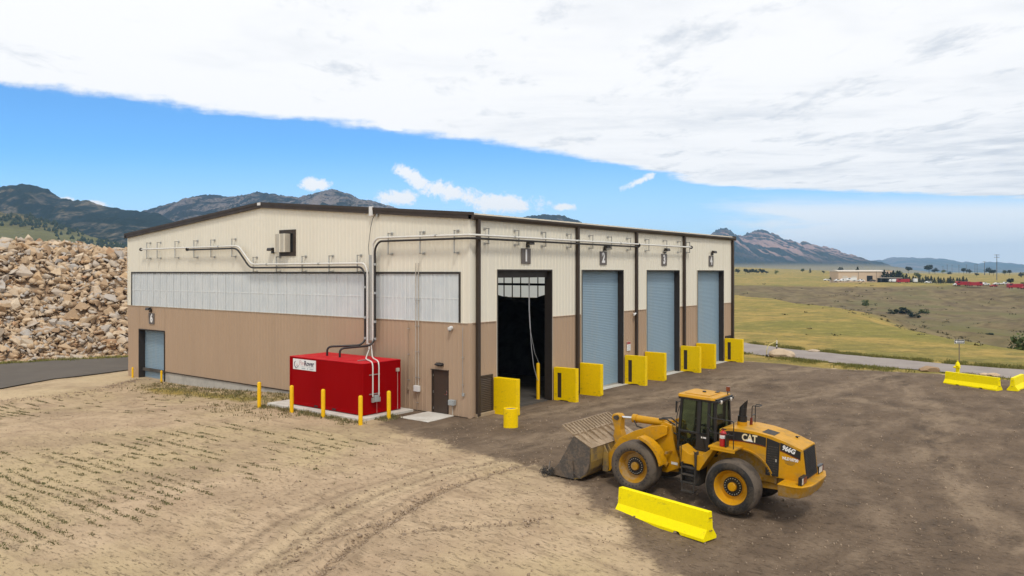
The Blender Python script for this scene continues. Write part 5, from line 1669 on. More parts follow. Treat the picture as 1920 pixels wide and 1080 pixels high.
# rear grille
m = MB(); m.prism([(-3.46, 2.06), (-3.61, 1.24), (-3.56, 1.2), (-3.40, 2.04)], 'y', -0.70, 0.70); LP(m, 'grille_back', blackp, hood)
gs = math.atan2(0.15, 0.82)
for k in range(18):
    f_ = (k + 0.5) / 18
    x_ = -3.462 - 0.15 * f_; z_ = 2.05 - 0.80 * f_
    m = MB(); m.obox((x_ - 0.012, 0, z_), (0.03, 1.38, 0.012), Matrix.Rotation(R(25), 3, 'Y')); LP(m, 'grille_slat', blackd, hood)
for s in (1, -1):
    m = MB(); m.prism([(-3.44, 2.08), (-3.62, 1.18), (-3.50, 1.18), (-3.36, 2.06)], 'y', s * 0.70, s * 0.80)
    LP(m, 'grille_frame', catyel, hood, bevel=0.01)
# hood-top screen, cap and air intake
m = MB(); m.prism([(-2.25, -0.05), (-2.62, -0.05), (-2.62, 0.62), (-2.25, 0.62)], 'z', 2.30, 2.31)
m.v = [(p[0], p[1], top_z(p[0]) + (0.006 if p[2] > 2.305 else -0.01)) for p in m.v]; LP(m, 'top_screen', blackd, hood)
m = MB(); m.cyl((-3.05, -0.35, 2.22), (-3.05, -0.35, 2.27), 0.035, 10); m.box(-3.12, -3.02, -0.39, -0.31, 2.262, 2.275); LP(m, 'hood_latch', blackp, hood)
# exhaust stack
m = MB(); m.cyl((-1.44, 0.05, 2.40), (-1.44, 0.05, 2.52), 0.16, 20); LP(m, 'stack_base', catyel, auto=40)
m = MB(); m.cyl((-1.44, 0.05, 2.52), (-1.44, 0.05, 2.70), 0.15, 20); m.cyl((-1.44, 0.05, 2.70), (-1.45, 0.05, 2.95), 0.12, 20); stk = LP(m, 'exhaust_stack', blackp, auto=40)
m = MB()
ring0 = []; ring1 = []
for k in range(20):
    an = 2 * math.pi * k / 20
    x_ = 0.12 * math.cos(an); y_ = 0.12 * math.sin(an)
    ring0.append((-1.45 + x_, 0.05 + y_, 2.95)); ring1.append((-1.47 + x_ * 1.05, 0.05 + y_, 3.08 - 1.0 * x_))
m.add(ring0 + ring1, [(k, (k + 1) % 20, 20 + (k + 1) % 20, 20 + k) for k in range(20)]); LP(m, 'stack_pipe', blackp, stk, smooth=True)
m = MB(); m.tube(arc_path([(-1.62, -0.35, 2.38), (-1.62, -0.35, 2.98), (-1.84, -0.35, 2.99), (-1.84, -0.7, 2.99), (-1.62, -0.7, 2.98), (-1.62, -0.7, 2.38)], 0.05, 3), 0.016, 6); m.tube([(-1.62, -0.35, 2.68), (-1.62, -0.7, 2.68)], 0.014, 6); LP(m, 'rear_handrail', blackp)
m = MB(); m.cyl((-1.66, -0.2, 2.40), (-1.66, -0.2, 2.55), 0.05, 10); m.cyl((-1.66, -0.2, 2.55), (-1.66, -0.2, 2.64), 0.04, 10); LP(m, 'precleaner', lampred, auto=40)
# counterweight bumper
plan = [(-3.02, 0.55), (-3.02, 1.26), (-3.45, 1.26), (-3.72, 1.16), (-4.03, 0.72), (-4.10, 0.40), (-4.10, -0.40), (-4.03, -0.72), (-3.72, -1.16), (-3.45, -1.26), (-3.02, -1.26), (-3.02, -0.55)]
m = MB(); m.prism(plan, 'z', 0.80, 1.13)
m.v = [((p[0] + 3.02) * (0.78 if p[2] < 1 else 1) - 3.02, p[1] * (0.94 if p[2] < 1 else 1), p[2]) for p in m.v]
cw = LP(m, 'counterweight', catyel_d, bevel=0.03)
m = MB(); m.prism([(p[0] - 0.015 if p[0] < -3.1 else p[0], p[1] * 1.01) for p in plan], 'z', 1.131, 1.165); LP(m, 'top_plate', catyel, cw, bevel=0.012)
for s in (1, -1):
    m = MB(); m.box(-3.66, -3.50, s * 0.93 - 0.13, s * 0.93 + 0.13, 1.166, 1.40); tl = LP(m, 'tail_lamp', blackp, bevel=0.012)
    m = MB(); m.box(-3.675, -3.661, s * 0.93 - 0.11, s * 0.93 - 0.005, 1.20, 1.37); LP(m, 'lens', lampred, tl)
    m = MB(); m.box(-3.675, -3.661, s * 0.93 + 0.005, s * 0.93 + 0.11, 1.20, 1.37); LP(m, 'lens', lampwhite, tl)
# cab
m = MB(); m.prism([(0.62, 1.42), (0.55, 1.52), (-0.92, 1.52), (-0.92, 1.42)], 'y', -0.76, 0.76); LP(m, 'cab_floor', blackp)
m = MB()
zt = 3.13
def post(x0b, x0t, y_, wx, wy): 
    s_ = 1 if y_ > 0 else -1
    m.add([(x0b - wx / 2, y_ - wy / 2, 1.5), (x0b + wx / 2, y_ - wy / 2, 1.5), (x0b + wx / 2, y_ + wy / 2, 1.5), (x0b - wx / 2, y_ + wy / 2, 1.5),
           (x0t - wx / 2, y_ * 0.955 - wy / 2, zt), (x0t + wx / 2, y_ * 0.955 - wy / 2, zt), (x0t + wx / 2, y_ * 0.955 + wy / 2, zt), (x0t - wx / 2, y_ * 0.955 + wy / 2, zt)],
          [(0, 3, 2, 1), (4, 5, 6, 7), (0, 1, 5, 4), (1, 2, 6, 5), (2, 3, 7, 6), (3, 0, 4, 7)])
for s in (1, -1):
    post(0.56, 0.47, s * 0.73, 0.10, 0.09); post(-0.23, -0.24, s * 0.73, 0.16, 0.08); post(-0.62, -0.62, s * 0.73, 0.12, 0.09); post(-0.90, -0.80, s * 0.66, 0.09, 0.10)
m.box(-0.93, 0.6, -0.76, 0.76, 3.06, 3.13)
for s in (1, -1):
    m.box(-0.62, 0.55, s * 0.70, s * 0.765, 2.02, 2.09); m.box(-0.9, 0.6, s * 0.70, s * 0.77, 1.5, 1.60)
    m.box(-0.62, -0.22, s * 0.71, s * 0.765, 1.6, 2.09)
m.box(-0.93, -0.88, -0.72, 0.72, 1.5, 2.15)
m.box(0.56, 0.61, -0.72, 0.72, 1.5, 1.62)
cab = LP(m, 'cab_frame', blackp, bevel=0.012)
def pane(vs_, name='pane'):
    m_ = MB(); n_ = len(vs_); m_.add(vs_, [tuple(range(n_))]); return LP(m_, name, glass, cab)
for s in (1, -1):
    y_ = s * 0.735; yt = s * 0.70
    pane([(0.52, y_, 2.09), (-0.16, y_, 2.09), (-0.17, yt, 3.06), (0.43, yt, 3.06)])
    pane([(0.52, y_, 1.60), (-0.16, y_, 1.60), (-0.16, y_, 2.02), (0.52, y_, 2.02)])
    pane([(-0.31, y_, 2.09), (-0.57, y_, 2.09), (-0.57, yt, 3.06), (-0.31, yt, 3.06)])
    pane([(-0.68, y_, 2.0), (-0.87, s * 0.68, 2.0), (-0.79, s * 0.64, 3.06), (-0.67, yt, 3.06)])
pane([(0.585, 0.70, 1.62), (0.585, -0.70, 1.62), (0.49, -0.67, 3.06), (0.49, 0.67, 3.06)])
pane([(-0.905, 0.64, 2.15), (-0.905, -0.64, 2.15), (-0.82, -0.61, 3.06), (-0.82, 0.61, 3.06)])
m = MB(); m.prism([(0.66, -0.70), (0.66, 0.70), (0.56, 0.82), (-0.72, 0.82), (-0.86, 0.72), (-0.86, -0.72), (-0.72, -0.82), (0.56, -0.82)], 'z', 3.132, 3.22)
m.v = [(p[0] * (0.97 if p[2] > 3.2 else 1), p[1] * (0.96 if p[2] > 3.2 else 1), p[2]) for p in m.v]
roof = LP(m, 'cab_roof', catyel, bevel=0.02)
m = MB(); m.box(-0.55, 0.45, -0.55, 0.55, 3.22, 3.24); LP(m, 'roof_panel', catyel, roof, bevel=0.008)
m = MB(); m.cyl((-0.05, -0.1, 3.24), (-0.05, -0.1, 3.275), 0.07, 12); m.box(-0.5, -0.38, -0.5, -0.3, 3.24, 3.26); LP(m, 'roof_vent', blackp, roof)
m = MB(); m.box(-0.90, -0.78, -0.72, 0.72, 3.07, 3.18); LP(m, 'roof_rear_trim', blackp, roof)
m = MB()
for y_ in (0.45, -0.45): m.cyl((-0.90, y_, 3.08), (-0.95, y_, 3.07), 0.06, 12)
LP(m, 'work_lamp', lampwhite, roof)
m = MB(); m.cyl((-0.83, -0.45, 3.15), (-0.83, -0.45, 3.32), 0.02, 8); bc = LP(m, 'beacon_bracket', blackp)
m = MB(); m.cyl((-0.83, -0.45, 3.32), (-0.83, -0.45, 3.46), 0.065, 14); LP(m, 'beacon', pmat('amber_lens', (0.20, 0.045, 0.015), 0.25, var=0.05), bc, auto=40)
# inside the cab
m = MB(); m.box(-0.72, -0.25, -0.26, 0.26, 1.80, 1.95); m.prism([(-0.75, 1.92), (-0.60, 1.92), (-0.68, 2.62), (-0.80, 2.62)], 'y', -0.25, 0.25); m.box(-0.6, -0.35, -0.15, 0.15, 1.52, 1.8); LP(m, 'seat', blackd, cab, bevel=0.03)
m = MB(); m.bar((0.42, 0, 1.52), (0.18, 0, 2.18), 0.12, 0.10); LP(m, 'steering_column', blackd, cab)
m = MB(); pts = [(0.16 + 0.10 * math.cos(a_) * 0.55, 0.20 * math.sin(a_), 2.22 + 0.16 * math.cos(a_)) for a_ in np.linspace(0, 2 * math.pi, 22)]; m.tube(pts, 0.017, 6); LP(m, 'steering_wheel', blackp, cab)
m = MB(); m.box(-0.55, 0.1, -0.55, -0.33, 1.52, 2.0); m.cyl((0.0, -0.44, 2.0), (0.03, -0.44, 2.2), 0.02, 6); LP(m, 'console', blackd, cab, bevel=0.02)
m = MB(); m.tube([(0.58, 0.78, 1.75), (0.60, 0.84, 2.1), (0.60, 0.84, 2.5), (0.52, 0.80, 2.85)], 0.014, 6); LP(m, 'door_handrail', blackp, cab); m = MB(); m.tube([(-0.52, 0.80, 1.62), (-0.45, 0.83, 2.0), (-0.42, 0.80, 2.35)], 0.012, 6); LP(m, 'door_handrail', blackp, cab)
m = MB(); m.box(0.60, 0.66, 0.82, 0.86, 2.62, 2.98); m.bar((0.5, 0.74, 3.0), (0.63, 0.84, 2.92), 0.02, 0.02); LP(m, 'mirror', blackp, cab)
m = MB(); m.box(-0.56, -0.36, 0.766, 0.77, 1.93, 1.98); LP(m, 'door_label', signwhite, cab)
# platform, rail, extinguisher
m = MB(); m.box(-1.75, -0.95, 0.70, 1.36, 1.86, 1.92); m.prism([(-1.75, 1.80), (-1.0, 1.80), (-1.0, 1.86), (-1.75, 1.86)], 'y', 1.30, 1.36); plat = LP(m, 'platform', catyel, bevel=0.012)
m = MB(); m.tube(arc_path([(-0.62, 0.80, 2.72), (-1.0, 1.30, 2.74), (-1.68, 1.32, 2.74), (-1.70, 1.32, 1.92)], 0.06, 3), 0.017, 6); m.tube(arc_path([(-0.64, 0.80, 2.30), (-1.0, 1.30, 2.32), (-1.70, 1.32, 2.32)], 0.05, 3), 0.014, 6); LP(m, 'platform_rail', blackp, plat)
m = MB(); m.lathe([(0.001, 0), (0.085, 0.0), (0.09, 0.03), (0.09, 0.38), (0.07, 0.44), (0.03, 0.47), (0.03, 0.50), (0.001, 0.50)], (-1.28, 1.16, 1.925), 'z', 16); fe = LP(m, 'fire_extinguisher', redp, auto=40)
m = MB(); m.lathe([(0.092, 0.24), (0.092, 0.34)], (-1.28, 1.16, 1.925), 'z', 16); LP(m, 'label', signwhite, fe)
m = MB(); m.box(-1.36, -1.24, 1.14, 1.18, 2.425, 2.455); m.tube([(-1.24, 1.16, 2.43), (-1.17, 1.2, 2.35), (-1.18, 1.2, 2.1)], 0.012, 6); LP(m, 'valve', blackp, fe)
m = MB(); m.box(-1.42, -1.38, 1.05, 1.27, 1.925, 2.3); LP(m, 'extinguisher_bracket', blackp, fe)
# stepped side tank, ladder
m = MB(); m.prism([(0.18, 1.70), (0.14, 1.20), (-0.36, 1.20), (-0.50, 1.06), (-0.62, 1.06), (-1.05, 1.78), (-1.05, 1.86), (-0.62, 1.52), (-0.2, 1.52)], 'y', 0.72, 1.22); LP(m, 'side_tank', catyel, bevel=0.015)
m = MB(); m.prism([(0.18, 1.70), (0.14, 1.20), (-0.36, 1.20), (-0.50, 1.06), (-0.62, 1.06), (-1.05, 1.78), (-1.05, 1.86), (-0.62, 1.52), (-0.2, 1.52)], 'y', -0.72, -1.22); LP(m, 'side_tank', catyel, bevel=0.015)
m = MB()
for x_ in (0.02, -0.50): m.box(x_ - 0.025, x_ + 0.025, 1.10, 1.30, 0.62, 1.62 if x_ < -0.2 else 1.25)
lad = LP(m, 'ladder', blackd)
for z_ in (1.12, 0.90, 0.66):
    m = MB(); m.box(-0.50, 0.02, 1.12, 1.34, z_ - 0.02, z_ + 0.02); LP(m, 'step', blackd, lad)
m = MB(); m.bar((-0.02, 1.32, 0.64), (-0.05, 1.34, 0.40), 0.03, 0.03); m.bar((-0.48, 1.32, 0.64), (-0.50, 1.34, 0.40), 0.03, 0.03); m.box(-0.52, -0.02, 1.24, 1.40, 0.38, 0.42); LP(m, 'step', blackd, lad)
m = MB(); m.box(-0.55, 0.10, 0.5, 1.1, 0.55, 1.18); LP(m, 'battery_box', blackd)
m = MB(); m.tube(arc_path([(0.10, 1.24, 1.1), (0.08, 1.26, 1.5), (0.10, 1.24, 1.8)], 0.1, 3), 0.016, 6); m.tube(arc_path([(-0.46, 1.24, 1.25), (-0.46, 1.30, 1.62), (-0.40, 1.24, 1.62)], 0.05, 3), 0.016, 6); LP(m, 'grab_rail', blackp)
# articulation
m = MB(); m.cyl((0.35, 0, 0.5), (0.35, 0, 1.7), 0.16, 14); m.box(0.15, 0.75, -0.4, 0.4, 0.6, 0.75); m.box(0.15, 0.75, -0.4, 0.4, 1.35, 1.5); LP(m, 'articulation_joint', blackd)
m = MB()
for y_ in (0.3, 0.42, -0.3, -0.42): m.tube([(0.1, y_, 1.35), (0.45, y_ * 1.2, 1.75), (0.9, y_, 1.9)], 0.022, 6)
LP(m, 'hoses', blackp)
for s in (1, -1):
    m = MB(); m.cyl((-0.25, s * 0.55, 0.85), (0.75, s * 0.42, 0.85), 0.06, 10); LP(m, 'steering_cylinder', catyel_d, auto=40)
# front frame with loader tower
m = MB(); m.prism([(0.62, 0.66), (1.2, 0.58), (2.2, 0.58), (2.38, 0.85), (2.2, 1.2), (0.62, 1.2)], 'y', -0.42, 0.42); LP(m, 'front_frame', catyel_d, bevel=0.02)
for s in (1, -1):
    m = MB(); m.prism([(1.26, 2.14), (1.12, 2.20), (0.90, 2.14), (0.80, 1.62), (0.56, 1.10), (0.53, 0.82), (1.0, 0.60), (1.9, 0.62), (2.2, 0.95), (1.75, 1.5), (1.40, 1.75)], 'y', s * 0.44, s * 0.53)
    tw = LP(m, 'loader_tower', catyel, bevel=0.012)
    m = MB(); m.cyl((1.06, s * 0.44, 2.0), (1.06, s * 0.56, 2.0), 0.08, 14); LP(m, 'pivot_pin', catyel_d, tw, auto=40)
    m = MB(); m.box(0.60, 0.86, s * 0.531, s * 0.535, 0.90, 0.98); LP(m, 'tower_label', signwhite, tw)
    # lift arms
    m = MB(); m.prism([(0.98, 2.10), (1.16, 2.12), (1.6, 2.02), (2.3, 1.78), (2.85, 1.46), (3.15, 1.05), (3.42, 0.55), (3.45, 0.34), (3.34, 0.24), (3.18, 0.30), (2.92, 0.72), (2.62, 1.02), (2.1, 1.20), (1.5, 1.55), (1.0, 1.84)], 'y', s * 0.555, s * 0.67)
    la = LP(m, 'lift_arm', catyel, bevel=0.012)
    m = MB(); m.cyl((3.33, s * 0.5, 0.36), (3.33, s * 0.72, 0.36), 0.09, 14); LP(m, 'bucket_pin', blackd, la, auto=40)
    m = MB(); m.cyl((0.95, s * 0.61, 0.85), (1.75, s * 0.61, 1.12), 0.10, 14); LP(m, 'lift_cylinder', catyel_d, auto=40)
    m = MB(); m.cyl((1.75, s * 0.61, 1.12), (2.3, s * 0.61, 1.30), 0.05, 12); LP(m, 'lift_rod', chrome, auto=40)
    # front fender over the back half of the wheel
    fp = [(1.61 + 0.97 * math.cos(R(a_)), 0.80 + 0.97 * math.sin(R(a_))) for a_ in range(96, 172, 6)]
    m = MB(); m.strip(fp, 0.035, 'y', s * 0.86, s * 1.42); ff_ = LP(m, 'front_fender', catyel, warp=False, bevel=0.008)
    m = MB(); m.strip([(1.61 + 0.965 * math.cos(R(a_)), 0.80 + 0.965 * math.sin(R(a_))) for a_ in range(100, 168, 8)], -0.07, 'y', s * 1.40, s * 1.425); LP(m, 'fender_lip', catyel, ff_, warp=False)
    m = MB(); m.bar((0.86, s * 0.5, 1.30), (0.86, s * 0.98, 1.34), 0.07, 0.07); LP(m, 'fender_bracket', catyel_d, ff_)
m = MB(); m.cyl((1.62, -0.56, 1.52), (1.62, 0.56, 1.52), 0.10, 12); m.box(2.1, 2.45, -0.56, 0.56, 1.28, 1.52); LP(m, 'cross_tube', catyel_d, auto=40)
# bellcrank, tilt cylinder
m = MB(); m.prism([(3.14, 2.05), (3.24, 2.12), (3.38, 2.10), (3.42, 1.98), (3.34, 1.6), (3.36, 1.35), (3.28, 1.0), (3.05, 0.70), (2.9, 0.72), (2.86, 0.95), (2.98, 1.3), (3.12, 1.6)], 'y', -0.16, 0.16); bk = LP(m, 'bellcrank', catyel, bevel=0.02)
m = MB(); m.cyl((3.28, -0.20, 2.0), (3.28, 0.20, 2.0), 0.08, 14); LP(m, 'pivot_pin', blackd, bk, auto=40)
m = MB(); m.cyl((1.45, 0, 2.06), (2.70, 0, 2.04), 0.125, 18); m.cyl((2.58, 0, 2.042), (2.74, 0, 2.04), 0.145, 18); m.cyl((1.38, -0.2, 2.06), (1.38, 0.2, 2.06), 0.09, 12); tcy = LP(m, 'tilt_cylinder', catyel, auto=40)
m = MB(); m.cyl((2.74, 0, 2.04), (3.22, 0, 2.0), 0.05, 14); LP(m, 'piston_rod', chrome, tcy, auto=40)
m = MB(); m.tube([(2.62, 0.16, 2.0), (2.45, 0.24, 1.85), (2.0, 0.26, 1.78), (1.5, 0.25, 1.95), (1.15, 0.2, 2.05)], 0.025, 6); m.tube([(1.6, 0.1, 2.18), (1.3, 0.12, 2.22), (0.95, 0.2, 2.1), (0.7, 0.3, 1.85)], 0.025, 6); m.tube([(1.6, -0.1, 2.18), (1.2, -0.05, 2.25), (0.9, -0.1, 2.05)], 0.025, 6); LP(m, 'hoses', blackp, tcy)
m = MB(); m.box(0.78, 1.15, -0.40, 0.40, 1.85, 2.08); m.cyl((0.7, 0.1, 2.0), (0.7, 0.1, 2.2), 0.06, 8); LP(m, 'valve_block', catyel_d, bevel=0.02)
m = MB(); m.bar((2.95, 0, 0.80), (3.40, 0, 0.78), 0.14, 0.12); LP(m, 'tilt_link', catyel_d)
# bucket
BW = 1.53
prof = [(5.0, 0.03), (3.98, 0.03), (3.74, 0.09), (3.54, 0.24), (3.42, 0.45), (3.37, 0.70), (3.37, 1.17)]
m = MB(); m.strip(prof, -0.04, 'y', -BW, BW); bk_ = LP(m, 'bucket', bucketback)
m = MB(); m.strip([(3.36, 1.172), (4.07, 1.475)], -0.035, 'y', -BW, BW); LP(m, 'bucket_top_sheet', bucketm, bk_)
for s in (1, -1):
    m = MB(); m.prism([(3.372, 1.16), (3.372, 0.70), (3.425, 0.45), (3.545, 0.245), (3.745, 0.10), (3.98, 0.04), (4.85, 0.04), (4.80, 0.20), (4.10, 1.42), (4.05, 1.45)], 'y', s * (BW - 0.045), s * (BW + 0.0)); LP(m, 'bucket_side', buckets, bk_)
    m = MB(); m.prism([(4.95, 0.02), (4.88, 0.22), (4.42, 0.62), (4.10, 0.62), (4.02, 0.25), (4.0, 0.02)], 'y', s * (BW + 0.001), s * (BW + 0.045)); LP(m, 'side_cutter', buckets, bk_, bevel=0.01)
    m = MB(); m.strip([(4.06, 0.64), (4.02, 0.25), (3.75, 0.11)], 0.02, 'y', s * (BW + 0.001), s * (BW + 0.05)); LP(m, 'side_rib', buckets, bk_)
m = MB(); m.prism([(5.22, 0.012), (4.85, 0.0), (4.85, 0.05), (5.0, 0.06)], 'y', -BW - 0.04, BW + 0.04); LP(m, 'cutting_edge', buckets, bk_)
# spill rack
m = MB(); m.bar((4.08, -BW, 1.49), (4.08, BW, 1.49), 0.06, 0.06); m.bar((4.56, -BW, 1.74), (4.56, BW, 1.74), 0.05, 0.045); LP(m, 'rack_rail', bucketm, bk_)
nb_ = 17
for k in range(nb_):
    y_ = -BW + 0.02 + (2 * BW - 0.04) * k / (nb_ - 1)
    m = MB(); m.bar((4.08, y_, 1.49), (4.56, y_, 1.74), 0.075, 0.05); LP(m, 'rack_bar', bucketm, bk_)
for k in range(8):
    y_ = -1.3 + 2.6 * k / 7
    m = MB(); m.add([(3.42, y_ - 0.02, 1.20), (4.05, y_ - 0.02, 1.47), (4.05, y_ - 0.02, 1.58), (3.75, y_ - 0.02, 1.40), (3.42, y_ + 0.02, 1.20), (4.05, y_ + 0.02, 1.47), (4.05, y_ + 0.02, 1.58), (3.75, y_ + 0.02, 1.40)], [(0, 1, 2, 3), (7, 6, 5, 4), (0, 4, 5, 1), (1, 5, 6, 2), (2, 6, 7, 3), (3, 7, 4, 0)])
    LP(m, 'gusset', bucketm, bk_)
for s in (1, -1):
    m = MB(); m.prism([(3.36, 1.15), (3.36, 0.28), (3.24, 0.28), (3.22, 0.46), (3.26, 0.9)], 'y', s * 0.48, s * 0.54); LP(m, 'hinge_plate', bucketback, bk_)
    m = MB(); m.prism([(3.36, 1.15), (3.36, 0.28), (3.24, 0.28), (3.22, 0.46), (3.26, 0.9)], 'y', s * 0.72, s * 0.78); LP(m, 'hinge_plate', bucketback, bk_)
m = MB(); m.prism([(3.36, 1.16), (3.36, 0.6), (3.22, 0.7), (3.20, 0.86), (3.26, 1.05)], 'y', -0.10, 0.10); LP(m, 'link_plate', bucketback, bk_)

# ------------------------------------------------------------------ rubble pile
def stone_ramp(t_, fac):
    return t_.ramp(fac, [(0.0, (0.30, 0.195, 0.115)), (0.2, (0.45, 0.315, 0.195)), (0.42, (0.56, 0.42, 0.275)), (0.62, (0.48, 0.40, 0.32)), (0.74, (0.40, 0.37, 0.34)), (0.84, (0.60, 0.50, 0.38)), (0.95, (0.54, 0.36, 0.20)), (1.0, (0.42, 0.24, 0.14))])


def stone_mat(name, attr):
    m_, t_, o_ = mk(name)
    b_ = t_.n('ShaderNodeBsdfPrincipled'); t_.link(b_.outputs[0], o_.inputs[0])
    if attr:
        a_ = t_.n('ShaderNodeAttribute'); a_.attribute_name = 'tone'; f_ = a_.outputs['Fac']
    else:
        f_ = t_.n('ShaderNodeObjectInfo').outputs['Random']
    pos_ = t_.n('ShaderNodeNewGeometry').outputs['Position']
    n_ = t_.noise(pos_, 2.2, 5, 0.65); n2_ = t_.noise(pos_, 11.0, 4, 0.65)
    c_ = stone_ramp(t_, f_)
    c_ = t_.mix(t_.math('MULTIPLY', t_.smooth(n_, 0.45, 0.7), 0.5), c_, (0.34, 0.24, 0.155))
    c_ = t_.mix(t_.math('MULTIPLY', t_.smooth(n2_, 0.52, 0.72), 0.35), c_, (0.66, 0.56, 0.43))
    t_.link(c_, b_.inputs['Base Color']); b_.inputs['Roughness'].default_value = 0.95; b_.inputs['Specular IOR Level'].default_value = 0.1
    bp_ = t_.n('ShaderNodeBump'); bp_.inputs['Strength'].default_value = 0.5; bp_.inputs['Distance'].default_value = 0.05
    t_.link(t_.math('ADD', n_, t_.math('MULTIPLY', n2_, 0.5)), bp_.inputs['Height']); t_.link(bp_.outputs[0], b_.inputs['Normal'])
    return m_


stone_m = stone_mat('rubble_stone', False)
stone_a = stone_mat('rubble_stone_small', True)


def stone_shape(seed, flat=0.45):
    r_ = np.random.default_rng(seed)
    bm_ = bmesh.new()
    pts_ = r_.uniform(-0.5, 0.5, (13, 3)) * np.array([1.0, 0.72, flat])
    # push points out to the box faces so that slabs stay slabby
    for p_ in pts_:
        k_ = r_.integers(0, 3); p_[k_] = math.copysign(0.5, p_[k_]) * [1.0, 0.72, flat][k_] * r_.uniform(0.85, 1)
    for p_ in pts_: bm_.verts.new(p_)
    res = bmesh.ops.convex_hull(bm_, input=bm_.verts)
    loose = [v_ for v_ in bm_.verts if not v_.link_faces]
    bmesh.ops.delete(bm_, geom=loose, context='VERTS')
    bmesh.ops.recalc_face_normals(bm_, faces=bm_.faces)
    me_ = bpy.data.meshes.new('stone'); bm_.to_mesh(me_); bm_.free()
    me_.materials.append(stone_m)
    V_ = np.zeros(len(me_.vertices) * 3, np.float32); me_.vertices.foreach_get('co', V_)
    F_ = np.array([list(p_.vertices) for p_ in me_.polygons])
    return me_, V_.reshape(-1, 3), F_


SH = [stone_shape(100 + k, f_) for k, f_ in enumerate([0.22, 0.26, 0.3, 0.34, 0.38, 0.45, 0.5, 0.6, 0.28, 0.2, 0.4, 0.55, 0.24, 0.7])]
PB = np.array([2.1, 48.85]); PA = np.array([0.936, -0.352]); PU = np.array([0.352, 0.936])
PZ0 = -0.75


def pile_z(s_, t_):
    """s along the foot of the pile, t into it"""
    s_ = np.asarray(s_, float); t_ = np.asarray(t_, float)
    h_ = 11.3 * sstep(-1.0, 21, t_) ** 0.93 + 0.9 * fbm(s_ * 0.12, t_ * 0.12, 3, 131) * sstep(2, 8, t_)
    h_ = h_ * sstep(40, 26, s_) * (1 - 0.07 * sstep(-10, 8, s_)) + 0.5 * fbm(s_ * 0.5, t_ * 0.5, 3, 133) * sstep(0.5, 3, t_)
    return PZ0 - 0.3 + h_ * sstep(-42, -34, s_)


rp = thing('rubble_pile', 'tall pile of broken tan stone slabs and concrete rubble left of the building', 'rubble pile', (PB[0], PB[1], PZ0))
ns_, nt_ = 130, 60
S_, T_ = np.meshgrid(np.linspace(-42, 40, ns_), np.linspace(-1.5, 60, nt_), indexing='ij')
Z_ = pile_z(S_, T_) - 0.42
Z_ = np.where(T_ > 45, Z_ * sstep(60, 45, T_) - 0.5, Z_)
P_ = PB + S_[..., None] * PA + T_[..., None] * PU
V = np.concatenate([P_ - PB, (Z_ - PZ0)[..., None]], -1).reshape(-1, 3)
i, j = np.meshgrid(np.arange(ns_ - 1), np.arange(nt_ - 1), indexing='ij')
q = np.stack([i * nt_ + j, (i + 1) * nt_ + j, (i + 1) * nt_ + j + 1, i * nt_ + j + 1], -1).reshape(-1, 4)
me = np_mesh('core', V, q); me.materials.append(pmat('rubble_fines', (0.30, 0.215, 0.14), 0.95, var=0.15, scale=0.6, col2=(0.36, 0.22, 0.12), bump=0.9, bscale=3, world_pos=True))
link_mesh('core', me, rp)
# stones
stones = []
N = 9800
for k in range(N):
    if k < 8700:
        s_ = rng.uniform(-16, 12); t_ = rng.uniform(-0.6, 24) if rng.random() < 0.85 else rng.uniform(18, 30)
    else:
        s_ = rng.uniform(-38, 34); t_ = rng.uniform(-0.5, 34)
    sz = float(np.clip(rng.lognormal(-0.70, 0.52), 0.2, 1.9))
    if t_ < 4: sz *= 0.85
    stones.append((sz, s_, t_))
stones.sort(key=lambda a_: -a_[0])
SS_ = np.array([a_[1] for a_ in stones]); TT_ = np.array([a_[2] for a_ in stones])
PZ_ = pile_z(SS_, TT_); DS_ = (pile_z(SS_ + 0.15, TT_) - PZ_) / 0.15; DT_ = (pile_z(SS_, TT_ + 0.15) - PZ_) / 0.15
sv_, sf_, st_ = [], [], []
npart = 0; base = 0
for (sz, s_, t_), z_, dzs, dzt in zip(stones, PZ_, DS_, DT_):
    n_ = Vector((-dzs * PA[0] - dzt * PU[0], -dzs * PA[1] - dzt * PU[1], 1)).normalized()
    qn = Vector((0, 0, 1)).rotation_difference(n_.lerp(Vector((0, 0, 1)), rng.uniform(0, 0.8)).normalized())
    rot = qn @ Euler((rng.normal(0, 0.5), rng.normal(0, 0.5), rng.uniform(0, 6.28))).to_quaternion()
    p_ = PB + s_ * PA + t_ * PU
    k_ = int(rng.integers(0, len(SH)))
    me_, SV, SF = SH[k_]
    loc = Vector((p_[0] - PB[0], p_[1] - PB[1], z_ - PZ0 + 0.08 * sz + rng.uniform(-0.22, 0.22)))
    scl = (sz, sz * rng.uniform(0.75, 1.15), sz * rng.uniform(0.8, 1.2))
    inview = -9.5 < s_ < 6.5 and t_ < 23
    if npart < 300 and inview:
        o_ = link_mesh('stone', me_, rp); o_.location = loc; o_.rotation_mode = 'QUATERNION'; o_.rotation_quaternion = rot; o_.scale = scl
        npart += 1
    else:
        M_ = np.array(rot.to_matrix())
        sv_.append((SV * np.array(scl)) @ M_.T + np.array(loc)); sf_.append(SF + base); st_.append(np.full(len(SV), rng.random()))
        base += len(SV)
me = np_mesh('small_stones', np.concatenate(sv_), None, np.concatenate(sf_))
at_ = me.attributes.new('tone', 'FLOAT', 'POINT'); at_.data.foreach_set('value', np.concatenate(st_).astype(np.float32))
me.materials.append(stone_a)
so = link_mesh('small_stones', me, rp); so['kind'] = 'stuff'


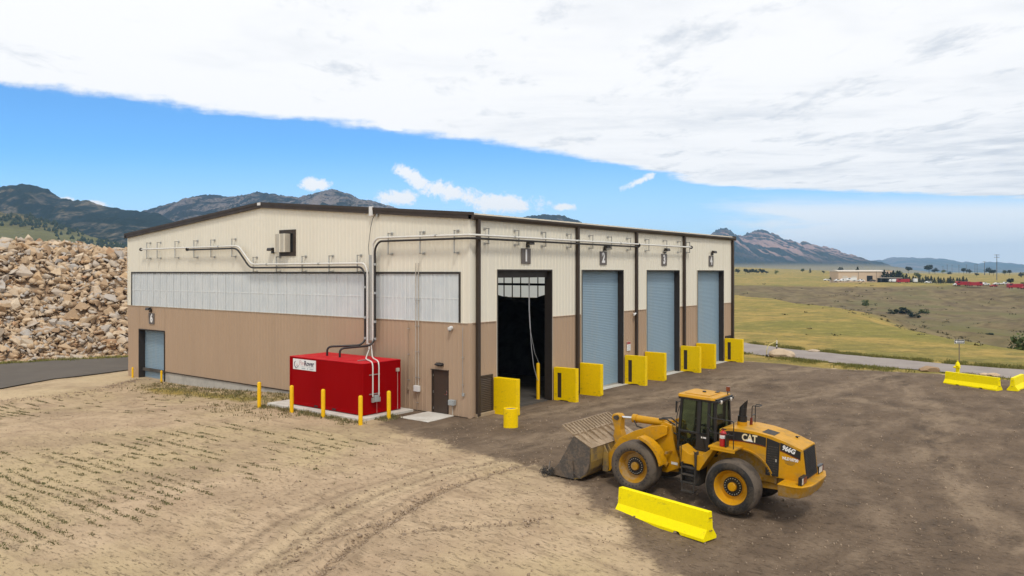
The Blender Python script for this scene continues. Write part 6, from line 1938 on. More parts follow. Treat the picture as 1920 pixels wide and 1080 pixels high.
def boulder(x_, y_, sz, label, seed, squash=0.6, rz=0.0, elong=1.0):
    r_ = np.random.default_rng(seed)
    bm_ = bmesh.new(); bmesh.ops.create_icosphere(bm_, subdivisions=3, radius=0.5)
    for v_ in bm_.verts:
        p_ = np.array(v_.co)
        for q_ in range(5):
            d_ = r_.normal(size=3) if False else None
        n_ = 1 + 0.35 * float(fbm(np.array([p_[0] * 2.5 + seed]), np.array([p_[1] * 2.5 + p_[2] * 1.7]), 3, seed)[0])
        v_.co = Vector(p_ * n_)
    for k in range(7):
        d_ = Vector(r_.normal(size=3)).normalized()
        bmesh.ops.bisect_plane(bm_, geom=bm_.verts[:] + bm_.edges[:] + bm_.faces[:], plane_co=d_ * 0.40, plane_no=d_, clear_outer=True)
        ed_ = [e_ for e_ in bm_.edges if e_.is_boundary]
        if ed_: bmesh.ops.contextual_create(bm_, geom=ed_)
    bmesh.ops.triangulate(bm_, faces=bm_.faces)
    bmesh.ops.recalc_face_normals(bm_, faces=bm_.faces)
    me_ = bpy.data.meshes.new('boulder'); bm_.to_mesh(me_); bm_.free(); me_.materials.append(stone_m)
    o_ = link_mesh('boulder', me_); o_.location = (x_, y_, gz(x_, y_) + 0.12 * sz); o_.scale = (sz * elong, sz, sz * squash); o_.rotation_euler = (0, 0, rz)
    return setp(o_, label, 'rock')


boulder(36.05, -2.55, 1.75, 'large tan boulder by the road beside the yellow pipe gate', 5, 0.55, R(-50), 1.15)
boulder(32.9, -13.95, 1.1, 'pale rock lying left of the yellow hydrant at the roadside', 8, 0.5, R(-40), 1.5)
boulder(32.4, -17.3, 0.7, 'small pale rock behind the long yellow barrier', 12, 0.5)
boulder(33.0, -17.8, 0.8, 'low flat rock near the hydrant behind the long barrier', 15, 0.4)
boulder(41.9, -3.4, 0.8, 'small pale rock lying in the grass across the road', 19, 0.4, R(-40), 1.4)
# pipe gate
thin_y = pmat('faded_yellow', (0.62, 0.52, 0.18), 0.6, var=0.1)
ga = thing('pipe_gate', 'bent yellow and white pipe gate stub by the tan boulder', 'gate', (36.0, -1.0, gz(36, -1)))
g0 = gz(36, -1)
MB().tube(arc_path([(35.4, -1.55, g0 - 0.1), (35.4, -1.55, g0 + 0.62), (35.75, -1.55, g0 + 0.95), (36.9, -1.85, g0 + 1.25)], 0.12, 3), 0.028, 8).build('arm', thin_y, ga, auto=50)
MB().cyl((36.9, -1.85, g0 - 0.1), (36.9, -1.85, g0 + 1.3), 0.05, 10).build('post', whitep, ga, auto=50)
m = MB(); m.cyl((36.9, -1.85, g0 + 0.55), (36.9, -1.85, g0 + 0.75), 0.056, 10); m.cyl((36.9, -1.85, g0 + 0.9), (36.9, -1.85, g0 + 1.02), 0.056, 10); m.build('band', blackp, ga)
MB().cyl((35.4, -1.55, g0 - 0.1), (35.4, -1.55, g0 + 0.22), 0.09, 10).build('foot', blackd, ga)

# ------------------------------------------------------------------ tangle of wire by the bucket
tg = thing('wire_tangle', 'tangle of dark scrap wire lying at the bucket lip', 'scrap', (-4.0, -9.0, 0))
Mw = Matrix.Rotation(LA, 4, 'Z')
tp_ = Vector((LO.x, LO.y, 0)) + Mw @ Vector((4.70, 1.60, 0)); tg.location = (tp_.x, tp_.y, gz(tp_.x, tp_.y))
r_ = random.Random(4)
for k in range(9):
    pts = []; a0 = r_.uniform(0, 6.28)
    for q_ in range(12):
        a_ = a0 + q_ * 0.75
        pts.append((0.28 * math.cos(a_) * r_.uniform(0.5, 1.1) + r_.uniform(-0.12, 0.12), 0.24 * math.sin(a_) * r_.uniform(0.5, 1.1), 0.03 + 0.15 * (1 + math.sin(q_ * 0.9 + k)) * r_.uniform(0.4, 1)))
    MB().tube(pts, 0.011, 5).build('wire', blackd, tg, local=True)
m = MB(); m.bar((0.0, 0, 0.05), (0.25, 0.1, 0.42), 0.03, 0.06); m.build('bent_strip', buckets, tg, local=True)

# ------------------------------------------------------------------ distance: trees, bushes, buildings, vehicles, poles
leaf_dark, t, o = mk('conifer_green')
def leaf_nodes(t, o, c1, c2, sc):
    b = t.n('ShaderNodeBsdfPrincipled'); t.link(b.outputs[0], o.inputs[0])
    rnd = t.n('ShaderNodeObjectInfo').outputs['Random']
    pos = t.n('ShaderNodeNewGeometry').outputs['Position']
    n = t.noise(pos, sc, 4, 0.6)
    c = t.mix(t.smooth(t.math('ADD', n, t.math('MULTIPLY', t.math('SUBTRACT', rnd, 0.5), 0.3)), 0.35, 0.7), c1, c2)
    t.link(c, b.inputs['Base Color']); b.inputs['Roughness'].default_value = 0.8; b.inputs['Specular IOR Level'].default_value = 0.15
leaf_nodes(t, o, (0.016, 0.026, 0.014), (0.035, 0.048, 0.022), 1.2)
leaf_mid, t, o = mk('leaf_green'); leaf_nodes(t, o, (0.050, 0.072, 0.024), (0.10, 0.125, 0.035), 0.9)
leaf_lite, t, o = mk('leaf_light'); leaf_nodes(t, o, (0.12, 0.15, 0.04), (0.19, 0.21, 0.06), 0.9)
bark = pmat('bark', (0.07, 0.052, 0.038), 0.9, var=0.2)


def clump_mesh(kind, mat_, seed, leaves=420):
    """crown of many small leaf-sized faces in unit height"""
    r_ = np.random.default_rng(seed)
    vs_, fs_ = [], []
    if kind == 'conifer':
        cen = []
        for k in range(leaves):
            h_ = r_.random() ** 0.8; rad_ = 0.30 * (1 - h_) ** 0.8 * (0.75 + 0.35 * math.sin(h_ * 26 + 1.7 * r_.random())) + 0.012
            a_ = r_.uniform(0, 6.28); rr_ = rad_ * math.sqrt(r_.uniform(0.25, 1))
            cen.append((rr_ * math.cos(a_), rr_ * math.sin(a_), 0.06 + 0.94 * h_, 0.05 * (1.15 - h_ * 0.6)))
    else:
        lob = [(r_.uniform(-0.26, 0.26), r_.uniform(-0.26, 0.26), r_.uniform(0.35, 0.82) if kind == 'tree' else r_.uniform(0.15, 0.65), r_.uniform(0.13, 0.26)) for _ in range(9 if kind == 'tree' else 11)]
        cen = []
        for k in range(leaves):
            l_ = lob[int(r_.integers(0, len(lob)))]
            d_ = r_.normal(size=3); d_ /= np.linalg.norm(d_); q_ = l_[3] * r_.uniform(0.45, 1.05)
            cen.append((l_[0] + d_[0] * q_, l_[1] + d_[1] * q_, max(0.02, l_[2] + d_[2] * q_ * 0.9), 0.055))
    for (x_, y_, z_, s_) in cen:
        u_ = r_.normal(size=3); u_ /= np.linalg.norm(u_); v_ = np.cross(u_, r_.normal(size=3)); v_ /= np.linalg.norm(v_)
        c_ = np.array([x_, y_, z_]); s_ = s_ * r_.uniform(0.7, 1.4); b_ = len(vs_)
        vs_ += [tuple(c_ - u_ * s_), tuple(c_ + v_ * s_ * 0.7), tuple(c_ + u_ * s_), tuple(c_ - v_ * s_ * 0.7)]
        fs_.append((b_, b_ + 1, b_ + 2, b_ + 3))
    me_ = bpy.data.meshes.new('crown'); me_.from_pydata(vs_, [], fs_); me_.materials.append(mat_)
    return me_


trunk_me = MB(); trunk_me.cyl((0, 0, -0.05), (0, 0, 0.35), 0.028, 8, 0.018); trunk_me.cyl((0, 0, 0.33), (0.06, 0.03, 0.62), 0.014, 6, 0.006); trunk_me.cyl((0, 0, 0.33), (-0.07, 0.02, 0.6), 0.014, 6, 0.006)
trunk_me = trunk_me.mesh('trunk', bark)
CONI = [clump_mesh('conifer', leaf_dark, 201 + k) for k in range(3)]
ROUND_D = [clump_mesh('tree', leaf_dark, 221 + k) for k in range(3)]
ROUND_M = [clump_mesh('tree', leaf_mid, 231 + k) for k in range(2)]
ROUND_L = [clump_mesh('tree', leaf_lite, 241 + k, 300) for k in range(2)]
BUSH = [clump_mesh('bush', leaf_mid, 251 + k) for k in range(2)] + [clump_mesh('bush', leaf_dark, 261)]


def plant(name, label, cat, X, Y, H, me_, wide=1.0, group=None, trunk=True, sink=0.0):
    x_, y_ = CAMW(X, Y); z_ = gz(x_, y_) - sink
    t_ = thing(name, label, cat, (x_, y_, z_), random.uniform(0, 6.28), group)
    c_ = link_mesh('crown', me_, t_); c_.scale = (H * wide, H * wide, H)
    if trunk:
        k_ = link_mesh('trunk', trunk_me, t_); k_.scale = (H, H, H)
    return t_


def at_px(px, Y): return (px - 960) / 1461.0 * Y


# row of junipers by the far shed
for k in range(27):
    px = 1658 + (1812 - 1658) * k / 26 + random.uniform(-1, 1)
    Yp = 585 - 0.10 * (px - 1658) + random.uniform(-4, 4)
    Hh = (6.8 if px < 1700 else 4.9) * random.uniform(0.85, 1.15) + (1.8 if px < 1690 else 0)
    plant('juniper', 'dark juniper in the long hedge right of the far shed', 'tree', at_px(px, Yp), Yp, Hh, CONI[k % 3], 1.35, 'junipers in the far hedge')
far_trees = [(1383, 900, 6.5, 0, 'dark'), (1398, 880, 6.5, 0, 'dark'), (1405, 880, 6, 0, 'dark'), (1412, 870, 6.5, 0, 'dark'), (1419, 880, 6, 0, 'dark'), (1427, 880, 6.5, 0, 'dark'), (1431, 890, 5.5, 0, 'dark'), (1437, 870, 4, 0, 'dark'),
             (1455, 860, 5, 0, 'light'), (1505, 980, 6, 0, 'mid'), (1519, 950, 6, 1, 'dark'), (1544, 900, 4, 0, 'dark'), (1576, 1200, 9, 0, 'dark'), (1601, 700, 9, 0, 'light'), (1608, 700, 11.5, 1, 'dark'),
             (1662, 760, 9, 0, 'light'), (1687, 640, 8.5, 0, 'light'), (1703, 1000, 9, 0, 'dark'), (1720, 700, 6.5, 0, 'mid'), (1742, 1000, 12, 0, 'dark'), (1753, 1000, 8, 0, 'dark'), (1768, 1000, 6, 0, 'light'), (1780, 1100, 6, 0, 'dark'), (1807, 1000, 8, 0, 'dark'), (1817, 1000, 7, 0, 'dark'),
             (1831, 800, 4, 0, 'dark'), (1855, 900, 9, 0, 'dark'), (1863, 850, 6.5, 0, 'dark'), (1884, 900, 6, 0, 'mid'), (1893, 900, 6, 0, 'dark'), (1915, 760, 6, 0, 'dark'), (1895, 500, 5, 0, 'dark'), (1918, 480, 4.5, 0, 'mid'), (1560, 610, 5.0, 0, 'light')]
tree_labels = ['dark tree half hidden by the far corner of the warehouse', 'first dark tree in the row right of the warehouse corner', 'second dark tree in the row right of the warehouse corner', 'third dark tree in the row right of the warehouse corner', 'fourth dark tree in the row right of the warehouse corner', 'fifth dark tree in the row right of the warehouse corner', 'last dark tree of the row right of the warehouse corner', 'small dark tree alone after the row by the warehouse corner',
    'pale tree on the plain under the slab mountain peak', 'green tree on the plain left of the dark conifer', 'dark conifer on the plain left of the far shed', 'low dark tree behind the field left of the far shed', 'broad dark tree behind the left end of the shed roof', 'pale tree rising behind the shed roof', 'dark pointed conifer rising behind the shed roof',
    'pale tree behind the right end of the shed roof', 'pale tree above the left end of the juniper hedge', 'dark tree on the skyline above the juniper hedge', 'green tree standing in the field above the hedge', 'tallest dark tree on the skyline right of the hedge trees', 'dark tree touching the tallest skyline tree', 'pale low tree on the skyline before the thin poles', 'small dark tree at the foot of the thin poles', 'dark tree on the skyline left of the paired poles', 'dark tree on the skyline right under the paired poles',
    'small dark tree in the field below the poles', 'dark tree left of the tallest pole', 'dark tree at the foot of the tallest pole', 'green tree right of the tallest pole', 'dark tree second from the picture edge on the skyline', 'dark tree on the skyline at the picture edge', 'dark tree behind the largest red truck', 'green tree cut by the picture edge behind the trucks', 'pale bush-like tree left of the far shed']
for k, (px, Yp, Hh, con, tone) in enumerate(far_trees):
    me_ = (CONI if con else {'dark': ROUND_D, 'mid': ROUND_M, 'light': ROUND_L}[tone])[k % 2]
    plant('tree', tree_labels[k], 'tree', at_px(px, Yp), Yp, Hh, me_, 1.25 if not con else 1.2, 'trees on the far plain')
# bushes on the slopes
for (px, Yp, Hh, k, wd, lab) in [(1464, 330, 4.6, 2, 1.2, 'dark round bush alone on the brown slope'), (1386, 300, 5.5, 0, 0.8, 'thin bush close to the far corner of the warehouse'), (1623, 395, 5.0, 0, 0.9, 'green bush on the slope under the far shed door'),
                                 (1694, 345, 4.0, 2, 2.0, 'broad dark thicket on the far slope below the junipers'), (1676, 335, 3.4, 2, 1.6, 'lower dark thicket beside the broad thicket'), (1712, 320, 3.4, 2, 1.9, 'slanting dark thicket below the broad one'), (1732, 350, 3.0, 0, 2.2, 'green low thicket farthest right on the slope'),
                                 (1856, 215, 2.4, 2, 2.2, 'low dark scrub on the right side of the gully slope'), (1924, 92, 4.2, 0, 1.1, 'big bright green bush cut by the picture edge'), (1692, 240, 1.8, 2, 2.0, 'small scrub on the gully bank'), (1590, 300, 1.8, 2, 2.4, 'dark scrub where the two slopes meet'), (1627, 330, 2.4, 2, 2.0, 'dark scrub in the fold of the slope')]:
    plant('bush', lab, 'bush', at_px(px, Yp), Yp, Hh, BUSH[k], wd, None, False, 0.3)

# conifers sprinkled over the foothill: one mass
wx, wy, zz = foot
r2 = np.random.default_rng(77)
tv, tf = [], []
n0, n1 = wx.shape
px_lin = np.linspace(-420, 420, n1)
DEN = fbm(wx * 0.008, wy * 0.008, 3, 7)
cnt = 0
for k in range(9000):
    ii = int(r2.integers(4, 89)); jj = int(r2.integers(0, n1))
    if px_lin[jj] < -160: continue
    den = DEN[ii, jj] + 0.25 * (ii / 89.0) - 0.08
    if r2.random() > max(0.03, den * 2.2): continue
    p_ = np.array([wx[ii, jj] + r2.uniform(-5, 5), wy[ii, jj] + r2.uniform(-5, 5), zz[ii, jj] - 0.5])
    H_ = r2.uniform(4, 8.5); R_ = H_ * r2.uniform(0.26, 0.42); b_ = len(tv) * 0 + cnt * 11
    a0 = r2.uniform(0, 6.28)
    for (rr_, hh_) in ((R_ * 0.8, 0.1 * H_), (R_, 0.35 * H_)):
        for q_ in range(5):
            a_ = a0 + q_ * 1.2566; tv.append(p_ + np.array([rr_ * math.cos(a_) * r2.uniform(0.8, 1.2), rr_ * math.sin(a_) * r2.uniform(0.8, 1.2), hh_]))
    tv.append(p_ + np.array([0, 0, H_]))
    for q_ in range(5):
        q2 = (q_ + 1) % 5
        tf += [(b_ + q_, b_ + q2, b_ + 5 + q2), (b_ + q_, b_ + 5 + q2, b_ + 5 + q_), (b_ + 5 + q_, b_ + 5 + q2, b_ + 10)]
    cnt += 1
me = np_mesh('conifers', np.array(tv), None, np.array(tf)); me.materials.append(leaf_dark)
setp(link_mesh('hillside_conifers', me), 'scattered dark conifers over the grassy foothill', 'conifers', kind='stuff')

r4 = np.random.default_rng(9)
sv4, sf4 = [], []; b4 = 0
for _ in range(420):
    px_ = r4.uniform(1380, 2000); Yq = 70 * math.exp(r4.uniform(0, 2.05)); Xq = at_px(px_, Yq)
    x_, y_ = CAMW(Xq, Yq)
    if Xq < np.interp(Yq, [c[1] for c in CREST], [c[0] for c in CREST]) and r4.random() < 0.93: continue
    k4 = 12
    c4 = np.array([x_, y_, gz(x_, y_)]); w4 = r4.uniform(0.4, 1.5) * (0.5 + Yq / 400); h4 = w4 * r4.uniform(0.15, 0.32)
    for q_ in range(k4):
        p4 = c4 + np.array([r4.normal(0, w4 * 0.4), r4.normal(0, w4 * 0.4), abs(r4.normal(0, h4 * 0.6))]); sz4 = w4 * 0.22
        u_ = r4.normal(size=3); u_ /= np.linalg.norm(u_); v_ = np.cross(u_, r4.normal(size=3)); v_ /= np.linalg.norm(v_)
        sv4.append(np.array([p4 - u_ * sz4, p4 + v_ * sz4, p4 + u_ * sz4])); sf4.append((b4, b4 + 1, b4 + 2)); b4 += 3
scm = pmat('scrub_olive', (0.10, 0.085, 0.042), 0.9, var=0.3, scale=0.3, world_pos=True)
me = np_mesh('scrub', np.concatenate(sv4), None, np.array(sf4)); me.materials.append(scm)
setp(link_mesh('low_scrub', me), 'low dark scrub dotted over the gully slopes', 'scrub', kind='stuff')
# far shed
beige = pmat('shed_wall', (0.62, 0.46, 0.32), 0.7, var=0.05, scale=0.05)
beige2 = pmat('shed_roof', (0.60, 0.53, 0.44), 0.6, var=0.05, scale=0.05)
def camrot(): return TH - R(90)
bxp, Yb = at_px(1617, 590), 590
bx0, by0 = CAMW(bxp, Yb); bz0 = 7 - (527.5 - 510) / 1461.0 * Yb
sh = thing('metal_shed', 'low beige metal shed far off on the bench beyond the gully', 'building', (bx0, by0, bz0), camrot() + R(-6))
wpx = Yb / 1461.0
MB().box(-17.5, 17.0, 0, 22, -1.5, 7.3).build('wall', beige, sh, local=True)
MB().box(17.02, 24.0, 6, 26, -1.5, 8.2).build('annex_wall', beige, sh, local=True)
m = MB(); m.prism([(-0.5, 7.3), (22.5, 7.3), (22.5, 7.7), (11, 8.6), (-0.5, 7.7)], 'x', -17.9, 17.02); m.build('roof', beige2, sh, local=True)
MB().box(3.2, 7.4, -0.12, 0.1, 0, 4.3).build('doorway_shade', liner, sh, local=True)  # solid black block on the wall stands for the shade inside a doorway
MB().box(-8.0, -4.0, -0.08, 0.1, 0, 4.2).build('roller_door', beige2, sh, local=True)
MB().box(-14.5, -11.0, -0.08, 0.1, 0, 4.2).build('roller_door', beige2, sh, local=True)
MB().box(-3.0, -2.7, -0.2, 0.05, 0, 7.3).build('downspout', pmat('shed_trim', (0.35, 0.26, 0.19), 0.6), sh, local=True)
MB().box(10.0, 10.3, -0.2, 0.05, 0, 7.3).build('downspout', MATS['shed_trim'], sh, local=True)
# lean-to shelter right of it
lx0, ly0 = CAMW(at_px(1672, 575), 575)
ls = thing('open_shelter', 'low open shelter roof standing right of the far shed', 'shelter', (lx0, ly0, 7 - (529 - 510) / 1461.0 * 575), camrot())
MB().box(-8, 8, 0, 6, 3.0, 3.3).build('roof', beige2, ls, local=True)
for xx in (-7.8, -2.6, 2.6, 7.8): MB().box(xx - 0.1, xx + 0.1, 0.1, 0.3, -1.0, 3.0).build('post', polem, ls, local=True)
MB().box(-7.9, 7.9, 5.7, 5.9, -1.0, 3.0).build('back_wall', liner, ls, local=True)

# far vehicles
def vehicle(kind, px, Y, py, yaw, mat_, label, cat):
    x_, y_ = CAMW(at_px(px, Y), Y); z_ = 7 - (py - 510) / 1461.0 * Y
    z_ = max(z_, gz(x_, y_))
    name = {'pickup': 'pickup_truck', 'van': 'van', 'trailer': 'box_trailer', 'truck': 'service_truck', 'car': 'car', 'engine': 'fire_engine'}[kind]
    t_ = thing(name, label, cat, (x_, y_, z_), camrot() + yaw, 'vehicles parked on the far bench')
    if kind == 'pickup': body = [(-2.7, 0.5), (-2.7, 1.15), (-1.6, 1.2), (-1.0, 1.85), (0.5, 1.85), (0.7, 1.2), (2.7, 1.2), (2.7, 0.5)]; L = 2.7; W = 0.95
    elif kind == 'car': body = [(-2.2, 0.4), (-2.2, 0.9), (-1.3, 1.0), (-0.7, 1.45), (0.9, 1.45), (1.5, 1.0), (2.2, 0.95), (2.2, 0.4)]; L = 2.2; W = 0.88
    elif kind == 'van': body = [(-2.8, 0.4), (-2.8, 1.2), (-2.2, 2.2), (2.8, 2.3), (2.8, 0.4)]; L = 2.8; W = 1.0
    elif kind == 'trailer': body = [(-3.2, 0.6), (-3.2, 2.9), (3.2, 2.9), (3.2, 0.6)]; L = 3.2; W = 1.15
    elif kind == 'truck': body = [(-3.6, 0.6), (-3.6, 1.5), (-2.9, 1.6), (-2.5, 2.6), (-1.0, 2.6), (-0.9, 1.9), (0.0, 1.9), (0.0, 2.7), (3.6, 2.7), (3.6, 0.6)]; L = 3.6; W = 1.15
    else: body = [(-4.2, 0.6), (-4.2, 2.2), (-3.9, 3.0), (-1.8, 3.0), (-1.7, 2.7), (4.2, 2.8), (4.2, 0.6)]; L = 4.2; W = 1.25
    m_ = MB(); m_.prism(body, 'y', -W, W); m_.build('body', mat_, t_, local=True, bevel=0.06)
    for s in (1, -1):
        for xx in (-L * 0.6, L * 0.6):
            q_ = MB(); q_.cyl((xx, s * W * 0.8, 0.42), (xx, s * (W + 0.02), 0.42), 0.42, 12); q_.build('wheel', rubber, t_, local=True)
        if kind in ('pickup', 'car', 'van', 'truck', 'engine'):
            xa = {'pickup': (-0.9, 0.4, 1.25, 1.75), 'car': (-0.6, 1.0, 1.0, 1.38), 'van': (-2.2, -1.3, 1.3, 1.9), 'truck': (-2.4, -1.2, 1.75, 2.4), 'engine': (-3.7, -2.2, 1.9, 2.7)}[kind]
            q_ = MB(); q_.box(xa[0], xa[1], s * W, s * (W + 0.015), xa[2], xa[3]); q_.build('side_window', blackp, t_, local=True)


wv = pmat('vehicle_white', (0.78, 0.78, 0.78), 0.35, var=0.03); rv_ = pmat('vehicle_red', (0.36, 0.012, 0.018), 0.35, var=0.06)
for a in [('car', 1550, 560, 526.5, 0, wv, 'white car parked alone left of the far shed', 'car'),
          ('pickup', 1571, 575, 528, 0, wv, 'white pickup at the left corner of the far shed', 'pickup'), ('van', 1583, 578, 528, R(15), wv, 'white van before the left half of the far shed', 'van'),
          ('truck', 1596, 572, 527.5, 0, wv, 'white service truck before the far shed wall', 'truck'), ('pickup', 1614, 574, 528, R(180), wv, 'white pickup left of the dark shed doorway', 'pickup'),
          ('car', 1636, 575, 528, 0, pmat('vehicle_dark', (0.05, 0.05, 0.055), 0.35), 'dark car just right of the shed doorway', 'car'),
          ('van', 1675, 560, 529, 0, wv, 'white van under the far open shelter', 'van'), ('engine', 1693, 545, 530.5, 0, rv_, 'red truck left of the white trailer on the bench', 'truck'),
          ('trailer', 1716, 552, 530, R(70), wv, 'white box trailer before the juniper hedge', 'trailer'), ('car', 1740, 545, 531, 0, wv, 'white car before the middle of the juniper hedge', 'car'),
          ('engine', 1805, 500, 536, 0, rv_, 'red truck at the right end of the juniper hedge', 'truck'), ('car', 1794, 500, 535.5, R(180), wv, 'white car touching the red truck by the hedge', 'car'),
          ('engine', 1828, 490, 537, R(180), rv_, 'red truck standing alone right of the hedge', 'truck'), ('pickup', 1847, 500, 535, 0, wv, 'white pickup between the red trucks', 'pickup'),
          ('car', 1863, 480, 538, 0, rv_, 'small red car before the row of white cars', 'car'), ('car', 1869, 505, 535, 0, wv, 'white car behind the small red car', 'car'), ('pickup', 1884, 505, 535, R(180), wv, 'white pickup left of the largest red truck', 'pickup'),
          ('engine', 1903, 455, 541, 0, rv_, 'largest red truck near the picture edge', 'truck'), ('car', 1921, 450, 542, 0, rv_, 'red car cut by the picture edge', 'car')]:
    vehicle(*a)
# bench under them is gravel: a pale strip
# utility poles
for (px, Yp, top, big) in [(1869, 640, 477, 1), (1846, 900, 490, 0), (1832, 1200, 495, 0), (1828, 1250, 496, 0), (1812, 1400, 496, 0), (1798, 1500, 496.5, 0), (1785, 1600, 496.5, 0), (1776, 1500, 496, 0), (1768, 1700, 498.5, 0)]:
    x_, y_ = CAMW(at_px(px, Yp), Yp); z_ = gz(x_, y_); zt_ = 7 + (510 - top) / 1461.0 * Yp
    names = {1869: 'tallest', 1846: 'second tallest'}
    t_ = thing('utility_pole', '%s dark utility pole on the far plain' % names.get(px, 'thin') if px in names else 'thin distant dark utility pole in the far line', 'pole', (x_, y_, z_), camrot(), 'distant utility poles')
    rad_ = 0.34 if big else 0.42
    m = MB(); m.cyl((0, 0, -1), (0, 0, zt_ - z_), rad_, 8, rad_ * 0.6); m.build('shaft', polem, t_, local=True)
    for hz_ in ((0.97, 0.88) if big else (0.95,)):
        m = MB(); m.box(-2.2, 2.2, -0.15, 0.15, (zt_ - z_) * hz_, (zt_ - z_) * hz_ + 0.35); m.build('crossarm', polem, t_, local=True)

# ------------------------------------------------------------------ seeded rows, weeds and verge grass (uncountable)
def grass_mat(name, c1, c2):
    m_, t_, o_ = mk(name)
    b_ = t_.n('ShaderNodeBsdfPrincipled'); t_.link(b_.outputs[0], o_.inputs[0])
    a_ = t_.n('ShaderNodeAttribute'); a_.attribute_name = 'tone'
    t_.link(t_.mix(a_.outputs['Fac'], c1, c2), b_.inputs['Base Color'])
    b_.inputs['Roughness'].default_value = 0.8; b_.inputs['Specular IOR Level'].default_value = 0.2
    return m_


def tufts(name, pts, label, mat_, seed, hmin, hmax, blades, spread):
    r_ = np.random.default_rng(seed)
    pts = np.asarray(pts); n_ = len(pts)
    gzz = ground_z(pts[:, 0], pts[:, 1])
    n = n_ * blades
    bx = np.repeat(pts[:, 0], blades) + r_.normal(0, spread, n); by = np.repeat(pts[:, 1], blades) + r_.normal(0, spread, n); bz = np.repeat(gzz, blades) - 0.01
    size = np.repeat(pts[:, 2], blades)
    h_ = r_.uniform(hmin, hmax, n) * size; a_ = r_.uniform(0, 6.28, n); wd = r_.uniform(0.006, 0.016, n) * (0.7 + size); le = r_.uniform(0.1, 0.7, n) * h_
    la = r_.uniform(0, 6.28, n)
    dx = np.cos(a_) * wd; dy = np.sin(a_) * wd
    V_ = np.zeros((n, 4, 3), np.float32)
    V_[:, 0] = np.stack([bx - dx, by - dy, bz], 1); V_[:, 1] = np.stack([bx + dx, by + dy, bz], 1)
    V_[:, 2] = np.stack([bx + dx * 0.7 + np.cos(la) * le * 0.4, by + dy * 0.7 + np.sin(la) * le * 0.4, bz + h_ * 0.6], 1)
    V_[:, 3] = np.stack([bx + np.cos(la) * le, by + np.sin(la) * le, bz + h_], 1)
    q_ = np.arange(n * 4).reshape(n, 4)
    tri = np.concatenate([q_[:, [0, 1, 2]], q_[:, [0, 2, 3]]])
    me_ = np_mesh(name, V_.reshape(-1, 3), None, tri)
    at_ = me_.attributes.new('tone', 'FLOAT', 'POINT')
    tone = np.repeat(np.clip(np.repeat(r_.beta(2, 2, n_), blades) + r_.normal(0, 0.12, n), 0, 1), 4)
    at_.data.foreach_set('value', tone.astype(np.float32))
    me_.materials.append(mat_)
    return setp(link_mesh(name, me_), label, 'grass', kind='stuff')


gr1 = grass_mat('row_grass', (0.075, 0.095, 0.026), (0.21, 0.165, 0.085))
gr2 = grass_mat('weed_grass', (0.10, 0.105, 0.035), (0.26, 0.20, 0.10))
gr3 = grass_mat('verge_grass', (0.10, 0.125, 0.026), (0.27, 0.225, 0.07))
pts = []
r3 = np.random.default_rng(5)
xrow = np.arange(-25.0, -4.6, 0.45)
for xr in xrow:
    strength = 0.5 + 0.9 * r3.random()
    major = r3.random() < 0.5
    yv = -5 + np.cumsum(r3.uniform(0.05, 0.16, 360)); yv = yv[yv < 27]
    xv = np.full(len(yv), xr)
    d_ = fbm(xv * 0.16, yv * 0.16, 3, 211) + 0.55 * vnoise(xv * 2.3, yv * 0.55, 213)
    d_ = d_ + 0.9 * vnoise(xv * 5.1, yv * 1.6, 219) + 0.3 * vnoise(xv * 7.1, yv * 6.0, 229)
    lim_ = 0.215 - 0.14 * sstep(3, 16, yv) * sstep(-8, -16, xv) - (0.10 if major else -0.06)
    ok = (d_ * strength >= lim_) & (xv <= np.interp(yv, YARD_Y, YARD_X) - 1.2)
    ok &= ~((yv < -3) & (r3.random(len(yv)) < 0.8))
    for k in (0, 1, 2, 4): ok &= polydist(xv, yv, RUTS[k][0]) > 0.45
    pts += [(xr + r3.normal(0, 0.04), y_, r3.uniform(0.5, 1.15)) for y_ in yv[ok]]
tufts('seeded_grass_rows', pts, 'sparse rows of young grass sprouting in the tan dirt', gr1, 31, 0.02, 0.075, 12, 0.055)
pts = []
for k in range(1300):      # weeds along the wall and round the pad
    c = r3.random()
    if c < 0.55: xx, yy = -abs(r3.normal(0, 1.7)) - 0.2, r3.uniform(10.9, 28)
    elif c < 0.8: xx, yy = -3.85 - abs(r3.normal(0, 0.35)), r3.uniform(3.2, 11.2)
    elif c < 0.9: xx, yy = r3.uniform(-6.5, -4), r3.uniform(7, 14)
    else: xx, yy = r3.uniform(-3.0, -1.8), r3.normal(3.1, 0.2)
    if xx > -0.1: continue
    pts.append((xx, yy, r3.uniform(0.5, 1.5)))
tufts('weeds', pts, 'dry and green weeds along the gable foot and round the container pad', gr2, 33, 0.03, 0.14, 7, 0.10)
pts = []
for k in range(9000):      # verge
    f_ = r3.random()
    s_ = r3.uniform(0, 1)
    yy = -20 + 24 * s_
    xc_ = np.interp(yy, [c[1] for c in ROADR_C[::-1]], [c[0] for c in ROADR_C[::-1]])
    if f_ < 0.5: xx = xc_ - ROADR_W - abs(r3.normal(0, 1.0)) - 0.15
    else: xx = xc_ + ROADR_W + abs(r3.normal(0, 0.7)) + 0.2
    if f_ < 0.5 and (xx < 30.8 or (yy < -13 and r3.random() < 0.8) or r3.random() < 0.25): continue
    if float(vnoise(np.array([yy * 0.9]), np.array([xx * 0.5]), 301)[0]) + r3.normal(0, 0.12) < -0.05: continue
    pts.append((xx, yy, r3.uniform(0.4, 1.2)))
for k in range(0):      # meadow across the road
    yy = r3.uniform(-40, 60); xx = 44 + abs(r3.normal(0, 22)) + max(0, yy) * 0.7
    pts.append((xx, yy, r3.uniform(0.8, 1.8)))
for k in range(900):
    s_ = r3.uniform(-14, 14); p_ = PB + PA * s_ - PU * (1.2 + abs(r3.normal(0, 0.7)))
    pts.append((p_[0], p_[1], r3.uniform(0.6, 1.5)))
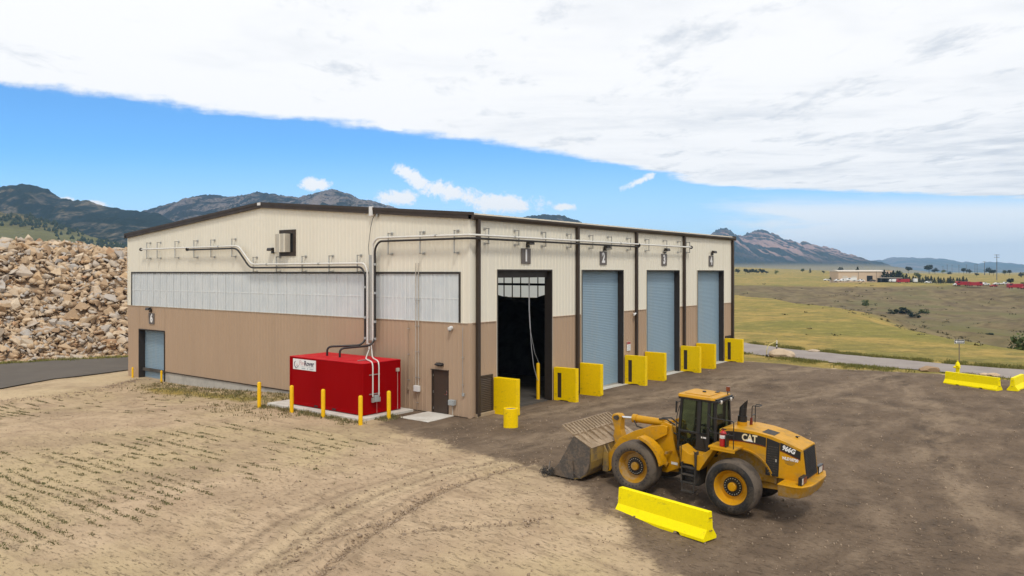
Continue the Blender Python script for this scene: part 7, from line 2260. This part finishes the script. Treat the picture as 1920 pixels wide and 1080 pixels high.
tufts('verge_grass', pts, 'grass along the road verge and the meadow beyond', gr3, 35, 0.07, 0.24, 8, 0.12)

# clods and pebbles: small stones too many to count
pv_, pf_, pt_ = [], [], []; base = 0
def scatter(xx, yy, sz):
    global base
    me_, SV, SF = SH[int(r3.integers(0, len(SH)))]
    M_ = np.array(Euler((r3.uniform(0, 6), r3.uniform(0, 6), r3.uniform(0, 6))).to_matrix())
    p_ = np.array([xx, yy, gz_fast[0]])
    pv_.append((SV * sz * np.array([1, 1, 1.5])) @ M_.T + np.array([xx, yy, 0])); pf_.append(SF + base); pt_.append((len(SV), xx, yy, sz)); base += len(SV)
gz_fast = [0.0]
for pts_, wd_, n_ in ((RUTS[0][0], 0.13, 700), (RUTS[3][0], 0.2, 120), (RUTS[4][0], 0.2, 260), (RUTS[1][0], 0.25, 160), ([(-14, 27.0), (-10.3, 27.4), (-5.75, 27.3), (-2.6, 29.2), (-0.8, 30.5)], 0.35, 700)):
    seg = catmull(pts_, 12)
    for k in range(n_):
        p_ = seg[int(r3.integers(0, len(seg)))]
        scatter(p_[0] + r3.normal(0, wd_), p_[1] + r3.normal(0, wd_), float(np.clip(r3.lognormal(-2.95, 0.45), 0.025, 0.15)))
for k in range(5200):
    scatter(r3.uniform(-16, 30) if k % 3 else r3.uniform(-14, 6), r3.uniform(-22, -0.5), float(np.clip(r3.lognormal(-3.2, 0.4), 0.02, 0.11)))
for k in range(900):
    scatter(r3.uniform(-24, -5), r3.uniform(-14, 24), float(np.clip(r3.lognormal(-3.2, 0.4), 0.02, 0.1)))
V = np.concatenate(pv_)
zb_ = ground_z(np.array([p[1] for p in pt_]), np.array([p[2] for p in pt_]))
V[:, 2] += np.repeat(zb_ + np.array([p[3] * 0.15 for p in pt_]), [p[0] for p in pt_])
me = np_mesh('clods', V, None, np.concatenate(pf_))
clodm = pmat('clod_soil', (0.27, 0.195, 0.13), 0.95, var=0.3, scale=3.0, col2=(0.36, 0.27, 0.19), world_pos=True)
me.materials.append(clodm)
setp(link_mesh('soil_clods', me), 'loose clods and pebbles over the dirt and the wheel ruts', 'clods', kind='stuff')

# ------------------------------------------------------------------ air
hz_m, t, o = mk('haze_air')
pvn = t.n('ShaderNodeVolumePrincipled')
pvn.inputs['Color'].default_value = (0.36, 0.62, 1.0, 1)
pvn.inputs['Density'].default_value = 1.0e-4
pvn.inputs['Anisotropy'].default_value = 0.1
t.link(pvn.outputs[0], o.inputs['Volume'])
hb = MB(); hb.box(CX - 11000, CX + 11000, CY - 11000, CY + 11000, -60, 335)
ho = hb.build('haze', hz_m)
setp(ho, 'thin blue summer haze over the whole landscape', 'haze', kind='stuff')
